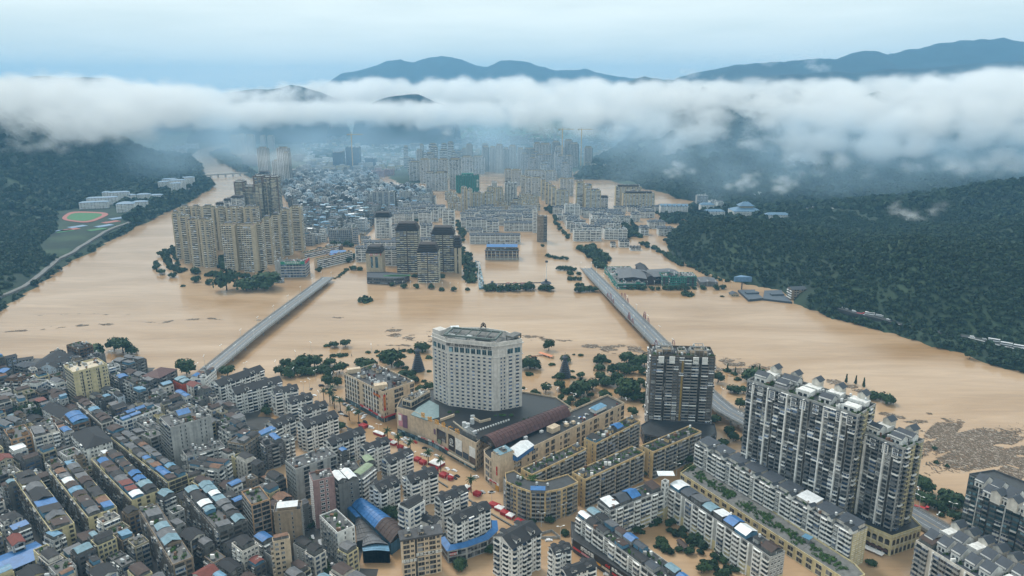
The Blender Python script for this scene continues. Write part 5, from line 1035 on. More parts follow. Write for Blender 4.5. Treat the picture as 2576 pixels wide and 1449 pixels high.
# ------------------------------------------------------------------ right hand towers
def roof_village(r, A, B, C, z, n, rnd, gab='slate_tile'):
 """white penthouses, gables and planters along a roof"""
 A, B, C = Vector(A), Vector(B), Vector(C); e = (B-A); L_ = e.length; e /= L_; v = (C-B); W_ = v.length; v /= W_
 for k in range(n):
  t = (k+.5)/n*L_; p = A+e*t
  for row in range(2):
   c = p+v*(W_*(.3+.4*row)); hw, hd, hh = L_/n*rnd.uniform(.25,.36), W_*.17, rnd.uniform(2.6,4.2)
   s = Sh(); s.box(-hw, hw, -hd, hd,0, hh,0); s.box(-hw-.1, hw+.1, -hd-.1, -hd+.2, hh, hh+.9,0); s.box(-hw*.6, -hw*.1, -hd-.04, -hd,.5,2.3,1); s.box(hw*.2, hw*.7, -hd-.04, -hd,.5,2.3,1)
   if rnd.random() < .6:
    rr = hh+hd*.7; s.quad((-hw-.5, -hd-.5, hh-.1), (hw+.5, -hd-.5, hh-.1), (hw+.5,0, rr), (-hw-.5,0, rr),2); s.quad((hw+.5, hd+.5, hh-.1), (-hw-.5, hd+.5, hh-.1), (-hw-.5,0, rr), (hw+.5,0, rr),2); s.poly([(hw, -hd, hh), (hw, hd, hh), (hw,0, rr-.15)],0); s.poly([(-hw, hd, hh), (-hw, -hd, hh), (-hw,0, rr-.15)],0)
   o = s.build('penthouse', ['white_wall', 'dark_glass', gab], r); o.location = (c.x-r.location.x, c.y-r.location.y, z-r.location.z); o.rotation_euler = (0,0, math.atan2(e.y, e.x)+rnd.choice([0, R(90)])*0); 
  q = p+v*W_*.12+e*L_/n*.4; green(r, q.x, q.y, z, L_/n*.35,2.5, rnd); q = p+v*W_*.55+e*L_/n*.45; green(r, q.x, q.y, z, L_/n*.3,4, rnd)
  if k % 2: tank(r, q.x, q.y+1, z)
  # stair tower with its own gable at the river side
  c = p+v*W_*.93; s = Sh(); s.box(-3,3, -2.6,2.6,0,6,0); s.quad((-3.6, -3.3,5.8), (3.6, -3.3,5.8), (3.6,0,8.2), (-3.6,0,8.2),1); s.quad((3.6,3.3,5.8), (-3.6,3.3,5.8), (-3.6,0,8.2), (3.6,0,8.2),1); s.poly([(3, -2.6,6), (3,2.6,6), (3,0,8)],0); s.poly([(-3,2.6,6), (-3, -2.6,6), (-3,0,8)],0)
  o = s.build('roof_gable', ['warm_white_wall', 'slate_tile'], r); o.location = (c.x-r.location.x, c.y-r.location.y, z-r.location.z); o.rotation_euler = (0,0, math.atan2(e.y, e.x)+R(90))
def white_frames(r, A, B, z, n, fh=3):
 A, B = Vector(A), Vector(B); e = (B-A); L_ = e.length; e /= L_; no = Vector((e.y, -e.x))
 for k in range(n):
  for dx in (-3.2,3.2):
   p = A+e*(L_*(k+.5)/n+dx)+no*.9; s = Sh(); s.box(-1.9,1.9, -.2,.1,0,6.4,0, True); s.box(-1.3,1.3, -.26, -.2,.7,5.8,1)
   for x in (-.5,.5): s.box(x-.07, x+.07, -.34, -.26,.7,5.8,0)
   for zz in (2,3.2,4.5): s.box(-1.3,1.3, -.34, -.26, zz, zz+.14,0)
   o = s.build('crown_window', ['white_trim', 'blue_glass'], r); o.location = (p.x-r.location.x, p.y-r.location.y, z-7-r.location.z); o.rotation_euler = (0,0, math.atan2(e.y, e.x)); o['kind'] = 'stuff'
   s = Sh(); s.box(-2.3,2.3, -.9,.6,6.5,6.8,0, True); o = s.build('crown_hood', 'slate_tile', r); o.location = (p.x-r.location.x, p.y-r.location.y, z-7-r.location.z); o.rotation_euler = (0,0, math.atan2(e.y, e.x))
zp = 12.0
def white_tower(A, B, C, zb, label, n, bx):
 ha = hfrom(B[0], B[1], bx, zb)
 P = rect(A, B, C, ha, zb)
 r = bld('apartment_tower', label, P, ha, zb, wall='pale_grey_wall', frame='tower_cage', gl='dark_glass', pats=('kcgkgcgvb', 'sksw', 'ww', 'ww'), roof='flat', roofm='flat_roof', fh=3, par=1.2, pil='white_trim', cat='apartment tower', ind=False, pd=1.5)
 roof_village(r, P[0], P[1], P[2], zb+ha+.1, n, random.Random(8)); white_frames(r, P[0], P[1], zb+ha, n)
 # yellow end wall
 s = Sh(); a, b = Vector(P[1]), Vector(P[2]); e = (b-a).normalized(); no = Vector((e.y, -e.x)); l = r.location
 Lw = (b-a).length
 for t0, t1 in ((.12,.98),): p, q = a+e*Lw*t0, a+e*Lw*t1; s.prism([tuple((p+no*.02-l.xy)), tuple((q+no*.02-l.xy)), tuple((q-no*.3-l.xy)), tuple((p-no*.3-l.xy))][::-1],0, ha-.3,0, True)
 s.build('end_wall', 'pale_yellow_wall', r)
 return r, P, ha
white_tower((1880,958), (2158,1048), (2212,1022), zp, 'longest white river tower with a village of gabled penthouses on its roof',5,1318-8)
white_tower((2160,1083), (2273,1131), (2318,1107), zp, 'shorter white tower with a yellow end wall joined to the longest tower',2,1341)
# its yellow podium
P = pixpoly([(1868,1150), (1925,1176), (2030,1238), (2146,1310), (2244,1352), (2318,1327), (2288,1296), (1960,1120)], zp+1)
pod = bld('tower_podium', 'yellow podium with tall arches at the end of the white towers', P, zp+1,0, wall='pale_yellow_wall', pats=['W', 'W', 'a', 'a', 'a', 'x', 'x', 'x'], frame='cream_trim', roof='flat', roofm='flat_roof', fh=(zp+1)/2, cat='shops', par=1.2, mark=False)
i = min(range(8), key=lambda k: (Vector(P[k])-at(2146,1310, zp+1).xy).length); panel('shop_sign', pod, P[i], P[(i+1) % 8],.25,.95,2.2,3.8, 'maroon', off=.6); panel('canopy', pod, P[i], P[(i+1) % 8],.3,.9,1.0,1.4, 'white_cloth', off=.9, th=4)
# long grey flats in front
GP = rect((1748,1116), (2146,1344), (2188,1330),24)
gf = bld('long_flats', 'long grey-white flats with slate roofs and white pillars in front of the river towers', GP,24,0, wall='pale_grey_wall', frame='white_trim', gl='dark_glass', pats=('cBkgckB', 'ws'), roof='flat', roofm='slate_tile', fh=3, pil='white_trim', cat='flats', par=.4)
a, b, c = [Vector(p) for p in GP[:3]]; e = (b-a); L_ = e.length; e /= L_; v = c-b; W_ = v.length; v /= W_; rnd = random.Random(2)
for k in range(9):
 t = (k+.5)/9*L_; q = a+e*t; hw = L_/9*.42
 mm_ = 'slate_tile' if k != 6 else 'tin_white'
 shed(gf, (q+v*W_*.55).x, (q+v*W_*.55).y,24.2, math.atan2(e.y, e.x), hw*2, W_*.7,2.4, mm_, 'lean', 'warm_white_wall')
 g_ = q+v*1.5+e*hw; s = Sh(); s.box(-1.4,1.4, -2.4,2.4,0,2.4,0); s.quad((-1.9, -2.9,2.3), (0, -2.9,3.6), (0,2.9,3.6), (-1.9,2.9,2.3),1); s.quad((0, -2.9,3.6), (1.9, -2.9,2.3), (1.9,2.9,2.3), (0,2.9,3.6),1); s.poly([(-1.4, -2.4,2.4), (1.4, -2.4,2.4), (0, -2.4,3.5)],0)
 o = s.build('dormer', ['white_wall', 'slate_tile'], gf); o.location = (g_.x-gf.location.x, g_.y-gf.location.y,24.2); o.rotation_euler = (0,0, math.atan2(e.y, e.x))
 if k in (4,5,2): green(gf, (q+e*hw).x, (q+e*hw).y+3,24.3,5,4, rnd)
s = Sh(); e2 = (c-b).normalized(); n2 = Vector((e2.y, -e2.x)); l = gf.location; s.prism([tuple(b+n2*.03-l.xy), tuple(c+n2*.03-l.xy), tuple(c-n2*.3-l.xy), tuple(b-n2*.3-l.xy)][::-1],0,23.8,0, True); s.build('end_wall', 'pale_yellow_wall', gf)
# garden terrace wall
P = pixpoly([(1711,1192), (2105,1447), (2135,1465), (2176,1448), (2150,1420), (1752,1165)],8)
tr = bld('garden_terrace', 'cream garden deck with planted roof below the long grey flats', P,8,0, wall='pale_yellow_wall', pats=['Wx', 'W', 'W', 'x', 'x', 'x'], frame='cream_trim', roof='flat', roofm='pale_roof', fh=4, cat='garden terrace', par=1.0)
for k in range(80):
 t = rnd.random(); p = at(1728+t*400,1184+t*262-rnd.uniform(0,16),8); green(tr, p.x, p.y,8.1, rnd.uniform(4,8), rnd.uniform(3,7), rnd, rnd.random())
g = at(2030,1362,8); boxpart('pavilion', tr, g.x, g.y,11,.7,5,5,.4, 'tin_pale_blue'); boxpart('pavilion_frame', tr, g.x, g.y,8.1,.7,3,3,2.9, 'grey_trim'); g = at(2010,1372,8); boxpart('paved_patch', tr, g.x, g.y,8.06,.7,9,7,.12, 'pale_roof')
# rightmost tower
rh = hfrom(2425,1194,1385,0)
RP = pixpoly([(2438,1194), (2500,1217), (2580,1246), (2680,1300), (2760,1380), (2800,1348), (2620,1230), (2500,1184)], rh)
rt = bld('apartment_tower', 'dark glazed curved tower with white penthouse gables at the photo edge', RP, rh,0, wall='dark_grey_wall', frame='tower_cage2', gl='teal_glass', pats=['BkcBk', 'BkcBk', 'BkcBk', 'BkcBk', 'x', 'x', 'x', 'x'], roof='flat', roofm='flat_roof', fh=3, pil='white_trim', cat='apartment tower')
roof_village(rt, RP[0], RP[3], RP[4], rh+.1,6, random.Random(3))
# ------------------------------------------------------------------ courtyard blocks
def courtyard():
 k = dict(wall='pale_grey_wall', frame='white_trim', gl='room_dark', roof='mix', tins=['slate_tile', 'slate_tile', 'tin_teal', 'tin_white', 'tin_black', 'tin_blue', 'tin_brown', 'tin_grey'], amount=.75, garden=.2, fh=3.0, pil='white_trim', cat='flats', base=('pale_yellow_wall',7), skip=0, par=.7)
 H_ = 21
 P = rect(T(6,700,770), T(6,985,800), T(6,1525,592), H_); bld('courtyard_flats', 'grey-white terrace flats with blue-grey metal roofs along the upper left of the flooded court', P, H_,0, pats=('kw', 'kcBck'), **k)
 P = rect(T(6,1572,555), T(6,2600,1270), T(6,2720,1190), H_); bld('courtyard_flats', 'long stepped white flats on a yellow base along the right side of the flooded court', P, H_,0, pats=('cBckcxcBck', 'ww'), **k)
 P = rect(T(6,645,850), T(6,1650,1610), T(6,1820,1500), H_-3); r = bld('courtyard_flats', 'row of white framed flats with blue sheeted roofs above the black shop signs', P, H_-3,0, pats=('kcwcBck', 'ww'), **k)
 # corner stair tower
 q = rect(T(6,1505,500), T(6,1545,522), T(6,1582,500),27); c = bld('stair_tower', 'slender white stair tower under a white wing canopy at the court corner', q,27,0, wall='white_wall', pats=('s', 's'), frame='grey_trim', roof='flat', fh=3.4, cat='tower', base=('pale_yellow_wall',9))
 g = at(*T(6,1545,440),27); boxpart('canopy', c, g.x, g.y,28.5,0,11,6,.35, 'tin_white')
 # front podium with signs
 P = pixpoly([T(6, *v) for v in ((592,905), (612,1085), (1200,1470), (1330,1560), (1500,1500), (760,960))],8)
 s = bld('shop_podium', 'shop podium wearing long black signboards above the flooded street', P,8,0, wall='dark_grey_wall', pats=['x', '', '', 'x', 'x', 'x'], frame='dark_trim', roof='flat', roofm='flat_roof', fh=4, cat='shops', par=.8, mark=False)
 a, b = at(*T(6,625,1092),8), at(*T(6,1200,1470),8)
 panel('signboard', s, a, b,.0,.62,4.6,8.6, 'black_sign', off=.3); panel('signboard', s, a, b,.64,1.0,4.4,8.4, 'black_sign', off=.3)
 wall_text('lettering', '舒达床垫', s, a, b,6.5,2.8, 'white_paint', t=.26, off=.75); wall_text('lettering', 'cbd', s, a, b,6.3,2.6, 'red_letter', t=.62, off=.75); wall_text('lettering', '家居', s, a, b,6.3,2.3, 'white_paint', t=.74, off=.75); wall_text('lettering', '全屋定制沙发床垫', s, a, b,6.0,1.1, 'white_paint', t=.87, off=.75)
 a2, b2 = at(*T(6,592,940),8), at(*T(6,620,1088),8); panel('signboard', s, a2, b2,.75,1.0,4,8.6, 'black_sign', off=.3); wall_text('lettering', '舒达床垫', s, a2, b2,6.3,1.0, 'white_paint', t=.88, off=.75, vert=True)
 for t0, t1, m in ((.0,.14, 'red_sign'), (.15,.3, 'pink_poster'), (.34,.5, 'gold'), (.52,.66, 'beige_trim'), (.7,.9, 'red_sign')): panel('shop_sign', s, a, b, t0, t1,3.0,4.2, m, off=.5)
 panel('shop_front', s, a, b,.0,1.0,0,3.0, 'dark_glass', off=.12)
 # bottom right block
 P = rect((2304,1362), (2560,1520), (2640,1468),30); r = bld('corner_flats', 'white flats with slate gables and a pale curved stair shaft at the lower corner', P,30,0, wall='warm_white_wall', frame='grey_trim', gl='dark_glass', pats=('kBxckB', 'ww'), roof='flat', roofm='slate_tile', fh=3.1, cat='flats', pil='white_trim', mark=False)
 roof_village(r, P[0], P[1], P[2],30.1,7, random.Random(9), 'slate_tile')
 P = pixpoly([(2185,1500), (2290,1435), (2330,1449), (2240,1530)],5)
 # kiosk in the court
 P = rect(T(6,1660,1085), T(6,1735,1160), T(6,1765,1135),3.5); bld('garden_kiosk', 'small green glazed kiosk with a brown roof in the court garden', P,3.2,0, wall='tin_green', pats=('WW', 'W'), frame='white_trim', roof='gable', roofm='tin_brown', fh=3.2, cat='kiosk', over=.4)
courtyard()
# ------------------------------------------------------------------ infill houses of the old quarter
def inside(p, poly):
 c = False; n = len(poly); x, y = p
 for i in range(n):
  ax, ay = poly[i]; bx, by = poly[(i+1) % n]
  if (ay > y) != (by > y) and x < (bx-ax)*(y-ay)/(by-ay)+ax: c = not c
 return c
def clear(P, pad=1.0):
 cs = [Vector(p) for p in P]; m = sum(cs, Vector((0,0)))/len(cs); pts = [tuple(m)]+[tuple(m+(c-m)*(1+pad/10)) for c in cs]+[tuple(m+((cs[i]+cs[(i+1) % len(cs)])/2-m)) for i in range(len(cs))]
 for F_ in FOOT:
  fx = F_[0][0]-m.x; 
  if abs(F_[0][0]-m.x) > 150 or abs(F_[0][1]-m.y) > 150: continue
  if any(inside(p, F_) for p in pts): return False
  if any(inside(p, P) for p in F_): return False
 return True
STREETS = []
def near_street(p, w=7):
 for a, b in STREETS:
  e = b-a; t = max(0, min(1, (p-a).dot(e)/e.length_squared))
  if (a+e*t-p).length < w: return True
 return False
for pts in ([T(5,560,860), T(5,830,1500)], [T(5,300,560), T(5,560,860)], [T(4,1500,1130), T(4,1640,1500)], [T(0,0,720), T(0,560,700)], [T(5,1900,1330), T(5,2600,1200)]):
 STREETS.append((at(*pts[0]).xy, at(*pts[1]).xy))
def infill():
 rnd = random.Random(11); region = [tuple(at(a, b,6).xy) for a, b in ((-70,930), (60,915), (150,925), (270,940), (430,955), (540,990), (640,1090), (640,1160), (760,1290), (850,1360), (900,1450), (960,1600), (-120,1700))]
 ang = R(-38); u = Vector((math.cos(ang), math.sin(ang))); v = Vector((-u.y, u.x)); n = 0; tried = set()
 walls = ['grey_wall', 'pale_grey_wall', 'concrete_wall', 'warm_white_wall', 'cream_wall', 'tan_wall', 'dark_grey_wall', 'pale_yellow_wall', 'white_wall']
 wn = {'grey_wall': 'grey', 'pale_grey_wall': 'pale grey', 'concrete_wall': 'concrete', 'warm_white_wall': 'off-white', 'cream_wall': 'cream', 'tan_wall': 'tan', 'dark_grey_wall': 'charcoal', 'pale_yellow_wall': 'pale yellow', 'white_wall': 'white'}
 tn = {'tin_blue': 'bright blue', 'tin_pale_blue': 'faded blue', 'tin_teal': 'teal', 'tin_brown': 'dark brown', 'tin_rust': 'rusty', 'tin_red': 'red', 'tin_grey': 'grey', 'tin_white': 'white', 'tin_black': 'black', 'tin_green': 'green'}
 c0 = at(300,1200,6).xy
 for i in range(-34,35):
  for j in range(-34,35):
   big = rnd.random(); w_, d_ = rnd.uniform(7,13), rnd.uniform(7,11)
   c = c0+u*i*11.5+v*j*12.0+Vector((rnd.uniform(-1.5,1.5), rnd.uniform(-1.5,1.5)))
   if not inside(tuple(c), region) or near_street(c): continue
   pp = pix((c.x, c.y,9))
   if pp[0] < -60 or pp[1] > 1500: continue
   a = rnd.uniform(-.06,.06); uu = Vector((math.cos(ang+a), math.sin(ang+a))); vv = Vector((-uu.y, uu.x))
   for sc in (1,.7):
    P = [tuple(c+uu*(-w_/2)*sc+vv*(-d_/2)*sc), tuple(c+uu*(w_/2)*sc+vv*(-d_/2)*sc), tuple(c+uu*(w_/2)*sc+vv*(d_/2)*sc), tuple(c+uu*(-w_/2)*sc+vv*(d_/2)*sc)]
    if clear(P): break
   else: continue
   fl = rnd.choice([3,4,4,5,5,6]); wl = rnd.choice(walls); t = rnd.choices(TINS, TINW)[0]; g = rnd.random()
   z = 0
   if g < .16: kw = dict(roof='gable', roofm=rnd.choice(['black_tile', 'tin_brown', 'black_tile', 'tin_red', 'tin_grey']), over=.5); t = kw['roofm']; ds = {'black_tile': 'black tiled', 'tin_brown': 'brown', 'tin_red': 'red', 'tin_grey': 'grey'}[t]+' gable roof'
   elif g < .34: kw = dict(roof='garden'); ds = 'planted flat roof'
   elif g < .42: kw = dict(roof='mix', amount=0, garden=0); ds = 'bare roof with hut or tanks'
   else: kw = dict(roof='mix', amount=1, garden=0, tins=[t]); ds = tn[t]+' metal roof'
   where = 'near the river' if c.y > 640 else 'by the flooded lane' if pp[0] > 560 else 'at the photo edge' if pp[0] < 120 else 'in the lower rows' if pp[1] > 1340 else 'mid old quarter'
   bld('town_house', f'{["","","","three","four","five","six"][fl]} storey {wn[wl]} house, {ds}, {where}', P, fl*3.1,0, wall=wl, frame=rnd.choice(['grey_trim', 'white_trim', 'rust_cage']), gl=rnd.choice(['dark_glass', 'room_dark', 'blue_glass']), pats=(rnd.choice(['kg', 'gs', 'kw', 'xs']), rnd.choice(['ww', 'gk', 'kw', 'xw', 'B'])), fh=3.1, group='small town houses of the old quarter', cat='house', rnd=rnd, par=rnd.choice([.3,.9]), pil='grey_trim', **kw); n += 1
 print('INFILL', n)
infill()
LOD[0] = 1
PAL['tower_cream'] = (.45,.385,.28,.8,.25); PAL['tower_creamtrim'] = (.56,.52,.44,.75,.2); PAL['tower_brownfar'] = (.17,.12,.10,.85,.3); PAL['tower_yellow'] = (.50,.42,.27,.8,.2)
PAL['timber_tower'] = (.09,.07,.06,.85,.3)
PAL['slate_roof'] = (.075,.095,.12,.6,.3)
PAL['pink_far'] = (.45,.25,.25,.8,.2)
# ================================================================== city across the river
def C1(x, y): return (383.3+x*.2205,415.3+y*.2205)
def C2(x, y): return (830.6+x*.2205,415.3+y*.2205)
def C3(x, y): return (1213.9+x*.2425,383.3+y*.2425)
def C4(x, y): return (1661+x*.2425,415.3+y*.2425)
def C7(x, y): return (511+x*.2976,287.5+y*.2976)
def C9(x, y): return (1213.9+x*.3472,306.7+y*.3472)
FS = {
 'cream': dict(wall='tower_cream', frame='tower_creamtrim', gl='dark_glass', pats=('xkkx', 'xkx'), pil='tower_cream', roof='flat', roofm='flat_roof', par=1.2),
 'creamb': dict(wall='tower_cream', frame='tower_creamtrim', gl='dark_glass', pats=('xsk', 'ksx'), pil='tower_cream', roof='flat', roofm='maroon', par=1.2),
 'brown': dict(wall='tower_brownfar', frame='cream_trim', gl='dark_glass', pats=('skcks', 'ks'), pil='tan_wall', roof='flat', roofm='dark_timber', par=1.0),
 'yellow': dict(wall='tower_yellow', frame='white_trim', gl='blue_glass', pats=('cBcw', 'xs'), pil='tower_yellow', roof='flat', roofm='slate_tile', par=.6),
 'slab': dict(wall='tower_yellow', frame='white_trim', gl='dark_glass', pats=('ckks', 'xcx'), pil='tower_yellow', roof='flat', roofm='slate_tile', par=.6),
 'greyt': dict(wall='pale_grey_wall', frame='white_trim', gl='blue_glass', pats=('cBk', 'ks'), pil='white_trim', roof='flat', roofm='slate_tile', par=.6),
 'fart': dict(wall='pale_grey_wall', frame='white_trim', gl='dark_glass', pats=('cxv', 'xv'), pil='white_trim', roof='flat', roofm='slate_tile', par=.6, fh=6),
 'white': dict(wall='white_wall', frame='white_trim', gl='dark_glass', pats=('ckB', 'kx'), pil='white_trim', roof='gable', roofm='slate_tile', par=.6, dorm=3, pitch=.35),
 'office': dict(wall='pale_grey_wall', frame='grey_trim', gl='blue_glass', pats=('WW', 'xv'), pil='white_trim', roof='flat', roofm='pale_roof'),
 'mansard': dict(wall='white_wall', frame='white_trim', gl='blue_glass', pats=('sws', 'xs'), pil='cream_trim', roof='hip', roofm='blue_tile', pitch=.5),
}
def crown(r, P, z, m='slate_tile', hh=3.5, k=.55, wall=None):
 cx, cy = sum(p[0] for p in P)/len(P), sum(p[1] for p in P)/len(P); q = [((x-cx)*k+cx-r.location.x, (y-cy)*k+cy-r.location.y) for x, y in P]; s = Sh(); s.prism(q, z-r.location.z, z-r.location.z+hh,0, True); s.prism(inset(q, -.8) if hh > 3 else q, z-r.location.z+hh, z-r.location.z+hh+.5,1, True, bottom=True); s.build('roof_house', [wall or 'tower_cream', m], r)
def tiers(r, P, z, n, m='dark_timber', step=2.2, over=1.6):
 """stacked dark eaves like a drum tower roof"""
 cx, cy = sum(p[0] for p in P)/len(P), sum(p[1] for p in P)/len(P)
 for t in range(n):
  k = 1-.34*t/max(1, n); q = [((x-cx)*k+cx-r.location.x, (y-cy)*k+cy-r.location.y) for x, y in P]; s = Sh(); z_ = z-r.location.z+t*step
  s.prism(q, z_, z_+step*.6,0, True); a = inset(q, -over); b = inset(q,.6); i = len(s.v); N = len(q)
  for j in range(N): s.quad((*a[j], z_+step*.5), (*a[(j+1) % N], z_+step*.5), (*b[(j+1) % N], z_+step), (*b[j], z_+step))
  s.poly([(*p, z_+step) for p in b]); s.poly([(*p, z_+step*.5) for p in a[::-1]]); s.build('roof_tier', m, r)
def ft(Cf, x0, x1, yt, yb, depth, st, label, skew=0, name='apartment_tower', cat='apartment tower', crn=None, h=None, group=None, **ex):
 (a, t), (b, yb2) = Cf(x0, yt), Cf(x1, yb); P, hh = front(a, b, t, yb2, depth, skew); hh = h or hh
 kw = dict(FS[st]); kw.update(ex); kw.setdefault('fh',3.0)
 r = bld(name, label, P, hh,0, cat=cat, group=group, back=False, **kw)
 if crn: crown(r, P, hh+.1, **crn) if isinstance(crn, dict) else tiers(r, P, hh, crn)
 return r, P, hh
cw = dict(hh=4, k=.45)
g = 'cream towers on the river bend'
FARLIST = [
 (C1,335,475,492,960,16, 'creamb', 'cream tower behind the leftmost bend towers, overlooking the river',0), (C1,478,590,492,965,18, 'creamb', 'cream tower second from the river in the rear row of the bend',.1), (C1,595,752,490,982,18, 'cream', 'cream tower with a broad blank side in the rear row of the bend',.15),
 (C1,760,862,500,975,16, 'creamb', 'greyish cream tower in the middle of the rear row',0), (C1,868,1060,500,980,18, 'creamb', 'wide cream tower behind the two round front towers',0), (C1,1066,1238,497,985,18, 'creamb', 'cream tower at the right end of the rear row',0),
 (C1,1595,1738,492,975,20, 'cream', 'cream tower farthest back in the receding right row of the bend',.1), (C1,1492,1596,528,1035,24, 'cream', 'cream tower fourth in the receding right row',.15), (C1,1392,1490,583,1070,24, 'cream', 'cream tower third in the receding right row',.15), (C1,1292,1395,620,1135,22, 'cream', 'cream tower second in the receding right row',.15),
 (C1,1205,1290,680,1195,18, 'creamb', 'slim cream tower with open balconies beside the round fronts',.1), (C1,985,1052,695,1195,14, 'creamb', 'dark recessed link between the two round cream towers',0),
 (C1,272,352,560,1075,20, 'cream', 'cream tower standing nearest the river bend shore',.25), (C1,355,450,605,1125,20, 'cream', 'second cream tower from the shore with a flat side',.2), (C1,455,572,640,1160,20, 'cream', 'left wing of the folded cream tower at the bend',.25), (C1,572,715,640,1165,16, 'creamb', 'right wing of the folded cream tower with a blank beige flank', -.15),
]
for f in FARLIST: ft(f[0], f[1]+(f[2]-f[1])*.07, f[2]-(f[2]-f[1])*.09, *f[3:8], skew=f[8], group=g, crn=cw)
def round_tower(Cf, x0, x1, yt, yb, label):
 (a, t), (b, yy) = Cf(x0, yt), Cf(x1, yb); P, hh = front(a, b, t, yy,18); A, B = Vector(P[0]), Vector(P[1]); e = B-A; no = Vector((e.y, -e.x)).normalized(); bow = e.length*.14
 Q = [tuple(A+e*t_+no*bow*math.sin(math.pi*t_)) for t_ in (0,.2,.4,.6,.8,1)]+[P[2], P[3]]
 r = bld('apartment_tower', label, Q, hh,0, cat='apartment tower', group=g, back=False, wall='tower_cream', frame='tower_creamtrim', gl='dark_glass', pats=['k', 'k', 'k', 'k', 'xx', 'x', 'x', 'x'], pil='tower_cream', roof='flat', roofm='maroon', par=1.5, fh=3); crown(r, Q, hh+.1, **cw)
round_tower(C1,835,985,690,1205, 'left one of the two bow fronted cream towers facing the river'); round_tower(C1,1055,1205,695,1215, 'right one of the two bow fronted cream towers facing the river')
g = 'brown river towers with dark roofs'
for x0, x1, yt, yb, lb in ((970,1080,195,640, 'brown tower leftmost in the stepped brown cluster'), (1190,1300,130,640, 'brown tower farthest back in the stepped cluster'), (1300,1470,140,640, 'broad brown tower at the right rear of the cluster'), (1080,1190,250,640, 'brown tower with a white crown, second row of the cluster'), (1290,1380,205,640, 'brown tower third from the front with a white crown'), (1200,1300,250,640, 'brown tower fourth from the front with a white crown'), (1370,1455,165,640, 'brown tower with white crown at the cluster right edge'), (1030,1160,300,640, 'front left brown tower with white framed top floors'), (1160,1250,300,640, 'front right brown tower with white framed top floors')):
 r, P, hh = ft(C1, x0, x1, yt, yb,20, 'brown', lb, group=g, crn=dict(hh=3, k=.7, m='dark_timber', wall='white_wall'))
for x0, x1, yt, yb, lb in ((745,860,450,700, 'grey hipped block on the river side, lowest step'), (840,960,405,700, 'grey hipped block on the river side, middle step'), (925,1040,375,700, 'grey hipped block on the river side, highest step')):
 ft(C1, x0, x1, yt, yb,18, 'greyt', lb, crn=2, name='stepped_block', cat='building')
# far left towers in the mist
g = 'misty towers far up the left bank'
for x0, x1, yt, yb, st, lb in ((238,300,185,355, 'fart', 'leftmost misty slab tower upriver'), (300,365,175,355, 'fart', 'second misty slab tower upriver'), (365,440,180,350, 'fart', 'third misty slab tower upriver'), (490,530,185,300, 'fart', 'misty tower with a red roof ornament'), (550,600,185,300, 'fart', 'misty twin tower with a red roof ornament'), (640,740,290,560, 'fart', 'tall pale misty tower beside the brown cluster'), (470,560,290,520, 'fart', 'pale misty tower left of the dark crowned one'), (590,690,400,560, 'fart', 'pale tower with dark crown behind the brown cluster'), (690,745,330,600, 'fart', 'slim misty tower with ladder like white frame')):
 ft(C7, x0, x1, yt, yb,22, st, lb, group=g, crn=dict(hh=5, k=.6))
r, P, hh = ft(C7,475,560,500,600,20, 'greyt', 'round headed tower with a bulging dark tiered crown'); tiers(r, P, hh-18,5, step=5, over=5)
for x0, x1, yt, yb, lb in ((765,850,345,400, 'cream mid rise cluster in mist, upper'), (790,840,450,530, 'white mid rise behind the grey quarter, left'), (845,900,430,505, 'white mid rise behind the grey quarter, right'), (330,400,345,440, 'white river flats far upstream, left'), (400,470,350,440, 'white river flats far upstream, right'), (870,960,400,450, 'cream slab beside the tree belt')):
 ft(C7, x0, x1, yt, yb,20, 'office', lb, name='mid_rise', cat='building')
for x0, x1, yt, yb, lb in ((1100,1190,325,440, 'left one of the blue netted towers under construction'), (1212,1328,282,452, 'tallest blue netted tower under construction'), (1370,1460,375,445, 'short blue netted tower under construction')):
 r, P, hh = ft(C7, x0, x1, yt, yb,30, 'fart', lb, wall='blue_net', pil='blue_net', name='netted_tower', cat='tower')
def crane(px, py, D, h, label):
 b = atd(px, py, D); b.z = 0; r = empty('tower_crane', b); tag(r, label, 'crane', None)
 s = Sh(); s.box(-1.2,1.2, -1.2,1.2,0, h); s.build('mast', 'yellow_paint', r); s = Sh(); s.box(-14,40, -.8,.8, h-3, h-1.6,0, True); s.build('jib', 'yellow_paint', r); s = Sh(); s.box(-14, -8, -1.4,1.4, h-6, h-3,0, True); s.build('counterweight', 'grey_trim', r); s = Sh(); s.bar((0,0, h+6), (30,0, h-2),.5); s.bar((0,0, h+6), (-12,0, h-2),.5); s.box(-.5,.5, -.5,.5, h, h+6); s.build('tie_bars', 'grey_trim', r)
crane(*C7(1255,250)[:2],2550,135, 'construction crane on the tall blue netted tower'); crane(*C9(578,110),2600,150, 'construction crane over the far right towers'); crane(*C9(716,140),2800,140, 'construction crane beside the isolated far tower')
# right far clusters
g = 'tall towers at the far end of the town'
n_ = 0
for i, (x0, x1, yt, yb) in enumerate(((0,48,185,360), (52,95,190,365), (95,150,175,370), (150,190,200,360), (190,245,180,355), (250,300,200,355), (300,378,200,350), (368,420,160,330), (410,495,165,345), (502,560,150,330), (525,590,185,335), (590,650,140,330), (622,695,162,335), (735,795,190,322))):
 ft(C9, x0, x1, yt, yb,20, 'fart', ['far tower at the left end, ', 'far tower, second from the left, ', 'far tower, third from the left, ', 'far tower, fourth from the left, ', 'far tower, fifth from the left, ', 'far tower, sixth from the left, ', 'broad far tower, seventh from the left, ', 'far tower before the cranes, ', 'wide far tower before the cranes, ', 'dark far tower left of the crane, ', 'pale far tower under the crane, ', 'tallest far tower beside the crane, ', 'far tower at the right of the cluster, ', 'isolated misty tower, '][i]+'pale ribs and dark crown', group=g, crn=dict(hh=6, k=.7, m='slate_tile'), wall='pale_grey_wall' if i % 3 else 'grey_wall')
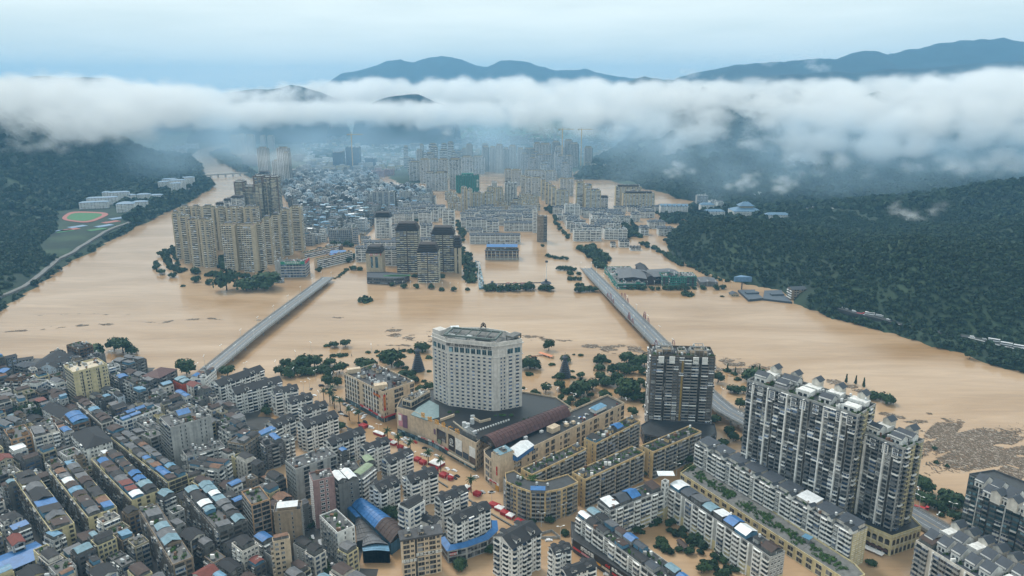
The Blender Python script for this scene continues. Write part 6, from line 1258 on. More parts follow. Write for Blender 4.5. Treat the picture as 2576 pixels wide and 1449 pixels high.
for i, (x0, x1, yt, yb) in enumerate(((195,260,108,165), (265,330,115,165), (335,375,125,170))): ft(C9, x0, x1, yt, yb,25, 'fart', ['pale distant slab above the far towers, left', 'pale distant slab above the far towers, middle', 'pale distant slab above the far towers, right'][i], group=g)
for i, (x0, x1, yt, yb) in enumerate(((905,1030, -30,190), (1030,1135, -60,210), (1140,1240, -60,150), (1240,1345, -60,150), (1095,1195,95,290), (1200,1340,90,290), (1362,1500, -60,275), (1500,1620, -90,120), (1620,1760, -90,100))):
 ft(C2, x0, x1, yt, yb,20, 'greyt', ['dark flanked tower left of the light ribbed group', 'ribbed tower behind the twin fronts, left', 'ribbed tower behind the twin fronts, middle', 'ribbed tower behind the twin fronts, right', 'ribbed front tower, left of the twin', 'ribbed front tower, right of the twin', 'ribbed tower next to the green netted block', 'ribbed tower behind the green netted block, left', 'ribbed tower behind the green netted block, right'][i], group='ribbed towers left of the netted block', crn=dict(hh=5, k=.7), wall='tower_yellow' if i % 2 else 'pale_grey_wall')
for i, (x0, x1, yt, yb) in enumerate(((1884,1990,305,395), (2035,2180,305,385))): ft(C7, x0, x1, yt, yb,25, 'greyt', ['white framed tower with stepped terraces, left', 'wide white framed tower with stepped terraces, right'][i], group='white framed towers', pats=('Bk', 'k'), wall='dark_grey_wall')
r, P, hh = ft(C2,1437,1700,120,320,22, 'fart', 'wide tower wrapped in green construction netting', wall='green_net', pil='green_net', name='netted_tower', cat='tower', crn=dict(hh=5, k=.5, m='green_net', wall='green_net'))
wall_text('lettering', '榕江家园', r, P[0], P[1], hh*.55,6, 'white_paint', t=.93, off=.4, vert=True)
for i, (x0, x1, yt, yb, d_) in enumerate(((1495,1560,262,545,18), (1560,1622,285,560,16), (1785,1885,262,500,18), (1885,1975,270,500,18), (1625,1755,330,548,16), (1758,1880,320,545,16))):
 ft(C2, x0, x1, yt, yb, d_, 'yellow', 'ochre and white balcony tower, '+['leftmost of the ochre group', 'second of the ochre group', 'rear middle of the ochre group', 'rear right of the ochre group', 'front left of the ochre group', 'front right of the ochre group'][i], group='ochre balcony towers', crn=dict(hh=3, k=.5))
ft(C2,1842,1905,200,470,16, 'white', 'white topped tower behind the ochre group, left part', pats=('cv', 'x'), roof='flat'); ft(C2,1990,2130,205,480,18, 'white', 'white topped tower behind the ochre group, right part', pats=('cvB', 'x'), roof='flat')
for i, (x0, x1, yt, yb) in enumerate(((228,300,180,330), (300,400,185,345), (440,640,190,300), (650,760,195,290), (395,440,250,440), (440,505,262,455), (505,610,265,455), (800,870,275,450), (870,942,275,450))):
 ft(C3, x0, x1, yt, yb,18, 'greyt', 'slate capped tower in the middle right group, '+['far left', 'second from far left', 'broad back slab', 'right back slab', 'tan flank front', 'narrow front', 'wide pale front', 'blue windowed, left', 'blue windowed, right'][i], group='slate capped towers', crn=dict(hh=3, k=.7), wall='tower_yellow')
for i, (x0, x1, yt, yb) in enumerate(((608,650,295,500), (650,690,320,535), (682,720,340,560), (718,760,368,590), (758,895,398,622))):
 ft(C3, x0, x1, yt, yb,30 if i < 4 else 16, 'slab', 'ochre slab of the receding five, '+['farthest', 'second farthest', 'middle', 'second nearest', 'nearest and widest'][i], group='five receding ochre slabs', crn=dict(hh=2.5, k=.75))
for i, (x0, x1, yt, yb) in enumerate(((968,1050,315,615), (1050,1130,345,610), (1062,1120,385,640), (1120,1222,400,640))):
 ft(C3, x0, x1, yt, yb,20, 'slab', 'ochre tower with green flank right of the avenue, '+['rear left', 'rear right', 'front left', 'front right'][i], group='ochre towers right of the avenue', crn=dict(hh=3, k=.6))
ft(C3,1220,1298,470,580,16, 'greyt', 'low grey tiered block behind the ochre towers', crn=2, name='mid_rise', cat='building')
ft(C3,1375,1640,360,560,18, 'slab', 'long brownish slab tower with dark roof, rear', crn=dict(hh=4, k=.8, m='dark_timber', wall='dark_timber')); r, P, hh = ft(C3,1452,1782,428,607,18, 'slab', 'long pale slab tower with a dark roof by the far river', crn=dict(hh=4, k=.8, m='dark_timber', wall='dark_timber'), pats=('cks', 'x'))
# white low rise of the middle right
for i, (x0, x1, yt, yb, d_, sk, lb) in enumerate(((850,1002,548,690,14,0, 'white eight storey flats with blue windows'), (520,560,598,835,16,0, 'white slim tower beside the tan one'),
 (775,1000,655,705,14, -.35, 'curved white flats, outermost along the avenue'), (850,1010,700,760,14, -.3, 'white flats behind the avenue trees'), (905,1075,745,830,16, -.3, 'white flats above the rounded corner block'), (1110,1400,640,700,14,0, 'white terrace row farthest back'), (1115,1390,690,760,14,0, 'white terrace row second from the back'), (1180,1430,745,800,14,0, 'white terrace row third from the back'), (1262,1502,805,905,18,.1, 'rounded white flats with striped balconies, right'), (942,1232,815,920,18,0, 'rounded white flats with striped balconies, left'))):
 ft(C3, x0, x1, yt, yb, d_, 'white', lb, skew=sk, name='white_flats', cat='flats', roof='flat', roofm='slate_tile', par=.9)
ft(C3,565,630,668,930,14, 'brown', 'narrow tan tower on the flooded square', wall='tan_wall', pats=('s', 'x'), pil='tan_wall'); ft(C3,630,668,672,930,14, 'brown', 'dark glazed back of the tan tower', wall='dark_grey_wall', pats=('W', 'W'))
for i, (x0, x1, yt, yb, lb) in enumerate(((1592,2165,800,900, 'long white gabled flats behind the blue roofed stand'), (1550,1780,620,765, 'white walled flats left of the court'), (1782,1920,640,765, 'white flats with a blank white end'), (1982,2318,660,755, 'white gabled flats with arched tops'), (1950,2290,590,660, 'grey roofed row behind the white flats, nearer'), (1900,2300,545,600, 'grey roofed row behind the white flats, farther'), (1590,1735,740,800, 'small white hall behind the long flats'))):
 ft(C2, x0, x1, yt, yb,16, 'white', lb, name='white_flats', cat='flats')
for i, (x0, x1, yt, yb, lb) in enumerate(((1030,1165,690,850, 'white framed flats between the dark towers'), (705,765,700,850, 'white framed flats left of the dark tower'), (1095,1310,470,600, 'white towers with blue glass slots'), (1285,1420,520,860, 'stack of white terraces beside the tree avenue'), (730,925,500,600, 'brownish housing block behind the dark towers'), (1035,1095,495,600, 'small tan block by the white towers'), (930,1035,490,600, 'blue grey block in the middle'), (700,1180,850,905, 'low white roofs at the foot of the dark towers'), (290,420,950,1105, 'grey white flats left of the sail hotel'), (380,760,880,950, 'white arched row behind the sail hotel'), (620,780,960,1150, 'grey flats right of the sail hotel'))):
 ft(C2, x0, x1, yt, yb,16, 'white', lb, name='mid_rise_flats', cat='flats', wall='white_wall' if i not in (4,5,6) else 'tan_wall', roof='gable' if i not in (3,) else 'flat')
for x0, x1, yt, yb, lb in ((478,745,312,510, 'grey slab office with a white lift shaft on its left'), (795,922,312,470, 'grey windowless slab with one bright edge'), (1045,1170,340,480, 'blue grey blank walled slab tower')):
 ft(C2, x0, x1, yt, yb,22, 'office', lb, name='office_slab', cat='office', pats=('xWWx', 'v') if x0 < 500 else ('xxs', 'v'))
r, P, hh = ft(C2,515,697,600,835,18, 'white', 'white tower with many small windows under a black tiered crown', roof='flat', pats=('xkwkwkx', 'x')); tiers(r, P, hh,4, step=2.6, over=2.2)
g = 'timber brown towers with drum roofs'
for x0, x1, yt, yb, sk, lb in ((765,1015,745,1225,0, 'left dark towers pair, tallest with layered brown balconies'), (1165,1420,790,1220,0, 'right dark tower of the pair with layered brown balconies'), (1000,1235,990,1342,0, 'shorter front dark tower with pale balcony edges')):
 r, P, hh = ft(C2, x0, x1, yt, yb,24, 'brown', lb, group=g, pats=('KkgcgkK'.replace('K', 'k'), 'kk'), wall='timber_tower', pil='timber_tower'); tiers(r, P, hh,4, step=2.8, over=1.3)
r, P, hh = ft(C2,1420,1495,945,1235,12, 'cream', 'slim beige end tower with a black drum shaped crown', pats=('xvx', 'x')); tiers(r, P, hh,4, step=4.5, over=2)
r, P, hh = ft(C2,418,600,1010,1258,26, 'cream', 'beige hotel with a sail shaped glass front and sloping dark roof', pats=('xccccx', 'xx'), name='sail_hotel', cat='hotel', skew=0, pd=.8)
panel('glass_front', r, P[0], P[1],.3,.88,12, hh-5, 'teal_glass', off=.12, th=.2); tiers(r, P, hh,3, step=3.5, over=1.0); panel('sign', r, P[0], P[1],.1,.95, hh-3, hh, 'red_sign', off=.3); wall_text('lettering', '侗乡大酒店', r, P[0], P[1], hh-1.6,3, 'white_paint', t=.5, off=.8)
q = pixpoly([C2(*p) for p in ((418,1285), (720,1300), (850,1285), (905,1245), (640,1225), (420,1225))],9); hp = bld('hotel_podium', 'low dark podium with green planted roof stripes beside the sail hotel', q,9,0, wall='dark_grey_wall', pats=['W', 'W', 'W', 'x', 'x', 'x'], frame='dark_trim', roof='flat', roofm='slate_tile', fh=4.5, mark=False)
for k in range(6): c = at(*C2(660+k*42,1262),9); boxpart('green_bed', hp, c.x, c.y,9.1,.5,13,6,.4, 'turf')
r, P, hh = ft(C2, -12,262,742,888,24, 'office', 'grey building with a grid of arched openings', pats=('a', 'a'), wall='pale_grey_wall', skew=.05, name='arcade_building', cat='building', fh=3.6)
ft(C2,262,325,720,905,30, 'office', 'grey side wing of the arcaded building', pats=('a', 'a'), skew=.3, name='arcade_wing', cat='building', fh=3.6)
ft(C2,340,400,790,860,10, 'cream', 'small tan building beside the flooded lane', name='small_building', cat='building')
# green signed office by the bridge
r, P, hh = ft(C1,1470,1750,1130,1285,30, 'office', 'grey office with a green roof sign and rows of square windows', pats=('W', 'W'), skew=.05, name='office_block', cat='office', fh=4.5, roofm='maroon')
panel('roof_sign', r, P[0], P[1],.02,.98, hh-.5, hh+4, 'green_sign', off=.3); wall_text('lettering', '中国邮政储蓄银行', r, P[0], P[1], hh+1.8,3, 'white_paint', t=.5, off=.7); panel('roof_sign', r, P[1], P[2],.05,.95, hh-.5, hh+4, 'red_sign', off=.3)
P2 = front(*C1(1410,1130)[:1], C1(1468,0)[0], C1(0,1105)[1], C1(0,1270)[1],16)
ft(C1,1408,1468,1110,1275,18, 'office', 'pale stair shaft with red lettering beside the green signed office', pats=('x', 'x'), name='stair_shaft', cat='tower')
for x0, x1, yt, yb, sk, lb in ((1850,1900,1075,1180,.62, 'beige terraced flats along the bridge road, nearer'), (1690,1760,1000,1060,.62, 'beige terraced flats along the bridge road, farther')):
 (a, t), (b, yy) = C1(x0, yt), C1(x1, yb); P, hh = front(a, b, t, yy,75, -.62); bld('road_flats', lb, P, hh,0, wall='beige_wall', frame='white_trim', gl='dark_glass', pats=('x', 'kB'), roof='garden', fh=3, cat='flats', pil='beige_trim')
ft(C1,1770,1980,800,880,14, 'white', 'white framed low flats left of the arcaded building', name='low_flats', cat='flats', roof='flat')
ft(C1,1970,2150,930,975,18, 'office', 'brown low shop building above the blue petrol canopy', name='shop_row', cat='shops', wall='brown_wall')
# blue roofed grandstand
r, P, hh = ft(C2,1770,2150,985,1082,26, 'office', 'grandstand building with a bright blue roof on the flooded pitch', name='grandstand', cat='grandstand', wall='brown_wall', frame='white_trim', pats=('WW', 'W'), roof='flat', roofm='slate_tile', fh=5)
shed(r, sum(p[0] for p in P)/4, sum(p[1] for p in P)/4+4, hh+3,0, Vector((P[1][0]-P[0][0], P[1][1]-P[0][1])).length*.93,15,2.6, 'tin_blue', 'lean', 'tan_wall')
for k in range(8): a = Vector(P[0]).lerp(Vector(P[1]), (k+.5)/8); boxpart('column', r, a.x, a.y-1.2,0,0,1.0,1.0, hh+2, 'cream_trim')
boxpart('eave', r, sum(p[0] for p in P)/4, P[0][1]-1, hh+1.5,0, Vector((P[1][0]-P[0][0], P[1][1]-P[0][1])).length*1.04,5,.6, 'slate_tile'); boxpart('wall_band', r, sum(p[0] for p in P)/4, P[0][1]-.4,0,0, Vector((P[1][0]-P[0][0], P[1][1]-P[0][1])).length*.98,.5,4, 'pale_grey_wall')
# trade hall with grey roofs and green netting
def hall(pts, h, label, roof='tin_grey', wall='dark_timber', rise=1.0, name='exhibition_hall', pitch=.12, cat='hall'):
 P = rect(*[C3(*p) for p in pts], h); r = bld(name, label, P, h,0, wall=wall, frame='grey_trim', gl='dark_glass', pats=('W', 'W'), roof='gable', roofm=roof, fh=h/2, pitch=pitch, over=1.0, cat=cat); return r, P
hall(((1395,1215), (1420,1305), (1690,1285)),12, 'grey standing seam roof hall on the left of the timber gate'); hall(((1735,1215), (1765,1290), (2065,1270)),12, 'grey standing seam roof hall on the right of the timber gate')
for k in range(7):
 x, y = 1640+k*16,1165+k*22; c = at(*C3(x, y),10); r = empty('timber_gate_roof', (c.x, c.y,0)); tag(r, 'stepped dark timber gate house between the two grey halls' if k == 0 else 'stepped dark timber roof section %s of the covered walk' % ['', 'at the far end', 'near the far end', 'before the middle', 'at the middle', 'after the middle', 'at the near end'][k], 'timber gate', 'stepped timber roofs of the covered walk')
 q = [(c.x-7, c.y-5), (c.x+7, c.y-5), (c.x+7, c.y+5), (c.x-7, c.y+5)]; s = Sh(); s.prism([(x_-c.x, y_-c.y) for x_, y_ in q],0,9+k*.3,0); s.build('wall', 'dark_timber', r); gable_roof(r, q,9+k*.3, 'black_tile', 'dark_timber',1.4,.5,1)
for pts, h, lb in ((((1265,1190), (1400,1370), (1700,1375)),7, 'low curved building wrapped in green netting beside the bridge'), (((1860,1300), (1935,1290), (2108,1290)),14, 'tall scaffold block wrapped in green netting, left part')):
 P = rect(*[C3(*p) for p in pts], h)
 r = bld('netted_building', lb, P, h,0, wall='green_net', frame='green_net', gl='dark_glass', pats=('kk', 'kk'), roof='flat', roofm='pale_roof', fh=3.5, cat='building')
P, hh = front(*[C4(20,0)[0], C4(372,0)[0]], C4(0,1160)[1], C4(0,1258)[1],26); r = bld('netted_building', 'dark scaffold block in torn green netting above the flooded trees', P, hh,0, wall='green_net', frame='dark_trim', gl='room_dark', pats=('kw', 'kw'), roof='flat', roofm='pale_roof', fh=3.5, cat='building')
P = rect(C4(380,1165), C4(420,1215), C4(588,1205),6); bld('petrol_canopy', 'flat grey canopy over a cream kiosk left of the half drowned roofs', P,6,0, wall='grey_wall', pats=('x', 'x'), frame='cream_trim', roof='gable', roofm='tin_grey', pitch=.12, cat='canopy')
for pts, h, lb in ((((805,1295), (915,1395), (1070,1380)),3, 'drowned slate roof left of the steel shed'), (((1080,1300), (1065,1385), (1370,1420)),2.5, 'long drowned slate roof touching the hillside')):
 P = pixpoly([C4(*p) for p in pts]+[C4(pts[2][0]-90, pts[2][1]-75), C4(pts[0][0]+180, pts[0][1]-5)], h); r = bld('drowned_roof', lb, P, h,0, wall='slate_tile', pats=['x']*5, roof='flat', roofm='slate_roof', par=0, cat='roof'); 
 boxpart('roof_lantern', r, r.location.x, r.location.y, h,.1,18,7,2.2, 'slate_roof')
P = rect(C4(712,1320), C4(740,1342), C4(815,1340),3); bld('drowned_kiosk', 'small cream kiosk with a dark roof sunk in the river', P,3,0, wall='cream_wall', pats=('w', 'ww'), roof='gable', roofm='slate_tile', over=.6, cat='kiosk', frame='cream_trim')
b = at(*C4(843,1290)); r = empty('billboard', b); tag(r, 'large blank triangular billboard on one tall post at the waterline', 'billboard'); s = Sh(); s.cyl(0,0,.9, -2,12,8); s.build('post', 'dark_trim', r); s = Sh(); s.prism([(-13, -2), (13, -2), (0,9)],12,19,0, True, bottom=True); s.build('board', 'steel_blue', r)
P = rect(C4(1325,1215), C4(1375,1240), C4(1522,1235),14,8); bld('hillside_house', 'three storey house with a slate roof at the foot of the right hill', P,13,2, wall='tan_wall', frame='white_trim', pats=('k', 'xww'), roof='gable', roofm='slate_tile', cat='house')
# hamlet beyond the right hill
z = 9
def hs(x0, x1, yt, yb, st, lb, d_=16, zz=8, **ex):
 (a, t), (b, yy) = C4(x0, yt), C4(x1, yb); P, hh = front(a, b, t, yy, d_,0, zz); kw = dict(FS[st]); kw.update(ex); return bld('hillside_building', lb, P, hh, zz, cat='building', back=False, **kw), P, hh
hs(0,285,425,500, 'mansard', 'long cream school with blue mansard dormers by the far river', zz=4, roof='gable', dorm=6); hs(378,490,320,400, 'office', 'grey tower house above the school road'); hs(512,600,375,425, 'white', 'white house with a blue sign left of the pagoda hall', roof='flat'); hs(590,652,380,440, 'white', 'white gabled house beside the pagoda hall')
hs(455,668,480,540, 'mansard', 'cream school block in front of the white houses', roof='hip'); hs(415,560,410,465, 'mansard', 'cream stepped building under the grey tower house')
r, P, hh = hs(760,1055,480,540, 'mansard', 'broad hall with a blue pagoda roof among trees', d_=45, pitch=.4, roofm='blue_tile'); c = sum((Vector(p) for p in P), Vector((0,0)))/4; q = [(c.x-14, c.y-9), (c.x+14, c.y-9), (c.x+14, c.y+9), (c.x-14, c.y+9)]; s = Sh(); s.prism([(x-r.location.x, y-r.location.y) for x, y in q], hh, hh+12,0); s.build('upper_storey', 'cream_wall', r); gable_roof(r, q, hh+20, 'blue_tile', 'cream_wall',3,.7, None,.95)
hs(1092,1340,515,590, 'mansard', 'cream school range with blue dormers, longest part'); hs(1365,1532,518,572, 'mansard', 'cream school range with blue dormers, right part'); hs(1532,1650,460,540, 'office', 'tan walled house group on the right of the school', wall='tan_wall', zz=10)
for i, (x0, x1, yt, yb) in enumerate(((1652,1710,448,515), (1720,1790,450,540), (1785,1850,440,500), (1720,1830,495,560), (1835,1940,525,575), (1920,1980,378,410), (1985,2050,390,415), (1745,1790,590,622), (950,985,303,315), (1020,1050,285,295))): hs(x0, x1, yt, yb, 'white', 'white village house in the valley, '+['left end', 'second from left', 'under a white roof', 'lowest of the middle', 'with a row of square windows', 'upper group left', 'upper group right', 'lone at the bottom', 'lone on the slope, left', 'lone on the slope, right'][i], roof='flat', zz=12, d_=12)
for (x0, x1, yt, yb, lb) in ((1545,1630,640,720, 'white and green building at the hill foot'), (1630,1782,610,680, 'white office with long window bands at the hill foot'), (1635,1720,780,860, 'white pavilion with dark eaves near the flooded car park'), (1720,1890,720,790, 'white block with a dark hipped roof before the hill'), (1822,1985,790,865, 'white temple style hall with brown eaves at the hill foot'), (1790,2108,560,625, 'cream school with dormers beside the far river bank')):
 ft(C3, x0, x1, yt, yb,18, 'white', lb, name='hill_foot_building', cat='building', roof='hip', over=1.6)
for x0, x1, yt, yb, lb in ((1330,1380,945,985, 'little white hall left of the trade hall court'), (1415,1520,920,985, 'white walled hall with stepped gables at the court'), (1530,1640,990,1020, 'white gabled gate house of the court')): ft(C3, x0, x1, yt, yb,12, 'white', lb, name='court_hall', cat='hall', roofm='black_tile')
# far farms and white school left of far cluster
for i, (x0, x1, yt, yb) in enumerate(((1060,1120,108,175), (1120,1180,125,180), (1180,1290,135,165))): ft(C3, x0, x1, yt, yb,20, 'office', ['white gate shaped building at the river head, left', 'white stepped building at the river head', 'low white wing at the river head'][i], name='river_head_building', cat='building', wall='cream_wall')
for i, (x0, x1, yt, yb) in enumerate(((1490,1560,262,300), (1580,1640,262,290), (1650,1745,262,300), (1750,1840,250,300), (1490,1535,395,415), (1168,1400,232,262), (1412,1530,480,530), (1530,1610,470,520), (1420,1500,460,490), (2110,2240,255,285), (2240,2400,255,275))):
 ft(C7, x0, x1, yt, yb,25, 'office', 'pale far building in the haze, '+['by the fields, left', 'by the fields, middle', 'by the fields, right', 'narrow ribbed', 'behind the pond', 'long greenhouse roofs', 'pink school, left wing', 'pink school, right wing', 'pink school, rear wing', 'white sheds, left', 'white sheds, right'][i], name='far_building', cat='building', wall='pink_far' if 6 <= i <= 8 else 'cream_wall', roofm='tin_red' if 6 <= i <= 8 else 'pale_roof')
# left bank school
def sc(X, Y): return (X*.3747,319.4+Y*.3747)
def ls(x0, x1, yt, yb, lb, roof='hip', zz=12, d_=16, **ex):
 (a, t), (b, yy) = sc(x0, yt), sc(x1, yb); P, hh = front(a, b, t, yy, d_,.35, zz); kw = dict(FS['mansard']); kw.update(roof=roof); kw.update(ex); return bld('school_building', lb, P, hh, zz, cat='school', group='white school buildings with blue roofs under the left hill', back=False, pitch=.3, **{k: v for k, v in kw.items() if k != 'pitch'})
ls(535,640,510,555, 'school block nearest the running track, corner pavilion roof'); ls(640,720,505,550, 'school block second from the running track'); ls(585,770,480,530, 'middle school block with blue eaves'); ls(735,858,442,495, 'tallest white school block against the hill'); ls(690,735,440,490, 'slim link block against the hill'); ls(785,893,520,578, 'blue roofed school gym in front', roof='hip', d_=28); ls(893,985,505,545, 'low school wing right of the gym'); ls(922,1005,455,500, 'school block with a pavilion top, right group'); ls(1005,1088,460,495, 'right school block before the road'); ls(858,905,458,490, 'blue roofed link right of the tallest block')
for i, (x0, x1, yt, yb) in enumerate(((1065,1140,370,420), (1140,1240,360,425), (1150,1215,380,435), (1240,1305,340,400), (1090,1190,352,380), (1200,1290,342,370))): ls(x0, x1, yt, yb, 'white dormitory near the river point, '+['left end', 'centre left', 'front centre', 'right end', 'rear left', 'rear right'][i])
for i, (x0, x1, yt, yb) in enumerate(((1152,1250,128,158), (1250,1330,115,145), (1190,1250,158,182))): ls(x0, x1, yt, yb, 'cream riverside block far upstream on the left bank, '+['left', 'right', 'lower'][i], roof='flat', zz=6)
# distant grey old quarter
def old_quarter():
 rnd = random.Random(21); region = [tuple(at(*C1(*p),8).xy) for p in ((1470,250), (1560,100), (1760,60), (2000,90), (2320,60))]+[tuple(at(*C2(*p),8).xy) for p in ((480,60), (560,180), (600,240), (900,250), (1050,270), (1150,330), (1180,460), (700,500), (480,560), (470,700), (330,700), (200,680), (100,720))]+[tuple(at(*C1(*p),8).xy) for p in ((2050,720), (1960,800), (1760,780))]
 xs = [p[0] for p in region]; ys = [p[1] for p in region]; cand = []
 x = min(xs)
 while x < max(xs):
  y = min(ys)
  while y < max(ys):
   c = Vector((x+rnd.uniform(-3,3), y+rnd.uniform(-3,3))); y += 15.5
   if inside(tuple(c), region): cand.append(c)
  x += 16
 cand.sort(key=lambda c: c.y); n = 0; rest = []; cols = ['grey_wall', 'pale_grey_wall', 'concrete_wall', 'white_wall', 'dark_grey_wall', 'pale_grey_wall', 'blue_white_wall']
 cn = {'grey_wall': 'grey', 'pale_grey_wall': 'light grey', 'concrete_wall': 'concrete', 'white_wall': 'white', 'dark_grey_wall': 'charcoal', 'blue_white_wall': 'bluish white'}
 bank = {}
 for c in cand:
  a = rnd.choice([.12,.12, -.2,.3]); w_, d_ = rnd.uniform(9,15), rnd.uniform(9,14); u = Vector((math.cos(a), math.sin(a))); v = Vector((-u.y, u.x)); P = [tuple(c-u*w_/2-v*d_/2), tuple(c+u*w_/2-v*d_/2), tuple(c+u*w_/2+v*d_/2), tuple(c-u*w_/2+v*d_/2)]
  if not clear(P,.5): continue
  fl = rnd.choice([3,4,5,5,6,7]); wl = rnd.choice(cols); tn_ = rnd.choice(['tin_grey', 'tin_black', 'slate_tile', 'tin_white', 'tin_pale_blue', 'tin_black', 'tin_teal', 'tin_brown'])
  if n < 170:
   n += 1; k = 'near the arcades' if c.y < 1330 else 'mid grey quarter' if c.y < 1650 else 'deep in the grey quarter'
   bld('quarter_house', f'{cn[wl]} {["three","four","five","six","seven"][fl-3]} storey house with a {tn_.split("_")[1] if tn_ != "slate_tile" else "slate"} roof {k}', P, fl*3.2,0, wall=wl, frame='white_trim', gl='dark_glass', pats=('Bw', 'w'), fh=3.2, group='houses packed in the grey quarter across the river', cat='house', rnd=rnd, back=False, roof=rnd.choice(['gable', 'mix', 'mix']), roofm=tn_, amount=1, tins=[tn_], over=.5, pitch=.25)
  else: rest.append((P, fl*3.2, wl, tn_))
 s = Sh(); mats = sorted(set(r[2] for r in rest) | set(r[3] for r in rest))
 for P, h, wl, tn_ in rest:
  c = Vector(((P[0][0]+P[2][0])/2, (P[0][1]+P[2][1])/2)); s.prism(P, -1, h, mats.index(wl), True, mats.index(tn_)); q = [((x-c.x)*.6+c.x, (y-c.y)*.6+c.y) for x, y in P]; s.prism(q, h, h+2.6, mats.index(wl), True, mats.index(tn_))
  a, b = Vector(P[0]), Vector(P[1]); e = (b-a); no = Vector((e.y, -e.x)).normalized()*.1
  for f in range(int(h/3.2)):
   for t in (.12,.55): p, q_ = a+e*t+no, a+e*(t+.32)+no; s.quad((*p, f*3.2+1), (*q_, f*3.2+1), (*q_, f*3.2+2.5), (*p, f*3.2+2.5), len(mats))
 o = s.build('distant_houses', mats+['dark_glass']); tag(o, kind='stuff'); print('QUARTER', n, len(rest))
old_quarter()
def filler():
 r = random.Random(31)
 for Cf, q, n, fl, w_, d_, st, wh in ((C3, [(130,470), (480,500), (500,610), (130,600)],16, (5,7),34,12, 'yellow', 'below the ochre towers'), (C2, [(1940,380), (2310,430), (2318,545), (1950,540)],12, (5,7),34,12, 'yellow', 'beside the ochre group'), (C3, [(1040,640), (1440,620), (1500,760), (1110,860)],20, (5,6),36,11, 'white', 'between the curved and rounded flats'), (C3, [(780,640), (1060,690), (1080,800), (930,800)],10, (5,6),30,11, 'white', 'inside the avenue block'),
  (C2, [(700,430), (1180,430), (1180,680), (720,700)],26, (5,9),26,13, 'white', 'behind the dark towers'), (C2, [(1560,560), (2310,560), (2310,700), (1560,720)],22, (6,7),32,11, 'white', 'behind the grandstand'), (C2, [(1340,380), (1600,430), (1600,560), (1420,540)],10, (5,8),26,13, 'yellow', 'left of the ochre group'), (C2, [(860, -40), (1900, -60), (1900,60), (1000,160), (880,120)],34, (12,30),26,15, 'fart', 'in the misty centre'), (C3, [(420,180), (760,200), (900,240), (940,300), (420,260)],18, (14,24),28,15, 'greyt', 'in the middle right group'), (C1, [(1560,700), (1800,700), (1960,860), (1800,960)],10, (5,8),24,12, 'office', 'left of the arcades'),
  (C3, [(1500,470), (1640,620), (1780,620), (1700,700), (1520,640)],6, (4,6),26,12, 'white', 'before the long slab towers'), (C2, [(310,860), (420,860), (420,950), (320,950)],4, (4,6),20,11, 'white', 'behind the sail hotel')):
  q = [tuple(at(*Cf(*p)).xy) for p in q]; xs = [p[0] for p in q]; ys = [p[1] for p in q]; k = 0
  for _ in range(n*12):
   c = Vector((r.uniform(min(xs), max(xs)), r.uniform(min(ys), max(ys)))); f_ = r.randint(*fl); a, b = w_*r.uniform(.6,1.1)/2, d_*r.uniform(.85,1.2)/2; e = r.choice([0,0,.12, -.1]); u = Vector((math.cos(e), math.sin(e))); v = Vector((-u.y, u.x))
   P = [tuple(c-u*a-v*b), tuple(c+u*a-v*b), tuple(c+u*a+v*b), tuple(c-u*a+v*b)]
   if not inside(tuple(c), q) or not clear(P,3): continue
   kw = dict(FS[st]); kw.setdefault('fh',3); kw['pats'] = r.choice([kw['pats'], ('kBk', 'x'), ('wkw', 'xs')])
   R_ = bld('town_block', ['slate capped', 'grey topped', 'dark roofed'][k % 3]+f' block of {"low" if f_ < 9 else "high"} flats '+wh, P, f_*3,0, cat='flats', group='blocks '+wh, back=False, **kw)
   if f_ > 9: crown(R_, P, f_*3+.1, hh=4, k=.65)
   k += 1
   if k >= n: break
filler()
def far_scatter():
 rnd = random.Random(5); s = Sh(); mats = ['cream_wall', 'pale_grey_wall', 'tin_grey', 'tin_pale_blue', 'white_wall', 'tin_white']
 for k in range(2300):
  x, y = rnd.uniform(760,1960), rnd.uniform(322,432)
  if rnd.random() < (x-1300)/900: continue
  if 1410 < x and y > 400: continue
  c = at(x, y); w_, d_, h = rnd.uniform(10,26), rnd.uniform(10,18), rnd.choice([5,8,10,14,18]); P = [(c.x-w_/2, c.y-d_/2), (c.x+w_/2, c.y-d_/2), (c.x+w_/2, c.y+d_/2), (c.x-w_/2, c.y+d_/2)]
  if any(abs(F_[0][0]-c.x) < 60 and abs(F_[0][1]-c.y) < 60 and inside(tuple(c.xy), F_) for F_ in FOOT): continue
  s.prism(P,0, h, rnd.choice([0,1,4,1]), True, rnd.choice([2,3,2,5,1]))
 o = s.build('distant_town', mats); tag(o, kind='stuff')
far_scatter()
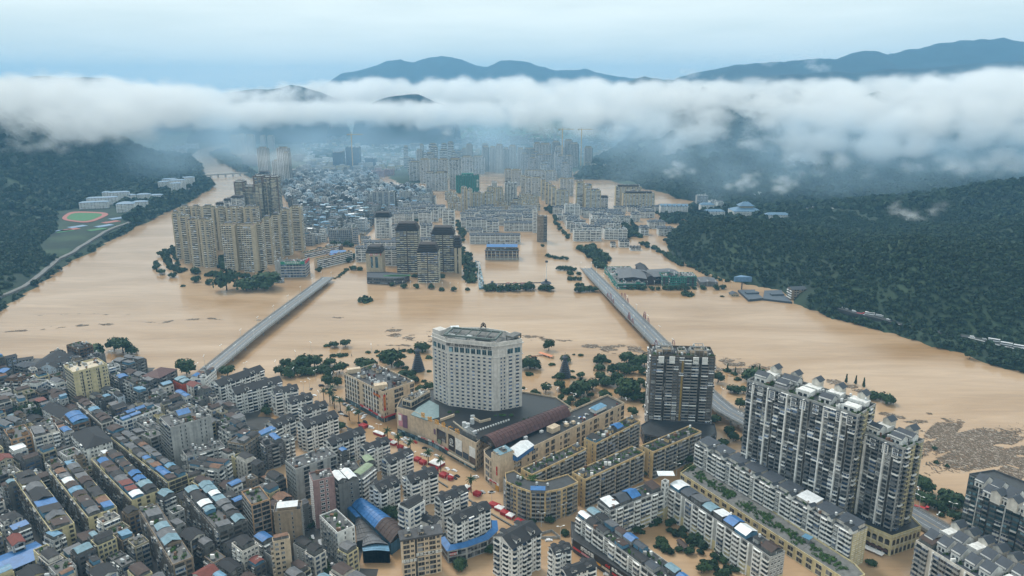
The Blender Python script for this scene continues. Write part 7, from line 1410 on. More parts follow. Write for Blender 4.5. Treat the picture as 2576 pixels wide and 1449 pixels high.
# ================================================================== terrain-following helpers
def rayT(px, py, dz=0.0):
 """where a photo pixel's ray meets the terrain"""
 u = (px-CX)/FPX; v = (CY-py)/FPX; dy = CT+v*ST_; dzr = -ST_+v*CT
 t = np.arange(250,5200,4.0); X = u*t; Y = dy*t; Z = CAMH+dzr*t; h = np.maximum(terrain_z(X, Y),0)+dz
 k = np.argmax(Z < h); return Vector((float(X[k]), float(Y[k]), float(h[k])))
ST_ = ST if isinstance(ST, float) else math.sin(PITCH)
def strip(name, pts, w, m, dz=.15, kind='structure', step=12, follow=True, label=None):
 """a road laid over the ground along world points"""
 P = []
 for a, b in zip(pts, pts[1:]):
  n = max(1, int((b-a).length/step)); P += [a.lerp(b, k/n) for k in range(n)]
 P.append(pts[-1]); s = Sh(); prev = None
 for k, p in enumerate(P):
  d = (P[min(k+1, len(P)-1)]-P[max(k-1,0)]).xy.normalized(); no = Vector((-d.y, d.x)); l_, r_ = p.xy+no*w/2, p.xy-no*w/2
  zc = p.z
  if follow: zc = float(max(terrain_z(np.array([l_.x, r_.x, p.x]), np.array([l_.y, r_.y, p.y])).max(),0))
  cur = ((l_.x, l_.y, zc+dz), (r_.x, r_.y, zc+dz))
  if prev: s.quad(prev[1], cur[1], cur[0], prev[0]); s.quad(prev[1], (prev[1][0], prev[1][1], prev[1][2]-4), (cur[1][0], cur[1][1], cur[1][2]-4), cur[1]); s.quad(cur[0], (cur[0][0], cur[0][1], cur[0][2]-4), (prev[0][0], prev[0][1], prev[0][2]-4), prev[0])
  prev = cur
 o = s.build(name, m); o['kind'] = kind; return o
S9 = lambda X, Y: (X*.3747,319.4+Y*.3747)
C6 = lambda x, y: (2044.4+x*.3308,447.2+y*.3308)
strip('road', [rayT(*S9(*p)) for p in ((-40,1160), (60,1120), (160,1075), (290,985), (390,895), (500,840), (600,775), (700,710), (850,652), (1000,565), (1100,500), (1250,432), (1320,390), (1285,335), (1330,300))],7, 'pale_roof',.5)
strip('road', [rayT(*C6(*p)) for p in ((205,1003), (320,1040), (480,1080), (660,1120), (900,1170), (1180,1215), (1400,1270), (1700,1345))],10, 'asphalt',.8)
s = Sh()
def ell(pts, z, n=28):
 c = sum((at(x, y, z) for x, y in pts), Vector((0,0,0)))/4; a, b, c2, d = [at(x, y, z) for x, y in pts]; out = []
 for k in range(n):
  t = 2*math.pi*k/n; ct, st = math.cos(t), math.sin(t); f = lambda v: math.copysign(abs(v)**.6, v); x, y = f(ct), f(st); out.append(tuple((a.lerp(b, (x+1)/2)).lerp(d.lerp(c2, (x+1)/2), (y+1)/2)))
 return out
tz = 13.0
for nm, pts, dz, m in (('running_track', [S9(395,622), S9(600,648), S9(765,575), S9(470,563)],.3, 'track_red'), ('lawn', [S9(430,618), S9(590,636), S9(715,580), S9(490,573)],.5, 'turf')):
 q = ell(pts, tz+dz); s = Sh(); s.prism([(p[0], p[1]) for p in q][::1], tz-3, tz+dz,0); o = s.build(nm, m); o['kind'] = 'structure'
for a, m in (((375,705), 'steel_blue'), ((430,700), 'turf'), ((470,690), 'track_red'), ((520,670), 'steel_blue'), ((650,690), 'turf'), ((700,665), 'steel_blue'), ((745,640), 'track_red'), ((790,615), 'steel_blue')):
 c = rayT(*S9(*a)); s = Sh(); s.box(-9,9, -16,16, -2,.6); o = s.build('sports_court', m); o.location = c; o.rotation_euler = (0,0, -.55); o['kind'] = 'structure'
# ================================================================== trees
def crown_mesh(name, lobes, n, size, m, seed, core=True, trunkh=None):
 r = random.Random(seed); s = Sh()
 for (x, y, z, rx, rz) in lobes:
  if core:  # plain inner lobes, added to block light through the leaf quads
   i = len(s.v); N = 6
   for a in range(3):
    ph = (-.5+.5*a)*1.1; 
    for b in range(N): t = 2*math.pi*b/N+a*.5; k = .72*math.cos(ph); s.v.append((x+rx*k*math.cos(t), y+rx*k*math.sin(t), z+rz*.72*math.sin(ph)))
   for a in range(2):
    for b in range(N): s.f.append((i+a*N+b, i+a*N+(b+1) % N, i+(a+1)*N+(b+1) % N, i+(a+1)*N+b)); s.m.append(0)
   s.f.append(tuple(i+2*N+b for b in range(N))); s.m.append(0); s.f.append(tuple(i+N-1-b for b in range(N))); s.m.append(0)
  leafball(s, x, y, z, rx, rz, n, size, r)
 me = bpy.data.meshes.new(name); me.from_pydata(s.v, [], s.f); me.materials.append(m); return me
def lobes(seed, k, spread=.55, flat=.8):
 r = random.Random(seed); L_ = [(0,0,.75*flat,.62,.55*flat)]
 for i in range(k): a = 2*math.pi*(i+r.random()*.6)/k; d = spread*r.uniform(.75,1.1); L_.append((d*math.cos(a), d*math.sin(a), flat*r.uniform(.3,.8), r.uniform(.34,.5), r.uniform(.3,.45)*flat))
 return L_
CROWN = [crown_mesh('crown', lobes(i,6,.52, f),46,.11, LEAF, i) for i, f in enumerate((.85,1.0,.7,1.15))]
SMALL = [crown_mesh('crown', lobes(i+9,4,.5,.8),24,.17, LEAF, i+9) for i in range(3)]
BUSH = [crown_mesh('crown', lobes(i+20,4,.55,.5),22,.17, LEAF, i+20) for i in range(2)]
CONE = [crown_mesh('crown', [(0,0,.3+.34*j,.5-.085*j,.34) for j in range(6)],20,.15, LEAF,40)]
FOR = [crown_mesh('forest_crown', lobes(i+50,3,.45,.9),15,.3, LEAF2, i+50) for i in range(3)]
s = Sh(); s.cyl(0,0,.06, -.3,.75,6, r2=.035)
for a in range(4): s.bar((0,0,.4), (.3*math.cos(a*1.6),.3*math.sin(a*1.6),.75),.03)
TRUNK = bpy.data.meshes.new('trunk'); TRUNK.from_pydata(s.v, [], s.f); TRUNK.materials.append(M('bark'))
s = Sh(); s.cyl(0,0,.3, -1,7.5,7, r2=.2); PTR = bpy.data.meshes.new('trunk'); PTR.from_pydata(s.v, [], s.f); PTR.materials.append(M('bark'))
s = Sh(); r_ = random.Random(2)
for a in range(26):
 t = a*2.399; el = r_.uniform(-.3,1.1); p = Vector((0,0,7.5)); d = Vector((math.cos(t)*math.cos(el), math.sin(t)*math.cos(el), math.sin(el))); sd_ = Vector((-math.sin(t), math.cos(t),0))
 for k in range(4):
  q = p+d*.85; w0, w1 = .42*(1-abs(k-1.2)/3.6),.42*(1-abs(k+1-1.2)/3.6); s.quad(tuple(p-sd_*w0), tuple(p+sd_*w0), tuple(q+sd_*w1), tuple(q-sd_*w1)); p = q; d = (d+Vector((0,0, -.34))).normalized()
PFR = bpy.data.meshes.new('fronds'); PFR.from_pydata(s.v, [], s.f); PFR.materials.append(LEAF)
NT = [0]
TQ = []
def tree(p, w, label, group, kind='broad', far=False, sink=0.0, rnd=random, force=False):
 NT[0] += 1
 if kind == 'broad' and not force: TQ.append((w/max(1, p[1]), (p, w, label, group, kind, far, sink))); return
 r = empty({'broad': 'tree', 'bush': 'flooded_bush', 'cone': 'conifer', 'palm': 'palm_tree'}[kind], p); tag(r, label, {'broad': 'tree', 'bush': 'bush', 'cone': 'conifer', 'palm': 'palm'}[kind], group)
 if kind == 'palm': ms = [('fronds', PFR), ('trunk', PTR)]; k = w/6.2; sc_ = (k, k, k)
 else:
  src = CONE if kind == 'cone' else BUSH if kind == 'bush' else (SMALL if far else CROWN); k = w/2/.95; sc_ = (k*rnd.uniform(.9,1.1), k*rnd.uniform(.9,1.1), k*rnd.uniform(.9,1.15)); ms = [('crown', rnd.choice(src))]+([('trunk', TRUNK)] if kind != 'bush' else [])
  if kind == 'cone': sc_ = (k, k, k*1.35)
 for nm, me in ms:
  o = bpy.data.objects.new(nm, me); COL.objects.link(o); o.parent = r
 r.scale = sc_; r.rotation_euler = (0,0, rnd.random()*6.28); lift = {'broad': .06*k, 'bush': -.12*k, 'cone': 0, 'palm': 0}[kind]; r.location.z = p[2]+lift-sink; return r
def wm(px, py, wpx, z=0): 
 p = at(px, py, z); zc = p.y*CT-(p.z-CAMH)*ST_; return wpx*zc/FPX
PARK = [(1,610,265,50),(1,655,248,30),(1,505,345,150),(1,390,360,130),(1,300,350,90),(1,330,440,110),(1,480,420,110),(1,590,330,110),(1,670,380,110),(1,740,330,90),(1,820,355,50),(1,890,345,60),(1,840,400,110),(1,250,430,90),(1,560,420,90),(1,730,440,80),(1,725,530,90),(1,825,540,80),(1,1120,340,150),(1,1060,330,90),(1,1365,300,170),(1,1290,280,80),(1,1440,345,90),(1,1470,250,60),(1,1500,370,50),(1,900,145,80),(1,790,150,70),(1,715,145,50),(1,1130,215,40),(1,1215,208,45),(1,1330,200,40),(1,1480,195,50),(1,1560,200,60),(1,1680,180,110),(1,1740,260,60),(1,1740,405,40),(1,1690,505,45),(1,1660,590,90),(1,1560,440,90),(1,1480,430,80),(1,1750,590,80),(1,1540,500,90),(1,1240,250,40),(1,780,245,50),(1,850,242,60),(1,900,240,50),(1,1650,180,70),(1,1600,500,70),(1,1500,410,60),
 (2,180,340,160),(2,420,470,30),(2,400,335,50),(2,540,300,80),(2,480,465,70),(2,615,465,45),(2,690,460,65),(2,880,305,100),(2,960,300,60),(2,885,370,90),(2,1080,360,80),(2,1010,410,90),(2,1130,400,110),(2,1220,410,90),(2,1300,420,80),(2,1360,430,60),(2,1150,300,120),(2,1250,320,120),(2,1330,330,110),(2,895,495,90),(2,960,520,120),(2,1060,520,110),(2,340,600,90),(2,480,570,90),(2,530,610,80),(2,590,600,80),(2,690,600,170),(2,810,570,100),(2,940,650,90),(2,1160,620,180),(2,1250,660,130),(2,1100,650,110),(2,1290,530,80),(2,1360,560,70),(2,240,650,80),(2,180,680,40),(2,495,690,60),(2,590,710,70),(2,730,720,90),(2,680,760,80),(2,120,650,40),(2,115,580,30),(2,550,740,60),(2,440,720,50),(2,1350,640,60),(2,1360,700,60),(2,1350,770,60),(2,1215,830,85),(2,1315,720,40),(2,620,240,25),(2,690,240,45),(2,2070,500,90),(2,2240,600,100),(2,2330,610,80),(2,2160,395,60),(2,2240,430,50),(2,2430,470,160),(2,2040,900,90),(2,2180,1010,80),(2,2225,1085,85),(2,2120,1125,90),(2,2290,760,90),(2,2340,1120,70),(2,2270,480,60),(2,640,660,45),(2,790,665,50),(2,170,430,60),(2,610,405,35),
 (0,940,210,180),(0,1150,160,120),(0,1240,180,150),(0,1330,210,90),(0,1880,400,140),(0,2290,430,110),(0,1690,690,110),(0,1500,690,70),(0,1560,670,70),(0,250,800,170),(0,330,870,160),(0,180,870,140),(0,40,530,100),(0,420,740,100),
 (3,1040,650,120),(3,1200,705,110),(3,270,500,100),(3,2030,265,80),(3,1675,1185,40),(3,1535,1262,30),(3,1690,1330,40),(3,1800,1365,35),
 (7,1550,560,150),(7,1590,700,150),(7,1735,760,100),(7,1740,830,50),(7,1850,690,200),(7,1930,720,110),(7,1780,640,110),(7,1880,870,130),(7,1500,640,90),(7,1035,1310,80),(7,1500,500,100),
 (6,1780,290,90),(6,1440,410,80),(6,1340,420,60),(6,380,880,80),(6,530,1010,70),(6,550,800,70),(6,200,900,70),(6,1530,400,50),(6,1680,330,60),(6,1770,410,120),
 (5,500,860,90),(5,540,920,90),(5,520,1110,80),(5,570,1160,80),(5,610,1260,80),(5,680,1340,100),(5,860,1350,90),(5,900,1400,80),(5,960,290,60),(5,1300,800,90),(5,1370,830,100),(5,1420,850,80),(5,700,1400,80),(5,110,500,80),(5,190,560,70),(5,2050,1340,110),(5,1750,1330,80),(5,2350,1180,80),(5,2480,1260,80),(1,960,1290,60),(1,110,830,80),(1,860,980,70),(1,90,770,60)]
rnd = random.Random(17); sizes = lambda w: 'small' if w < 8 else 'mid-sized' if w < 14 else 'big'
AREA = {0: 'at the left near bank',1: 'in the drowned park left of the hotel',2: 'in the drowned park right of the hotel',3: 'in the river shallows at the right',4: 'in the lower left streets',5: 'in the lower middle streets',6: 'around the corner blocks',7: 'by the raised road at the right'}
for k, X, Y, wp in PARK:
 px, py = T(k, X, Y+wp*.3); w_ = wm(px, py, wp*.25); z = 0
 kind = 'bush' if wp < 62 and k in (1,2) and Y < 520 else 'broad'
 if k in (4,5,0): z = .3
 tree(at(px, py, z), w_*1.5, f'{sizes(w_)} {"drowned bush" if kind == "bush" else "dark leafy tree"} {AREA[k]}', 'trees standing in the floodwater of the near bank', kind)
for k, X, Y, wp in ((3,880,545,50), (3,960,572,52), (3,785,530,50), (2,2165,425,50), (2,2245,445,40), (2,2490,400,35), (1,1440,225,28), (1,962,262,14), (2,1105,500,25), (2,1150,505,22), (2,1215,515,25), (1,1600,240,40), (1,1675,230,40), (2,825,410,25), (2,505,420,30)):
 px, py = T(k, X, Y); tree(at(px, py), wm(px, py, wp*.25)*1.2, 'pointed conifer '+AREA[k], 'conifers in the floodwater', 'cone')
for k, X, Y in ((1,685,720), (1,745,730), (1,770,740), (1,790,790), (1,850,815), (1,940,905), (1,1035,935), (1,1435,1190), (1,1325,1130), (1,1555,1250), (5,1735,330), (5,1860,400), (5,2165,610), (1,770,680)):
 px, py = T(k, X, Y); tree(at(px, py),8.5, 'palm with a mop of fronds in the flooded car park street', 'palms along the flooded street', 'palm')
# courtyard garden
for k in range(60):
 X, Y = rnd.choice([(rnd.uniform(1390,1490), rnd.uniform(890,960)), (rnd.uniform(1560,1660), rnd.uniform(870,1010)), (rnd.uniform(1650,1980), rnd.uniform(980,1250)), (rnd.uniform(1900,2260), rnd.uniform(1250,1440)), (rnd.uniform(1430,1600), rnd.uniform(1120,1200)), (rnd.uniform(1180,1330), rnd.uniform(950,1060)), (rnd.uniform(2000,2150), rnd.uniform(1170,1300))])
 if 1640 < X < 1790 and 1060 < Y < 1180: continue
 px, py = T(6, X, Y); w_ = rnd.uniform(3.5,7.5); tree(at(px, py), w_, f'{"small" if w_ < 5 else "rounded"} garden {"shrub" if w_ < 5 else "tree"} in the flooded court', 'planting of the flooded court', 'bush' if w_ < 5 else 'broad', rnd=rnd)
def rowT(Cf, pts, n, w_, label, kind='broad', jit=.25, z=0):
 P = [at(*Cf(*p), z) for p in pts]; Ls = [(b-a).length for a, b in zip(P, P[1:])]; tot = sum(Ls)
 for i in range(n):
  d = tot*(i+.5)/n; j = 0
  while j < len(Ls)-1 and d > Ls[j]: d -= Ls[j]; j += 1
  w2 = w_*.8; p = P[j].lerp(P[j+1], d/Ls[j])+Vector((rnd.uniform(-1,1), rnd.uniform(-1,1),0))*w_*jit; tree(p, w2*rnd.uniform(.75,1.2), label, label.replace(' in the ', ' of the '), kind, True, rnd=rnd)
rowT(C2, [(1468,640), (1475,800)],7,13, 'avenue tree in the left row of the flooded boulevard'); rowT(C2, [(1510,630), (1530,880)],9,16, 'avenue tree in the right row of the flooded boulevard')
rowT(C2, [(1500,950), (1530,1140), (1560,1360)],13,15, 'tree of the near left boulevard row'); rowT(C2, [(1560,1010), (1610,1200), (1650,1360)],14,17, 'tree of the near right boulevard row')
rowT(C2, [(1760,1430), (1860,1440)],2,20, 'big riverside tree left of the four red boards'); rowT(C2, [(1920,1425), (2110,1430), (2318,1430)],6,19, 'riverside tree below the red framed boards'); rowT(C3, [(480,1420), (730,1430)],3,19, 'riverside tree right of the red framed boards')
rowT(C2, [(660,1370), (860,1400), (1280,1430), (1460,1430), (1660,1430)],7,13, 'half drowned tree along the promenade of the dark towers')
rowT(C3, [(800,1225), (960,1225)],5,14, 'orchard tree, top row beside the bridge ramp'); rowT(C3, [(890,1265), (1000,1270)],3,16, 'orchard tree, second row beside the bridge ramp'); rowT(C3, [(880,1325), (1040,1325)],5,12, 'orchard tree, third row beside the bridge ramp'); rowT(C3, [(940,1385), (1035,1385)],2,14, 'orchard tree, fourth row beside the bridge ramp'); rowT(C3, [(975,1440), (1210,1440)],4,16, 'orchard tree, lowest row beside the bridge ramp')
rowT(C3, [(670,1080), (760,1100), (890,1110)],9,11, 'flooded shrub cluster on the square'); rowT(C3, [(600,970), (640,980)],2,12, 'small tree by the tan tower'); rowT(C3, [(1010,1000), (1100,1050), (1180,1120), (1240,1210)],20,18, 'dense tree of the belt beside the trade hall'); rowT(C3, [(1120,980), (1200,1060), (1330,1130)],14,18, 'inner tree of the belt beside the trade hall')
rowT(C3, [(730,660), (800,800), (900,900)],16,13, 'tree along the avenue by the curved flats'); rowT(C3, [(1430,690), (1500,800), (1640,890)],14,18, 'tree between the rounded flats and the hill'); rowT(C3, [(1180,800), (1180,900)],2,10, 'courtyard tree of the rounded flats')
rowT(C3, [(1650,960), (1800,1010), (1950,1110), (2100,1190)],18,15, 'roadside tree along the foot of the right hill'); rowT(C4, [(60,950), (200,1010), (440,1110), (620,1200), (760,1220)],16,13, 'roadside tree on the flooded valley road')
rowT(C3, [(1500,1410), (1700,1425), (1850,1425), (2100,1425)],8,15, 'half drowned tree in front of the netted blocks'); rowT(C4, [(110,1290), (280,1290), (360,1290), (540,1290), (620,1285), (720,1290)],6,14, 'half drowned tree below the petrol canopy'); rowT(C4, [(320,1350), (322,1352)],1,22, 'wide drowned bush alone in the river', 'bush'); rowT(C4, [(655,1360), (657,1360)],1,10, 'small drowned bush alone in the river', 'bush')
rowT(C1, [(150,990), (140,1080), (220,1180), (370,1220)],16,13, 'tree of the curved bank hedge at the bend'); rowT(C1, [(300,960), (250,1060), (330,1160)],10,11, 'inner tree of the curved bank at the bend'); rowT(C1, [(470,1230), (540,1240)],3,16, 'tree in front of the folded tower'); rowT(C1, [(600,1260), (760,1270)],5,15, 'riverside tree left of the round towers'); rowT(C1, [(850,1270), (1050,1280), (1240,1280)],8,13, 'riverside tree before the round towers'); rowT(C1, [(780,1110), (830,1200)],5,16, 'tree between the cream tower groups')
for x, y, w_ in ((850,1410,38), (1075,1410,32), (1280,1390,44), (500,1315,17), (650,1340,14), (232,1260,14), (110,1225,16), (50,1165,14), (45,1125,12), (100,1020,14), (350,1365,8), (150,975,12), (40,1082,7)): p = at(*C1(x, y+18)); tree(p, w_, 'broad drowned treetop in the river below the bend towers' if w_ > 25 else 'small drowned treetop off the bend shore', 'drowned treetops off the bend', 'broad' if w_ > 10 else 'bush', w_ < 25, sink=.2 if w_ > 10 else 0)
p = at(921,757); tree(p,24, 'lone round drowned treetop in the middle of the river', None, 'bush'); rowT(C1, [(1870,1220), (1960,1130), (2090,1060)],10,13, 'tree along the bridge road on the far bank'); rowT(C2, [(200,1110), (280,1030)],4,17, 'tree left of the sail hotel'); rowT(C2, [(60,1300), (200,1180)],8,9, 'hedge tree on the flooded road island', 'bush'); rowT(C2, [(250,1190), (340,1200)],3,14, 'tree on the flooded road island'); rowT(C2, [(30,920), (240,930)],6,18, 'tree under the arcaded building'); rowT(C2, [(930,1270), (990,1280)],3,12, 'tree between sail hotel and dark towers'); rowT(C2, [(1240,1260), (1290,1290)],3,14, 'tree beside the shorter dark tower'); rowT(C2, [(730,640), (900,640), (1010,640)],9,16, 'tree belt behind the dark towers')
rowT(C7, [(100,360), (200,310), (250,400), (330,470), (420,530)],26,24, 'tree on the far river spit'); rowT(C7, [(900,330), (1080,350)],10,26, 'tree of the far wooded patch'); print('TREES', NT[0])
# forest on the hills
def forest():
 rg = np.random.RandomState(4); out = []
 for x0, x1, y0, y1, st, sz in ((-1500, -350,640,1500,6.8,4.2), (-2300, -600,1500,3300,15,9.5), (150,900,600,1500,6.5,4.0), (150,2200,1500,3400,15,9.5), (900,1400,900,1500,11,7)):
  X, Y = np.meshgrid(np.arange(x0, x1, st), np.arange(y0, y1, st)); X = X+rg.uniform(-.5,.5, X.shape)*st; Y = Y+rg.uniform(-.5,.5, Y.shape)*st; X, Y = X.ravel(), Y.ravel()
  ok = (poly_sd(X, Y, P_LEFT) > 1) | (poly_sd(X, Y, P_RIGHT) > 1); X, Y = X[ok], Y[ok]; Z = terrain_z(X, Y)
  zc = Y*CT-(Z-CAMH)*ST_; px = CX+FPX*X/zc; py = CY-FPX*(Y*ST_+(Z-CAMH)*CT)/zc
  ok = (px > -120) & (px < 2700) & (py < 1500) & (Z > 1.2)
  # clearings: school, playing fields, bank meadow, roads, hamlet
  for q in CLEAR: ok &= ~(poly_sd(px, py, q) > 0)
  for F_ in FOOT:
   if F_[0][1] > 850: q = inset(F_, -5); b_ = [min(p[0] for p in q), max(p[0] for p in q), min(p[1] for p in q)-14, max(p[1] for p in q)]; ok &= ~((X > b_[0]) & (X < b_[1]) & (Y > b_[2]) & (Y < b_[3]))
  cl = fbm(X/90, Y/90,3,77); ok &= ~((cl > .73) & (rg.rand(len(X)) < .8))
  X, Y, Z = X[ok], Y[ok], Z[ok]; big = .5+.75*rg.rand(len(X))**2+.45*vnoise(X/35, Y/35,3); out.append(np.stack([X, Y, Z-.3, sz*big],1))
 for st, sz, q in BELT:
  q = [tuple(at(*p).xy) for p in q]; x0, x1, y0, y1 = min(p[0] for p in q), max(p[0] for p in q), min(p[1] for p in q), max(p[1] for p in q)
  X, Y = np.meshgrid(np.arange(x0, x1, st), np.arange(y0, y1, st)); X = (X+rg.uniform(-.5,.5, X.shape)*st).ravel(); Y = (Y+rg.uniform(-.5,.5, Y.shape)*st).ravel(); ok = (poly_sd(X, Y, q) > 0) & (vnoise(X/25, Y/25,5) > .3)
  for F_ in FOOT: ok &= ~(poly_sd(X, Y, F_) > -2)
  X, Y = X[ok], Y[ok]; out.append(np.stack([X, Y, np.maximum(terrain_z(X, Y),0), sz*(.7+.5*rg.rand(len(X)))],1))
 P = np.concatenate(out); print('FOREST', len(P))
 me = bpy.data.meshes.new('forest'); me.vertices.add(len(P)); me.vertices.foreach_set('co', P[:, :3].ravel()); a = me.attributes.new('size', 'FLOAT', 'POINT'); a.data.foreach_set('value', P[:,3].astype(np.float32))
 o = bpy.data.objects.new('forest', me); COL.objects.link(o); tag(o, kind='stuff'); me.materials.append(LEAF2)
 g = bpy.data.node_groups.new('forest_nodes', 'GeometryNodeTree'); g.interface.new_socket('Geometry', in_out='INPUT', socket_type='NodeSocketGeometry'); g.interface.new_socket('Geometry', in_out='OUTPUT', socket_type='NodeSocketGeometry')
 N = g.nodes.new; K = g.links.new; gi = N('NodeGroupInput'); go = N('NodeGroupOutput'); ip = N('GeometryNodeInstanceOnPoints'); g2 = N('GeometryNodeGeometryToInstance'); 
 for me_ in FOR[::-1]:
  po = bpy.data.objects.new('forest_crown', me_); oi = N('GeometryNodeObjectInfo'); oi.inputs[0].default_value = po; K(oi.outputs['Geometry'], g2.inputs[0])
 K(gi.outputs[0], ip.inputs['Points']); K(g2.outputs[0], ip.inputs['Instance']); ip.inputs['Pick Instance'].default_value = True
 rv = N('FunctionNodeRandomValue'); rv.data_type = 'FLOAT_VECTOR'; rv.inputs[0].default_value = (-.15, -.15,0); rv.inputs[1].default_value = (.15,.15,6.28); K(rv.outputs[0], ip.inputs['Rotation'])
 na = N('GeometryNodeInputNamedAttribute'); na.data_type = 'FLOAT'; na.inputs[0].default_value = 'size'; K(na.outputs[0], ip.inputs['Scale']); K(ip.outputs[0], go.inputs[0])
 md = o.modifiers.new('forest', 'NODES'); md.node_group = g
BELT = [(8,5, [C3(990,1000), C3(1100,960), C3(1260,1100), C3(1330,1200), C3(1200,1200)]), (11,7, [C3(1430,700), C3(1560,720), C3(1650,870), C3(1550,880), C3(1500,940)]), (12,7, [C3(1800,630), C3(2108,640), C3(2108,760), C3(1900,720)]), (14,8, [C4(0,500), C4(330,510), C4(440,560), C4(1080,560), C4(1560,560), C4(1560,640), C4(400,630), C4(0,600)]), (14,8, [C4(290,400), C4(410,420), C4(450,530), C4(300,530)]), (7,4, [C1(120,1090), C1(200,950), C1(300,880), C1(330,960), C1(190,1040), C1(230,1150), C1(400,1200), C1(380,1250), C1(230,1210)]), (9,5, [C1(730,1050), C1(860,1050), C1(860,1200), C1(740,1170)]), (20,10, [C7(880,320), C7(1090,310), C7(1090,370), C7(960,400)]), (24,12, [C7(1480,290), C7(1740,300), C7(1740,330), C7(1600,350)]), (16,9, [C7(60,340), C7(180,290), C7(250,350), C7(460,520), C7(420,540), C7(160,420)]), (12,7, [C2(740,360), C2(790,360), C2(800,460), C2(745,450)]), (12,7, [C2(930,420), C2(1040,420), C2(1040,480), C2(940,480)]), (12,6, [C3(700,560), C3(770,560), C3(760,650), C3(640,600)]), (5,3, [T(6,1180,940), T(6,1340,930), T(6,1320,1060), T(6,1200,1020)]), (5,3, [T(6,1640,960), T(6,1780,990), T(6,1990,1180), T(6,1900,1260), T(6,1600,1120)]), (5,3, [T(6,1870,1290), T(6,2050,1250), T(6,2260,1360), T(6,2300,1480), T(6,2100,1450)]), (5,3, [T(6,1420,1120), T(6,1590,1130), T(6,1600,1220), T(6,1500,1260)])]
CLEAR = [[S9(250,800), S9(380,700), S9(360,560), S9(780,540), S9(880,590), S9(860,640), S9(600,760), S9(420,870), S9(300,860)],
 [S9(0,1130), S9(300,940), S9(520,800), S9(860,620), S9(880,650), S9(540,850), S9(320,990), S9(0,1200)], [C6(190,985), C6(680,1100), C6(670,1135), C6(190,1020)], [C6(1150,1195), C6(1700,1310), C6(1700,1350), C6(1150,1235)]]
forest()
# ================================================================== bridges
def bridge(name, label, pts, w_, zs, pier_step, arches, lamps, m_edge='grey_trim'):
 P = [Vector((*at(x, y, z).xy, z)) for (x, y), z in zip(pts, zs)]; root = empty(name, (P[0].x, P[0].y,0)); tag(root, label, 'bridge'); l = Vector((P[0].x, P[0].y,0))
 Q = []
 for i in range(len(P)-1):
  p0, p1, p2, p3 = P[max(i-1,0)], P[i], P[i+1], P[min(i+2, len(P)-1)]; n = max(2, int((p2-p1).length/14))
  for k in range(n): t = k/n; Q.append(.5*((2*p1)+(p2-p0)*t+(2*p0-5*p1+4*p2-p3)*t*t+(3*p1-p0-3*p2+p3)*t**3))
 Q.append(P[-1]); D = [(Q[min(i+1, len(Q)-1)]-Q[max(i-1,0)]).xy.normalized() for i in range(len(Q))]
 def off(i, a, z): d = D[i]; return (Q[i].x-d.y*a-l.x, Q[i].y+d.x*a-l.y, Q[i].z+z)
 def ribbon(S, a0, a1, z0, z1, m=0):
  for i in range(len(Q)-1):
   A = [off(i, a0, z1), off(i, a1, z1), off(i+1, a1, z1), off(i+1, a0, z1)]; B = [off(i, a0, z0), off(i, a1, z0), off(i+1, a1, z0), off(i+1, a0, z0)]
   S.quad(A[1], A[2], A[3], A[0], m) if a0 < a1 else S.quad(*A, m); S.quad(B[0], B[3], B[2], B[1], m); S.quad(A[0], A[3], B[3], B[0], m); S.quad(A[2], A[1], B[1], B[2], m)
 h = w_/2
 for nm, a0, a1, z0, z1, m in (('deck', -h, h, -1.6,0, 'bridge_concrete'), ('roadway', -h+2.2, h-2.2,0,.04, 'wet_asphalt'), ('walkway', -h, -h+2.1,0,.22, 'pale_roof'), ('walkway', h-2.1, h,0,.22, 'pale_roof'), ('centre_line', -.12,.12,.04,.06, 'yellow_paint'), ('lane_line', -h/2-.08, -h/2+.08,.04,.06, 'white_paint'), ('lane_line', h/2-.08, h/2+.08,.04,.06, 'white_paint')): S = Sh(); ribbon(S, a0, a1, z0, z1); S.build(nm, m, root)
 for sgn in (-1,1):
  S = Sh(); a = sgn*(h-.15)
  for i in range(len(Q)-1):
   for z in (.55,1.15): S.bar(off(i, a, z), off(i+1, a, z),.14)
   for k in range(4): p = Vector(off(i, a,0)).lerp(Vector(off(i+1, a,0)), k/4); S.bar(p, p+Vector((0,0,1.2)),.14)
  S.build('railing', m_edge, root)['kind'] = 'stuff'
 tot = 0; nxt = pier_step*.5
 for i in range(len(Q)-1):
  tot += (Q[i+1]-Q[i]).length
  if tot > nxt:
   nxt += pier_step; S = Sh()
   for a in (-h*.5, h*.5): c = off(i, a,0); S.cyl(c[0], c[1],.9, -4, c[2]-2.4,8)
   a, b = off(i, -h*.8, -1.9), off(i, h*.8, -1.9); S.bar(a, b,1.3); S.build('pier', 'bridge_concrete', root)['kind'] = 'stuff'
 for t, rad in arches:
  i = int(t*(len(Q)-1))
  for sgn in (-1,1):
   c = Vector(off(i, sgn*(h+.1),0)); d = Vector((D[i].x, D[i].y,0)); S = Sh(); pr = None
   for k in range(13):
    a = math.pi*k/12; p = c+d*(rad*.62*math.cos(a))+Vector((0,0, rad*1.05*math.sin(a)))
    if pr: S.bar(pr, p,.45)
    if 0 < k < 12: S.bar(Vector((p.x, p.y, c.z)), p,.09)
    pr = p
   S.build('light_arch', 'arch_red', root)['kind'] = 'stuff'
 n = 0
 for i in range(1, len(Q)-1, lamps):
  for sgn in (-1,1):
   p = Vector(off(i, sgn*(h-1),0)); p.z += .2; lampT(p+l, math.atan2(D[i].y, D[i].x)+sgn*R(90), 'pale twin lamp post standing on the '+('left bridge' if pts[0][0] < 900 else 'right bridge')); n += 1
 return root, Q, D
LM = []
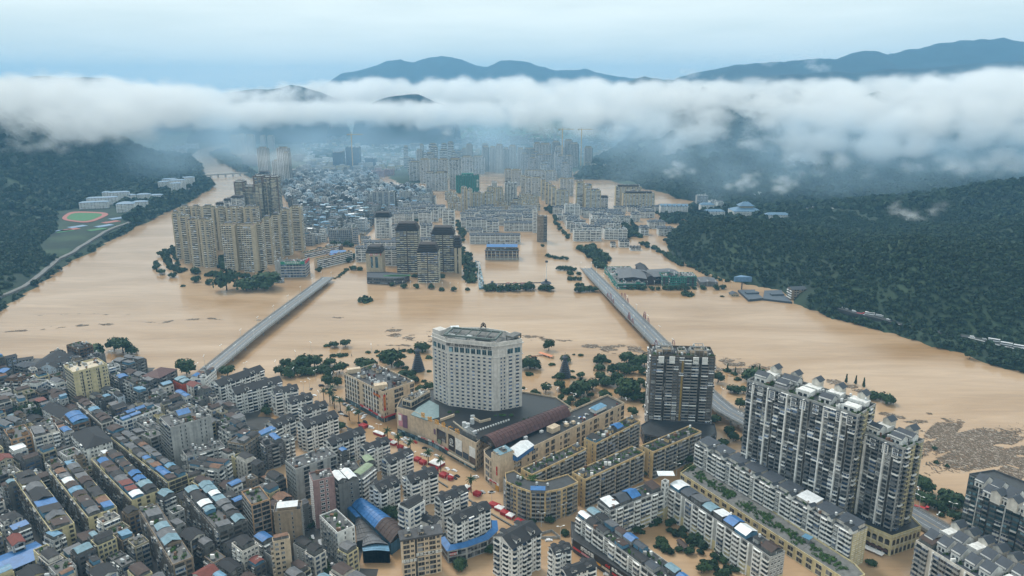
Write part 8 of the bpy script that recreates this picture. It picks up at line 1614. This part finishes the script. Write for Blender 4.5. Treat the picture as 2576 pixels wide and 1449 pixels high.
def lampT(p, a, label, h=9, group='lamp posts'):
 if not LM:
  s = Sh(); s.cyl(0,0,.14,0,9,6, r2=.08); me = bpy.data.meshes.new('post'); me.from_pydata(s.v, [], s.f); me.materials.append(M('steel_tank')); s = Sh(); s.bar((0,0,8.9), (0,1.9,9.3),.14); s.box(-.3,.3,1.2,2.3,9.2,9.4); s.bar((0,0,8.9), (0, -1.9,9.3),.14); s.box(-.3,.3, -2.3, -1.2,9.2,9.4); m2 = bpy.data.meshes.new('lamp_head'); m2.from_pydata(s.v, [], s.f); m2.materials.append(M('white_paint')); LM.extend([me, m2])
 r = empty('street_lamp', p); r.rotation_euler = (0,0, a); tag(r, label, 'lamp post', 'street lamps: '+label)
 for nm, me in (('post', LM[0]), ('lamp_head', LM[1])): o = bpy.data.objects.new(nm, me); COL.objects.link(o); o.parent = r
 r.scale = (1.15,1.15, h/9); return r
bridge('river_bridge', 'long straight left bridge crossing the flood to the far bank', [(500,950), (560,902), (640,836), (730,768), (826,697)],17, [5,7.5,8,8,5.5],42, [],3)
b2 = bridge('river_bridge', 'curving right bridge with pairs of wire strung hoops, passing behind the brown tower', [(1472,672), (1500,700), (1575,776), (1661,863), (1793,1003), (1878,1058), (2010,1128), (2150,1205), (2292,1288), (2410,1356), (2520,1420)],19, [-.6,4,8.5,9,9,8,7,6,4,1.2,.3],38, [(.28,5.5), (.295,8.5), (.31,5.5), (.40,5.5), (.415,8.5), (.43,5.5), (.545,8)],3)
s = Sh(); 
a, b = at(*C1(-40,1055),6), at(505,441,6); a = at(*C1(575,128),6); b = at(*C1(1085,98),6)
r = empty('far_bridge', a); tag(r, 'thin distant bridge crossing the river bend upstream', 'bridge'); s = Sh(); s.bar((0,0,3), b-a+Vector((0,0,3)),4); s.build('deck', 'bridge_concrete', r)
for k in range(1,6): s = Sh(); q = (b-a)*k/6; s.box(q.x-2, q.x+2, q.y-2, q.y+2, -8,2); s.build('pier', 'bridge_concrete', r)
# ================================================================== vehicles
CARM = {}
def car_mesh(col, kind):
 if (col, kind) in CARM: return CARM[(col, kind)]
 L_, W_, H_ = {'car': (4.6,1.8,1.45), 'van': (5.2,1.9,2.0), 'bus': (11,2.5,3.2), 'truck': (8.5,2.4,3.0)}[kind]; s = Sh(); c = Sh()
 if kind in ('car', 'van'):
  pr = [(-L_/2,.35), (L_/2,.35), (L_/2,.8), (L_*.32,.92), (L_*.15, H_) if kind == 'car' else (L_*.28, H_), (-L_*.28, H_) if kind == 'car' else (-L_*.46, H_), (-L_*.44,.95), (-L_/2,.85)]
  n = len(pr)
  for y, f in ((-W_/2,1), (W_/2, -1)): s.poly([(x, y*(.86 if z > 1.1 else 1), z) for x, z in (pr if f > 0 else pr[::-1])])
  for k in range(n): (x0, z0), (x1, z1) = pr[k], pr[(k+1) % n]; k0, k1 = (.86 if z0 > 1.1 else 1), (.86 if z1 > 1.1 else 1); s.quad((x0, -W_/2*k0, z0), (x0, W_/2*k0, z0), (x1, W_/2*k1, z1), (x1, -W_/2*k1, z1))
  xa, xb, xc, xd = pr[3][0], pr[4][0], pr[5][0], pr[6][0]
  for y in (-1,1): c.quad((xa-.35, y*W_*.492,.98), (xb-.05, y*W_*.437, H_-.1), (xc+.05, y*W_*.437, H_-.1), (xd+.3, y*W_*.492,.98)) if y > 0 else c.quad((xd+.3, y*W_*.492,.98), (xc+.05, y*W_*.437, H_-.1), (xb-.05, y*W_*.437, H_-.1), (xa-.35, y*W_*.492,.98))
  c.quad((xa-.05, -W_*.4,.96), (xa-.05, W_*.4,.96), (xb+.03, W_*.36, H_-.06), (xb+.03, -W_*.36, H_-.06)); c.quad((xd, W_*.4,1.0), (xd, -W_*.4,1.0), (xc-.03, -W_*.36, H_-.06), (xc-.03, W_*.36, H_-.06))
 elif kind == 'bus':
  s.box(-L_/2, L_/2, -W_/2, W_/2,.4, H_); c.box(-L_/2-.02, L_/2+.02, -W_/2-.02, W_/2+.02,1.5,2.5)
 else:
  s.box(L_*.28, L_/2, -W_/2, W_/2,.5,2.6); s.box(-L_/2, L_*.25, -W_/2, W_/2,.9, H_ if col != 'paint_red' else 1.2); c.box(L_*.36, L_/2+.03, -W_/2-.02, W_/2+.02,1.5,2.2)
 a = bpy.data.meshes.new('body'); a.from_pydata(s.v, [], s.f); a.materials.append(M(col)); b = bpy.data.meshes.new('windows'); b.from_pydata(c.v, [], c.f); b.materials.append(M('dark_glass'))
 wv = Sh(); i = 0
 for k in range(10): t = 2*math.pi*k/10; wv.v += [(.33*math.cos(t), -.12,.33*math.sin(t)), (.33*math.cos(t),.12,.33*math.sin(t))]
 for k in range(10): q = (k+1) % 10; wv.f.append((2*k,2*q,2*q+1,2*k+1))
 wv.f.append(tuple(2*k for k in range(9, -1, -1))); wv.f.append(tuple(2*k+1 for k in range(10))); w3 = bpy.data.meshes.new('wheel'); w3.from_pydata(wv.v, [], wv.f); w3.materials.append(M('tyre'))
 CARM[(col, kind)] = (a, b, w3, L_, W_); return CARM[(col, kind)]
def vehicle(p, ang, col, kind, label, group, sink=0.0):
 a, b, w3, L_, W_ = car_mesh(col, kind); r = empty({'car': 'parked_car', 'van': 'parked_van', 'bus': 'bus', 'truck': 'truck'}[kind], (p[0], p[1], p[2]-sink)); r.rotation_euler = (0,0, ang); tag(r, label, kind, group)
 for nm, me in (('body', a), ('windows', b)): o = bpy.data.objects.new(nm, me); COL.objects.link(o); o.parent = r
 for x in (-L_*.31, L_*.31):
  for y in (-W_*.45, W_*.45): o = bpy.data.objects.new('wheel', w3); COL.objects.link(o); o.parent = r; o.location = (x, y,.34)
 return r
cn = {'paint_white': 'white', 'paint_black': 'black', 'paint_silver': 'silver grey', 'paint_red': 'dark red'}
def cars(k, lst, where, ang, sink=.35):
 for X, Y, c, kd, *a in lst:
  col = {'w': 'paint_white', 'b': 'paint_black', 's': 'paint_silver', 'r': 'paint_red'}[c]; p = at(*T(k, X, Y),.05); vehicle(p, a[0] if a else ang+rnd.uniform(-.25,.25), col, kd, f'{cn[col]} {kd} {where}', 'cars stranded in the flooded streets', sink)
cars(1, [(930,760, 'w', 'car'), (955,783, 'w', 'car'), (978,802, 'w', 'car'), (1002,828, 'w', 'car'), (1022,812, 'b', 'car'), (945,803, 's', 'car'), (1066,843, 's', 'car'), (1096,860, 'w', 'car'), (1080,884, 'w', 'car'), (1025,835, 'b', 'car'), (900,752, 'b', 'car')], 'in the jam under the market building shop signs',.9)
cars(1, [(860,848, 'w', 'car'), (905,866, 'b', 'car'), (850,828, 'b', 'car'), (875,718, 'b', 'van'), (715,597, 'b', 'car'), (790,605, 'b', 'car'), (815,682, 'w', 'car'), (585,660, 'w', 'car'), (640,560, 'b', 'car',2), (662,562, 'b', 'van'), (555,595, 'b', 'car',1.5), (890,745, 's', 'car')], 'adrift in the wide flooded street by the palms', -.3)
cars(1, [(1040,940, 'b', 'car'), (1100,930, 'b', 'van'), (1385,1052, 'w', 'van'), (1420,1082, 's', 'car'), (1470,1105, 'w', 'car'), (1500,1090, 'w', 'car'), (1535,1115, 'w', 'car'), (1556,1100, 's', 'car'), (1505,1135, 's', 'car'), (1600,1130, 'r', 'car'), (1470,1060, 'b', 'van'), (1160,985, 'w', 'van'), (1140,975, 'b', 'car')], 'parked before the shopping centre billboards', -.65)
cars(1, [(1680,1255, 'w', 'car'), (1720,1268, 'w', 'car'), (1815,1265, 'w', 'car'), (1505,1190, 'w', 'car'), (1700,1190, 'b', 'car'), (1755,1215, 's', 'van'), (1925,1398, 'w', 'car'), (1995,1415, 'w', 'car')], 'standing in the street below the gold letters', -.4)
cars(5, [(1955,440, 'w', 'car'), (2025,446, 'b', 'car'), (2000,467, 'b', 'car'), (2210,460, 'w', 'van',.35), (2280,606, 's', 'car'), (2250,615, 'b', 'car'), (2372,608, 'b', 'car',.4), (2492,765, 'w', 'car'), (2095,1250, 'w', 'car',.2), (2000,1262, 'b', 'car',.2)], 'between the red stalls and the rounded corner block', -.6)
cars(5, [(570,1065, 'w', 'car'), (475,952, 's', 'car'), (515,985, 'b', 'car'), (680,1236, 'w', 'car'), (706,1282, 'w', 'car'), (755,1350, 'w', 'van',.1), (770,1416, 'w', 'car'), (655,1160, 's', 'truck', -1.2), (800,1440, 'b', 'car')], 'on the dark tree lined street', -1.05,0)
cars(4, [(1635,1330, 's', 'car')], 'alone in the narrow lane between old rows', -1.1,0); cars(6, [(370,1092, 'w', 'car',.15), (958,1436, 'w', 'car', -.3)], 'in the water near the fenced pool and black signs',.1)
cars(0, [(1395,742, 'w', 'car',1.5), (1625,762, 'w', 'car',.6), (1590,742, 'b', 'car',.2), (1245,742, 'w', 'car',.3), (1262,762, 's', 'car',.2), (180,722, 'w', 'car',0), (150,747, 'w', 'van',0), (1360,772, 'w', 'car',0), (2240,1300, 'w', 'car')], 'at the flooded crossing near the yellow block',.2)
cars(7, [(1535,815, 'r', 'truck', -.65)], 'with a flat bed driving on the raised road',0, -3.4)
for x, y, c, kd in ((225,1008, 'paint_white', 'car'), (252,1018, 'paint_white', 'van'), (312,1034, 'paint_white', 'van'), (362,1046, 'paint_red', 'truck'), (390,1058, 'paint_white', 'car'), (432,1056, 'paint_white', 'bus'), (505,1072, 'paint_silver', 'truck'), (570,1092, 'paint_white', 'car'), (600,1100, 'paint_black', 'car'), (1212,1224, 'paint_white', 'van'), (1305,1244, 'paint_silver', 'van'), (1375,1258, 'paint_white', 'bus'), (1470,1280, 'paint_white', 'bus'), (1530,1292, 'paint_silver', 'car'), (1570,1305, 'paint_white', 'bus'), (1600,1318, 'paint_white', 'car')):
 p = rayT(*C6(x, y)); p.z += .9; vehicle(p, -.62, c, kd, f'{cn[c]} {kd} queued on the hillside road across the river', 'queue of vehicles on the hillside road')
p = [rayT(*C6(x, y)) for x, y in ((205,1015), (480,1092), (660,1132))]; q = [rayT(*C6(x, y)) for x, y in ((1180,1228), (1400,1280), (1620,1335))]
for P_ in (p, q):
 r = empty('guard_wall', P_[0]); tag(r, 'pale guard wall along the hillside road, '+('upper' if P_ is p else 'lower')+' stretch', 'wall')
 for a, b in zip(P_, P_[1:]): s = Sh(); s.bar(Vector((0,0,1.3))+a-P_[0], Vector((0,0,1.3))+b-P_[0],.7); s.build('wall_panel', 'white_paint', r)
# stalls and tents
def tent(k, X, Y, w_, d_, m, label, ang=-.62):
 p = at(*T(k, X, Y)); r = empty('market_stall', p); w_ *= .85; d_ *= .85; r.rotation_euler = (0,0, ang); tag(r, label, 'stall', 'market stalls standing in the floodwater'); s = Sh(); h = 2.4
 for a, b in (((-w_/2, -d_/2), (w_/2, -d_/2)), ((w_/2, -d_/2), (w_/2, d_/2)), ((w_/2, d_/2), (-w_/2, d_/2)), ((-w_/2, d_/2), (-w_/2, -d_/2))): s.poly([(*a, h), (*b, h), (0,0, h+1.3)]); s.quad((*a, h-.5), (*b, h-.5), (*b, h), (*a, h))
 s.build('canopy', m, r); s = Sh(); s.box(-w_/2+.2, w_/2-.2, -d_/2+.2, d_/2-.2,0, h-.5); s.build('side_cloth', 'red_cloth' if m != 'blue_cloth' else m, r)
 for x in (-w_/2+.1, w_/2-.1):
  for y in (-d_/2+.1, d_/2-.1): s = Sh(); s.box(x-.06, x+.06, y-.06, y+.06, -.5, h); s.build('leg', 'steel_tank', r)
for k, X, Y, w_, d_, m, lb in ((5,1625,288,6,5, 'red_cloth', 'red tent, upper one of the pair facing the black billboard'), (5,1680,318,6,5, 'red_cloth', 'red tent, lower one of the pair facing the black billboard'), (5,1820,330,12,9, 'white_cloth', 'large white tent between two palms'), (5,1800,392,5,5, 'red_cloth', 'red tent tucked behind the second palm'), (5,1890,445,7,6, 'red_cloth', 'red tent with a grey top near the white car'), (5,1955,478,5,4, 'red_cloth', 'small red tent beside two black cars'), (1,1452,1188,6,4, 'red_cloth', 'red stall left of a parked white car'), (1,1385,1150,6,5, 'white_cloth', 'white umbrella tent behind the gabled flats'), (1,1350,1130,5,4, 'red_cloth', 'red stall corner peeping over the flats'), (1,1080,975,8,6, 'red_cloth', 'red tent beside the white and blue van'), (1,1240,1055,13,4, 'white_cloth', 'long white banner stall by the street corner'), (5,2225,635,6,5, 'red_cloth', 'red and white stall by the round palm'), (5,2400,752,9,5, 'red_cloth', 'first tent of the red row below the corner block'), (5,2450,785,7,5, 'white_cloth', 'white topped tent of the red row'), (5,2505,830,7,5, 'red_cloth', 'third tent of the red row'), (5,2560,860,6,5, 'white_cloth', 'last white tent of the red row'), (6,75,918,7,5, 'red_cloth', 'red stall with a white top below the pink awning'), (5,2120,575,5,5, 'white_cloth', 'white parasol tent behind the gabled flats')): tent(k, X, Y, w_, d_, m, lb)
for k, X, Y in ((1,380,480), (1,600,500), (1,825,510), (1,770,530), (1,540,590), (1,480,620), (1,635,720), (1,200,405), (1,555,210), (1,400,300), (1,1162,230), (1,1240,1060), (5,1585,330), (5,1925,500), (5,2372,740), (2,1145,800), (2,380,660), (2,455,690), (2,615,740), (2,630,760), (2,125,700), (6,295,950), (6,525,860), (6,487,1090), (6,1645,360), (6,1655,440), (6,735,700), (7,1460,740), (7,1490,700), (7,1690,960), (7,1840,850), (6,1478,390), (0,1130,300), (0,1440,730), (0,2060,350), (0,2475,420)):
 lampT(at(*T(k, X, Y)), rnd.random()*6, 'slender pole standing in the floodwater of the near bank',10)
for x, y in [(740+i*90,1395+i*3) for i in range(10)]: lampT(at(*C2(x, y)),0, 'slim lamp along the far promenade')
for i in range(12): lampT(at(*C3(1180+i*75,1300+min(i,2)*50)),0, 'slim lamp before the trade hall')
for i in range(9): lampT(at(*C4(60+i*85,1240+i*4)),0, 'slim lamp on the drowned right promenade')
s = Sh(); p = at(*C2(1695,1385)); r = empty('light_mast', p); tag(r, 'very tall white floodlight mast by the flooded pitch', 'mast'); s.cyl(0,0,.9, -1,34,8, r2=.4); s.build('mast', 'white_paint', r); s = Sh(); s.box(-2.5,2.5, -.4,.4,33,36); s.build('lamp_panel', 'white_paint', r)
p = at(*C3(662,1340)); r = empty('light_mast', p); tag(r, 'white floodlight mast beside the right gate pavilion', 'mast'); s = Sh(); s.cyl(0,0,.6, -1,30,8, r2=.3); s.build('mast', 'white_paint', r); s = Sh(); s.box(-2,2, -.4,.4,29,32); s.build('lamp_panel', 'dark_trim', r)
# drum towers in the park
def drum(p, w_, h, label):
 r = empty('drum_tower', p); tag(r, label, 'pagoda', 'dark timber drum towers in the park'); n = 11
 for t in range(n):
  k = (1-t/n)**.8*.78+.16; R0 = w_/2*k; z = h*.8*t/n; s = Sh(); s.cyl(0,0, R0*.86, z-1, z+h*.05,8,0, R0*.8); i = len(s.v); s.cyl(0,0, R0, z+h*.035, z+h*.075,8,1, R0*.7); s.build('roof_tier', ['dark_timber', 'slate_tile'], r)
 s = Sh(); s.cyl(0,0, w_*.13, h*.8, h*.86,8,0); s.cyl(0,0, w_*.22, h*.86, h*.96,8,0,.3); s.cyl(0,0,.15, h*.96, h*1.08,5); s.build('top_lantern', 'slate_tile', r)
drum(at(*T(1,1632,405)),15.5,25, 'tapering many tiered timber tower left of the hotel'); drum(at(*T(2,530,470)),15,24, 'tapering many tiered timber tower right of the hotel')
# orange boat shed, gates and boards
p = at(*T(2,345,262)); r = empty('orange_shelter', p); r.rotation_euler = (0,0, -.75); tag(r, 'orange roofed shelter half sunk beside the lone leafy tree', 'shelter'); s = Sh(); s.quad((-9, -2.4,2), (9, -2.4,2), (9,0,3), (-9,0,3)); s.quad((9,2.4,2), (-9,2.4,2), (-9,0,3), (9,0,3)); s.build('roof', 'orange_roof', r); s = Sh(); [s.box(x-.15, x+.15, y-.15, y+.15, -1,2.2) for x in (-8, -3,3,8) for y in (-2,2)]; s.build('posts', 'white_paint', r)['kind'] = 'stuff'
s = Sh(); a = at(*T(2,225,262)); s.box(-8,8, -.4,.4, -.2,.5); o = s.build('sunken_walkway', 'tin_red'); o.location = a; o.rotation_euler = (0,0,.15); tag(o, 'red railing just above the water by the orange shelter', 'railing')
p = at(*T(2,370,205)); tree(p,15, 'lone bushy tree at the river edge above the orange shelter', None)
def gate(p, label):
 r = empty('gate_pavilion', p); tag(r, label, 'pavilion', 'gate pavilions of the flooded pitch'); q = [(p.x-6, p.y-4), (p.x+6, p.y-4), (p.x+6, p.y+4), (p.x-6, p.y+4)]; s = Sh(); s.box(-5.5,5.5, -3.5,3.5, -1,7); s.build('wall', 'maroon', r); gable_roof(r, q,7, 'slate_tile', 'maroon',1.5,.6, None,.95); s = Sh(); s.cyl(0,0,1.6,9,11,8); s.cyl(0,0,2.6,11,12,8,0,.4); s.build('top_lantern', 'slate_tile', r)
gate(at(*C2(1850,1412)), 'left gate pavilion with a lantern roof on the drowned promenade'); gate(at(*C3(658,1398)), 'right gate pavilion beside the dark sail sculpture')
a, b = at(*C2(1885,1395)), at(*C3(625,1385)); r = empty('promenade_gallery', a); tag(r, 'long low gallery roof carrying the four red framed boards', 'gallery'); s = Sh(); s.bar((0,0,5), b-a+Vector((0,0,5)),1.2); s.build('roof', 'dark_timber', r)
for ch, X in zip('贵州村超', (745,940,1170,1360)):
 px = (1900+X/7.36)*.6389; p = at(px,713.4+2,7.4); r = empty('character_board', (p.x, p.y,5.6)); tag(r, f'red framed white board with a red character, {dict(zip("贵州村超", ("leftmost", "second", "third", "rightmost")))[ch]} of four', 'sign', 'four red framed character boards'); s = Sh(); s.box(-2.6,2.6,0,.3,0,4.6); s.build('frame', 'red_sign', r); s = Sh(); s.box(-2.1,2.1, -.08,0,.5,4.1); s.build('board', 'white_paint', r); text('lettering', ch, r, (p.x, p.y-.2,7.9), (R(90),0,0),3.2, 'red_letter', ext=.05)
P = pixpoly([C2(1655,1095), C2(1700,1095), C2(1765,1395), C2(1700,1400)],2.5); bld('spectator_stand', 'long sunken grey-green spectator stand along the boulevard trees', P,2.5,0, wall='tin_teal', pats=['x']*4, roof='flat', roofm='tin_teal', par=0, cat='stand')
r = shed(empty('petrol_roof', at(*C1(2120,1030))), *at(*C1(2120,1030)).xy,0,.1,26,16,5.5, 'tin_blue', 'lean', 'red_sign'); tag(r.parent, 'flat blue petrol station canopy near the arcaded building', 'canopy')
for X0, X1, Y, m, lb in ((1060,1300,1318, 'tin_pale_blue', 'row of light blue site cabins on the drowned bank'), (1320,1490,1328, 'tin_grey', 'row of grey site cabins on the drowned bank')):
 P, hh = front(C1(X0,0)[0], C1(X1,0)[0], C1(0, Y-30)[1], C1(0, Y+15)[1],7); bld('site_cabins', lb, P,5.6,0, wall='blue_white_wall', frame='white_trim', pats=('ww', 'w'), roof='gable', roofm=m, fh=2.8, cat='cabins', pitch=.2, over=.3)
# fenced pool and kerbs
P = [at(*T(6, *q)) for q in ((292,1075), (482,1072), (400,1005), (300,1030))]
r = empty('site_fence', P[0]); tag(r, 'grey panel fence around a triangular pool in the street', 'fence')
for a, b in zip(P, P[1:]+P[:1]): s = Sh(); s.bar(Vector((0,0,.9))+a-P[0], Vector((0,0,.9))+b-P[0],.25); s.v = [(x, y, z+(.8 if z > .9 else -.9)) for x, y, z in s.v]; s.build('fence_panel', 'grey_trim', r)
for (k, a, b, lb) in ((5, (1835,500), (1930,560), 'low grey wall behind the gabled flats, upper'), (5, (2130,680), (2360,830), 'low grey wall behind the gabled flats, middle'), (5, (2370,830), (2590,960), 'low grey wall beside the red tents'), (1, (830,920), (960,1010), 'low grey wall beside the palm car park')):
 A, B = at(*T(k, *a)), at(*T(k, *b)); r = empty('low_wall', A); tag(r, lb, 'wall'); s = Sh(); s.bar((0,0,.5), B-A+Vector((0,0,.5)),.9); s.build('wall_panel', 'grey_wall', r)
# ================================================================== debris on the water
def debris(pts, wid, n, seed, smin=.5, smax=2.4, ell=1.0, gaps=0.0, name='floating_debris'):
 rr = random.Random(seed); s = Sh(); P = [at(*p) for p in pts]
 for _ in range(n):
  j = rr.randrange(len(P)-1); t = rr.random(); c = P[j].lerp(P[j+1], t); wd = wid[j]*(1-t)+wid[j+1]*t; d = (P[j+1]-P[j]).normalized(); o_ = Vector((-d.y, d.x,0)); c = c+o_*rr.gauss(0,.36)*wd
  if mnoise.noise(Vector((c.x/16, c.y/9, seed))) < gaps: continue
  a = rr.gauss(math.atan2(d.y, d.x),.7); L_, W_ = rr.uniform(smin, smax), rr.uniform(.12,.5)*ell; u = Vector((math.cos(a), math.sin(a),0)); v = Vector((-u.y, u.x,0)); z = rr.uniform(.04,.22); c.z = z
  s.quad(tuple(c-u*L_-v*W_), tuple(c+u*L_-v*W_), tuple(c+u*L_+v*W_+Vector((0,0,.1))), tuple(c-u*L_+v*W_), rr.choice([0,0,0,1,1,2]))
 o = s.build(name, ['mud_brown', 'wood_scrap', 'pale_scrap']); tag(o, kind='stuff')
def TT(k, *q): return [T(k, *p) for p in q]
debris(TT(3, (1640,1000), (1850,1060), (2050,1150), (2250,1230), (2450,1330), (2700,1420)), [16,38,58,56,50,54],38000,1,.4,2.2, gaps=-.42)
debris(TT(3, (1100,830), (1350,880), (1550,950), (1680,1020)), [3,6,9,12],2600,2, gaps=.05); debris(TT(3, (600,510), (780,540), (900,600), (1100,680), (1250,720)), [7,8,5,4,3],2600,3, gaps=-.05); debris(TT(3, (1610,835), (1720,875), (1840,918)), [1.5,2,1.5],260,4); debris(TT(3, (0,440), (170,460), (330,490)), [5,7,6],1500,5, gaps=-.1)
debris(TT(2, (2030,340), (2150,370), (2350,380), (2500,430)), [22,24,26,20],5000,6, gaps=-.05); debris(TT(2, (500,150), (800,160), (1000,190), (1250,200), (1400,225)), [3,8,14,16,8],3600,7,.5,2.6,1.3, gaps=.12); debris(TT(2, (60,70), (200,70), (340,100)), [6,10,5],700,8, gaps=.1); debris(TT(2, (1100,260), (1300,290), (1400,300)), [5,8,8],1200,9, gaps=-.1)
debris([(0,838), (150,822), (300,815), (400,812), (520,800), (600,806)], [5,6,5,5,4,3],1500,10,.6,3.2, gaps=.15); debris([(640,806), (760,798), (900,800)], [3,4,3],500,11, gaps=.15); debris([(1040,850), (1150,838), (980,842), (1090,860)], [7,8,8,7],1400,12,.5,2.6,1.2, gaps=.12); debris([(1300,845), (1370,850), (1450,860)], [5,5,6],500,13, gaps=.1); debris([(950,866), (1090,872)], [4,4],300,14, gaps=.1); debris([(30,798), (200,790), (330,792)], [4,4,4],260,15, gaps=.2); debris([(980,828), (1005,832)], [8,8],700,16, gaps=-.1)


TQ.sort(key=lambda t: -t[0])
for t in TQ[:290]: tree(*t[1], force=True)
s = Sh(); rr = random.Random(6)
for _, (p, w, *_r) in TQ[290:]:
 me = rr.choice(SMALL); k = w/1.9; i = len(s.v); a = rr.random()*6; c, q = math.cos(a)*k, math.sin(a)*k; s.v += [(p[0]+v.co.x*c-v.co.y*q, p[1]+v.co.x*q+v.co.y*c, p[2]+v.co.z*k) for v in me.vertices]; s.f += [tuple(i+x for x in f.vertices) for f in me.polygons]
o = link_mesh('distant_trees', s.v, s.f, [LEAF]); tag(o, kind='stuff')
# labels that still match get their place in the row
ORD = 'first second third fourth fifth sixth seventh eighth ninth tenth eleventh twelfth thirteenth fourteenth fifteenth sixteenth seventeenth eighteenth nineteenth twentieth'.split(); TENS = {2: 'twenty',3: 'thirty',4: 'forty'}
bpy.context.view_layer.update(); same = {}
for o in bpy.data.objects:
 if o.parent is None and o.get('label') and o.get('category'): same.setdefault(o['label'], []).append(o)
for lb, os_ in same.items():
 if len(os_) < 2 or len(os_) > 49: continue
 os_.sort(key=lambda o: pix(o.location)[0])
 for i, o in enumerate(os_):
  w_ = ORD[i] if i < 20 else TENS[(i+1)//10]+('-'+ORD[(i+1) % 10-1] if (i+1) % 10 else 'ieth')
  new = f'{lb}, {w_} from the left'
  if len(new.split()) <= 16: o['label'] = new
print('OBJ', len(bpy.data.objects), 'FACES', sum(len(o.data.polygons) for o in bpy.data.objects if o.type=='MESH'))
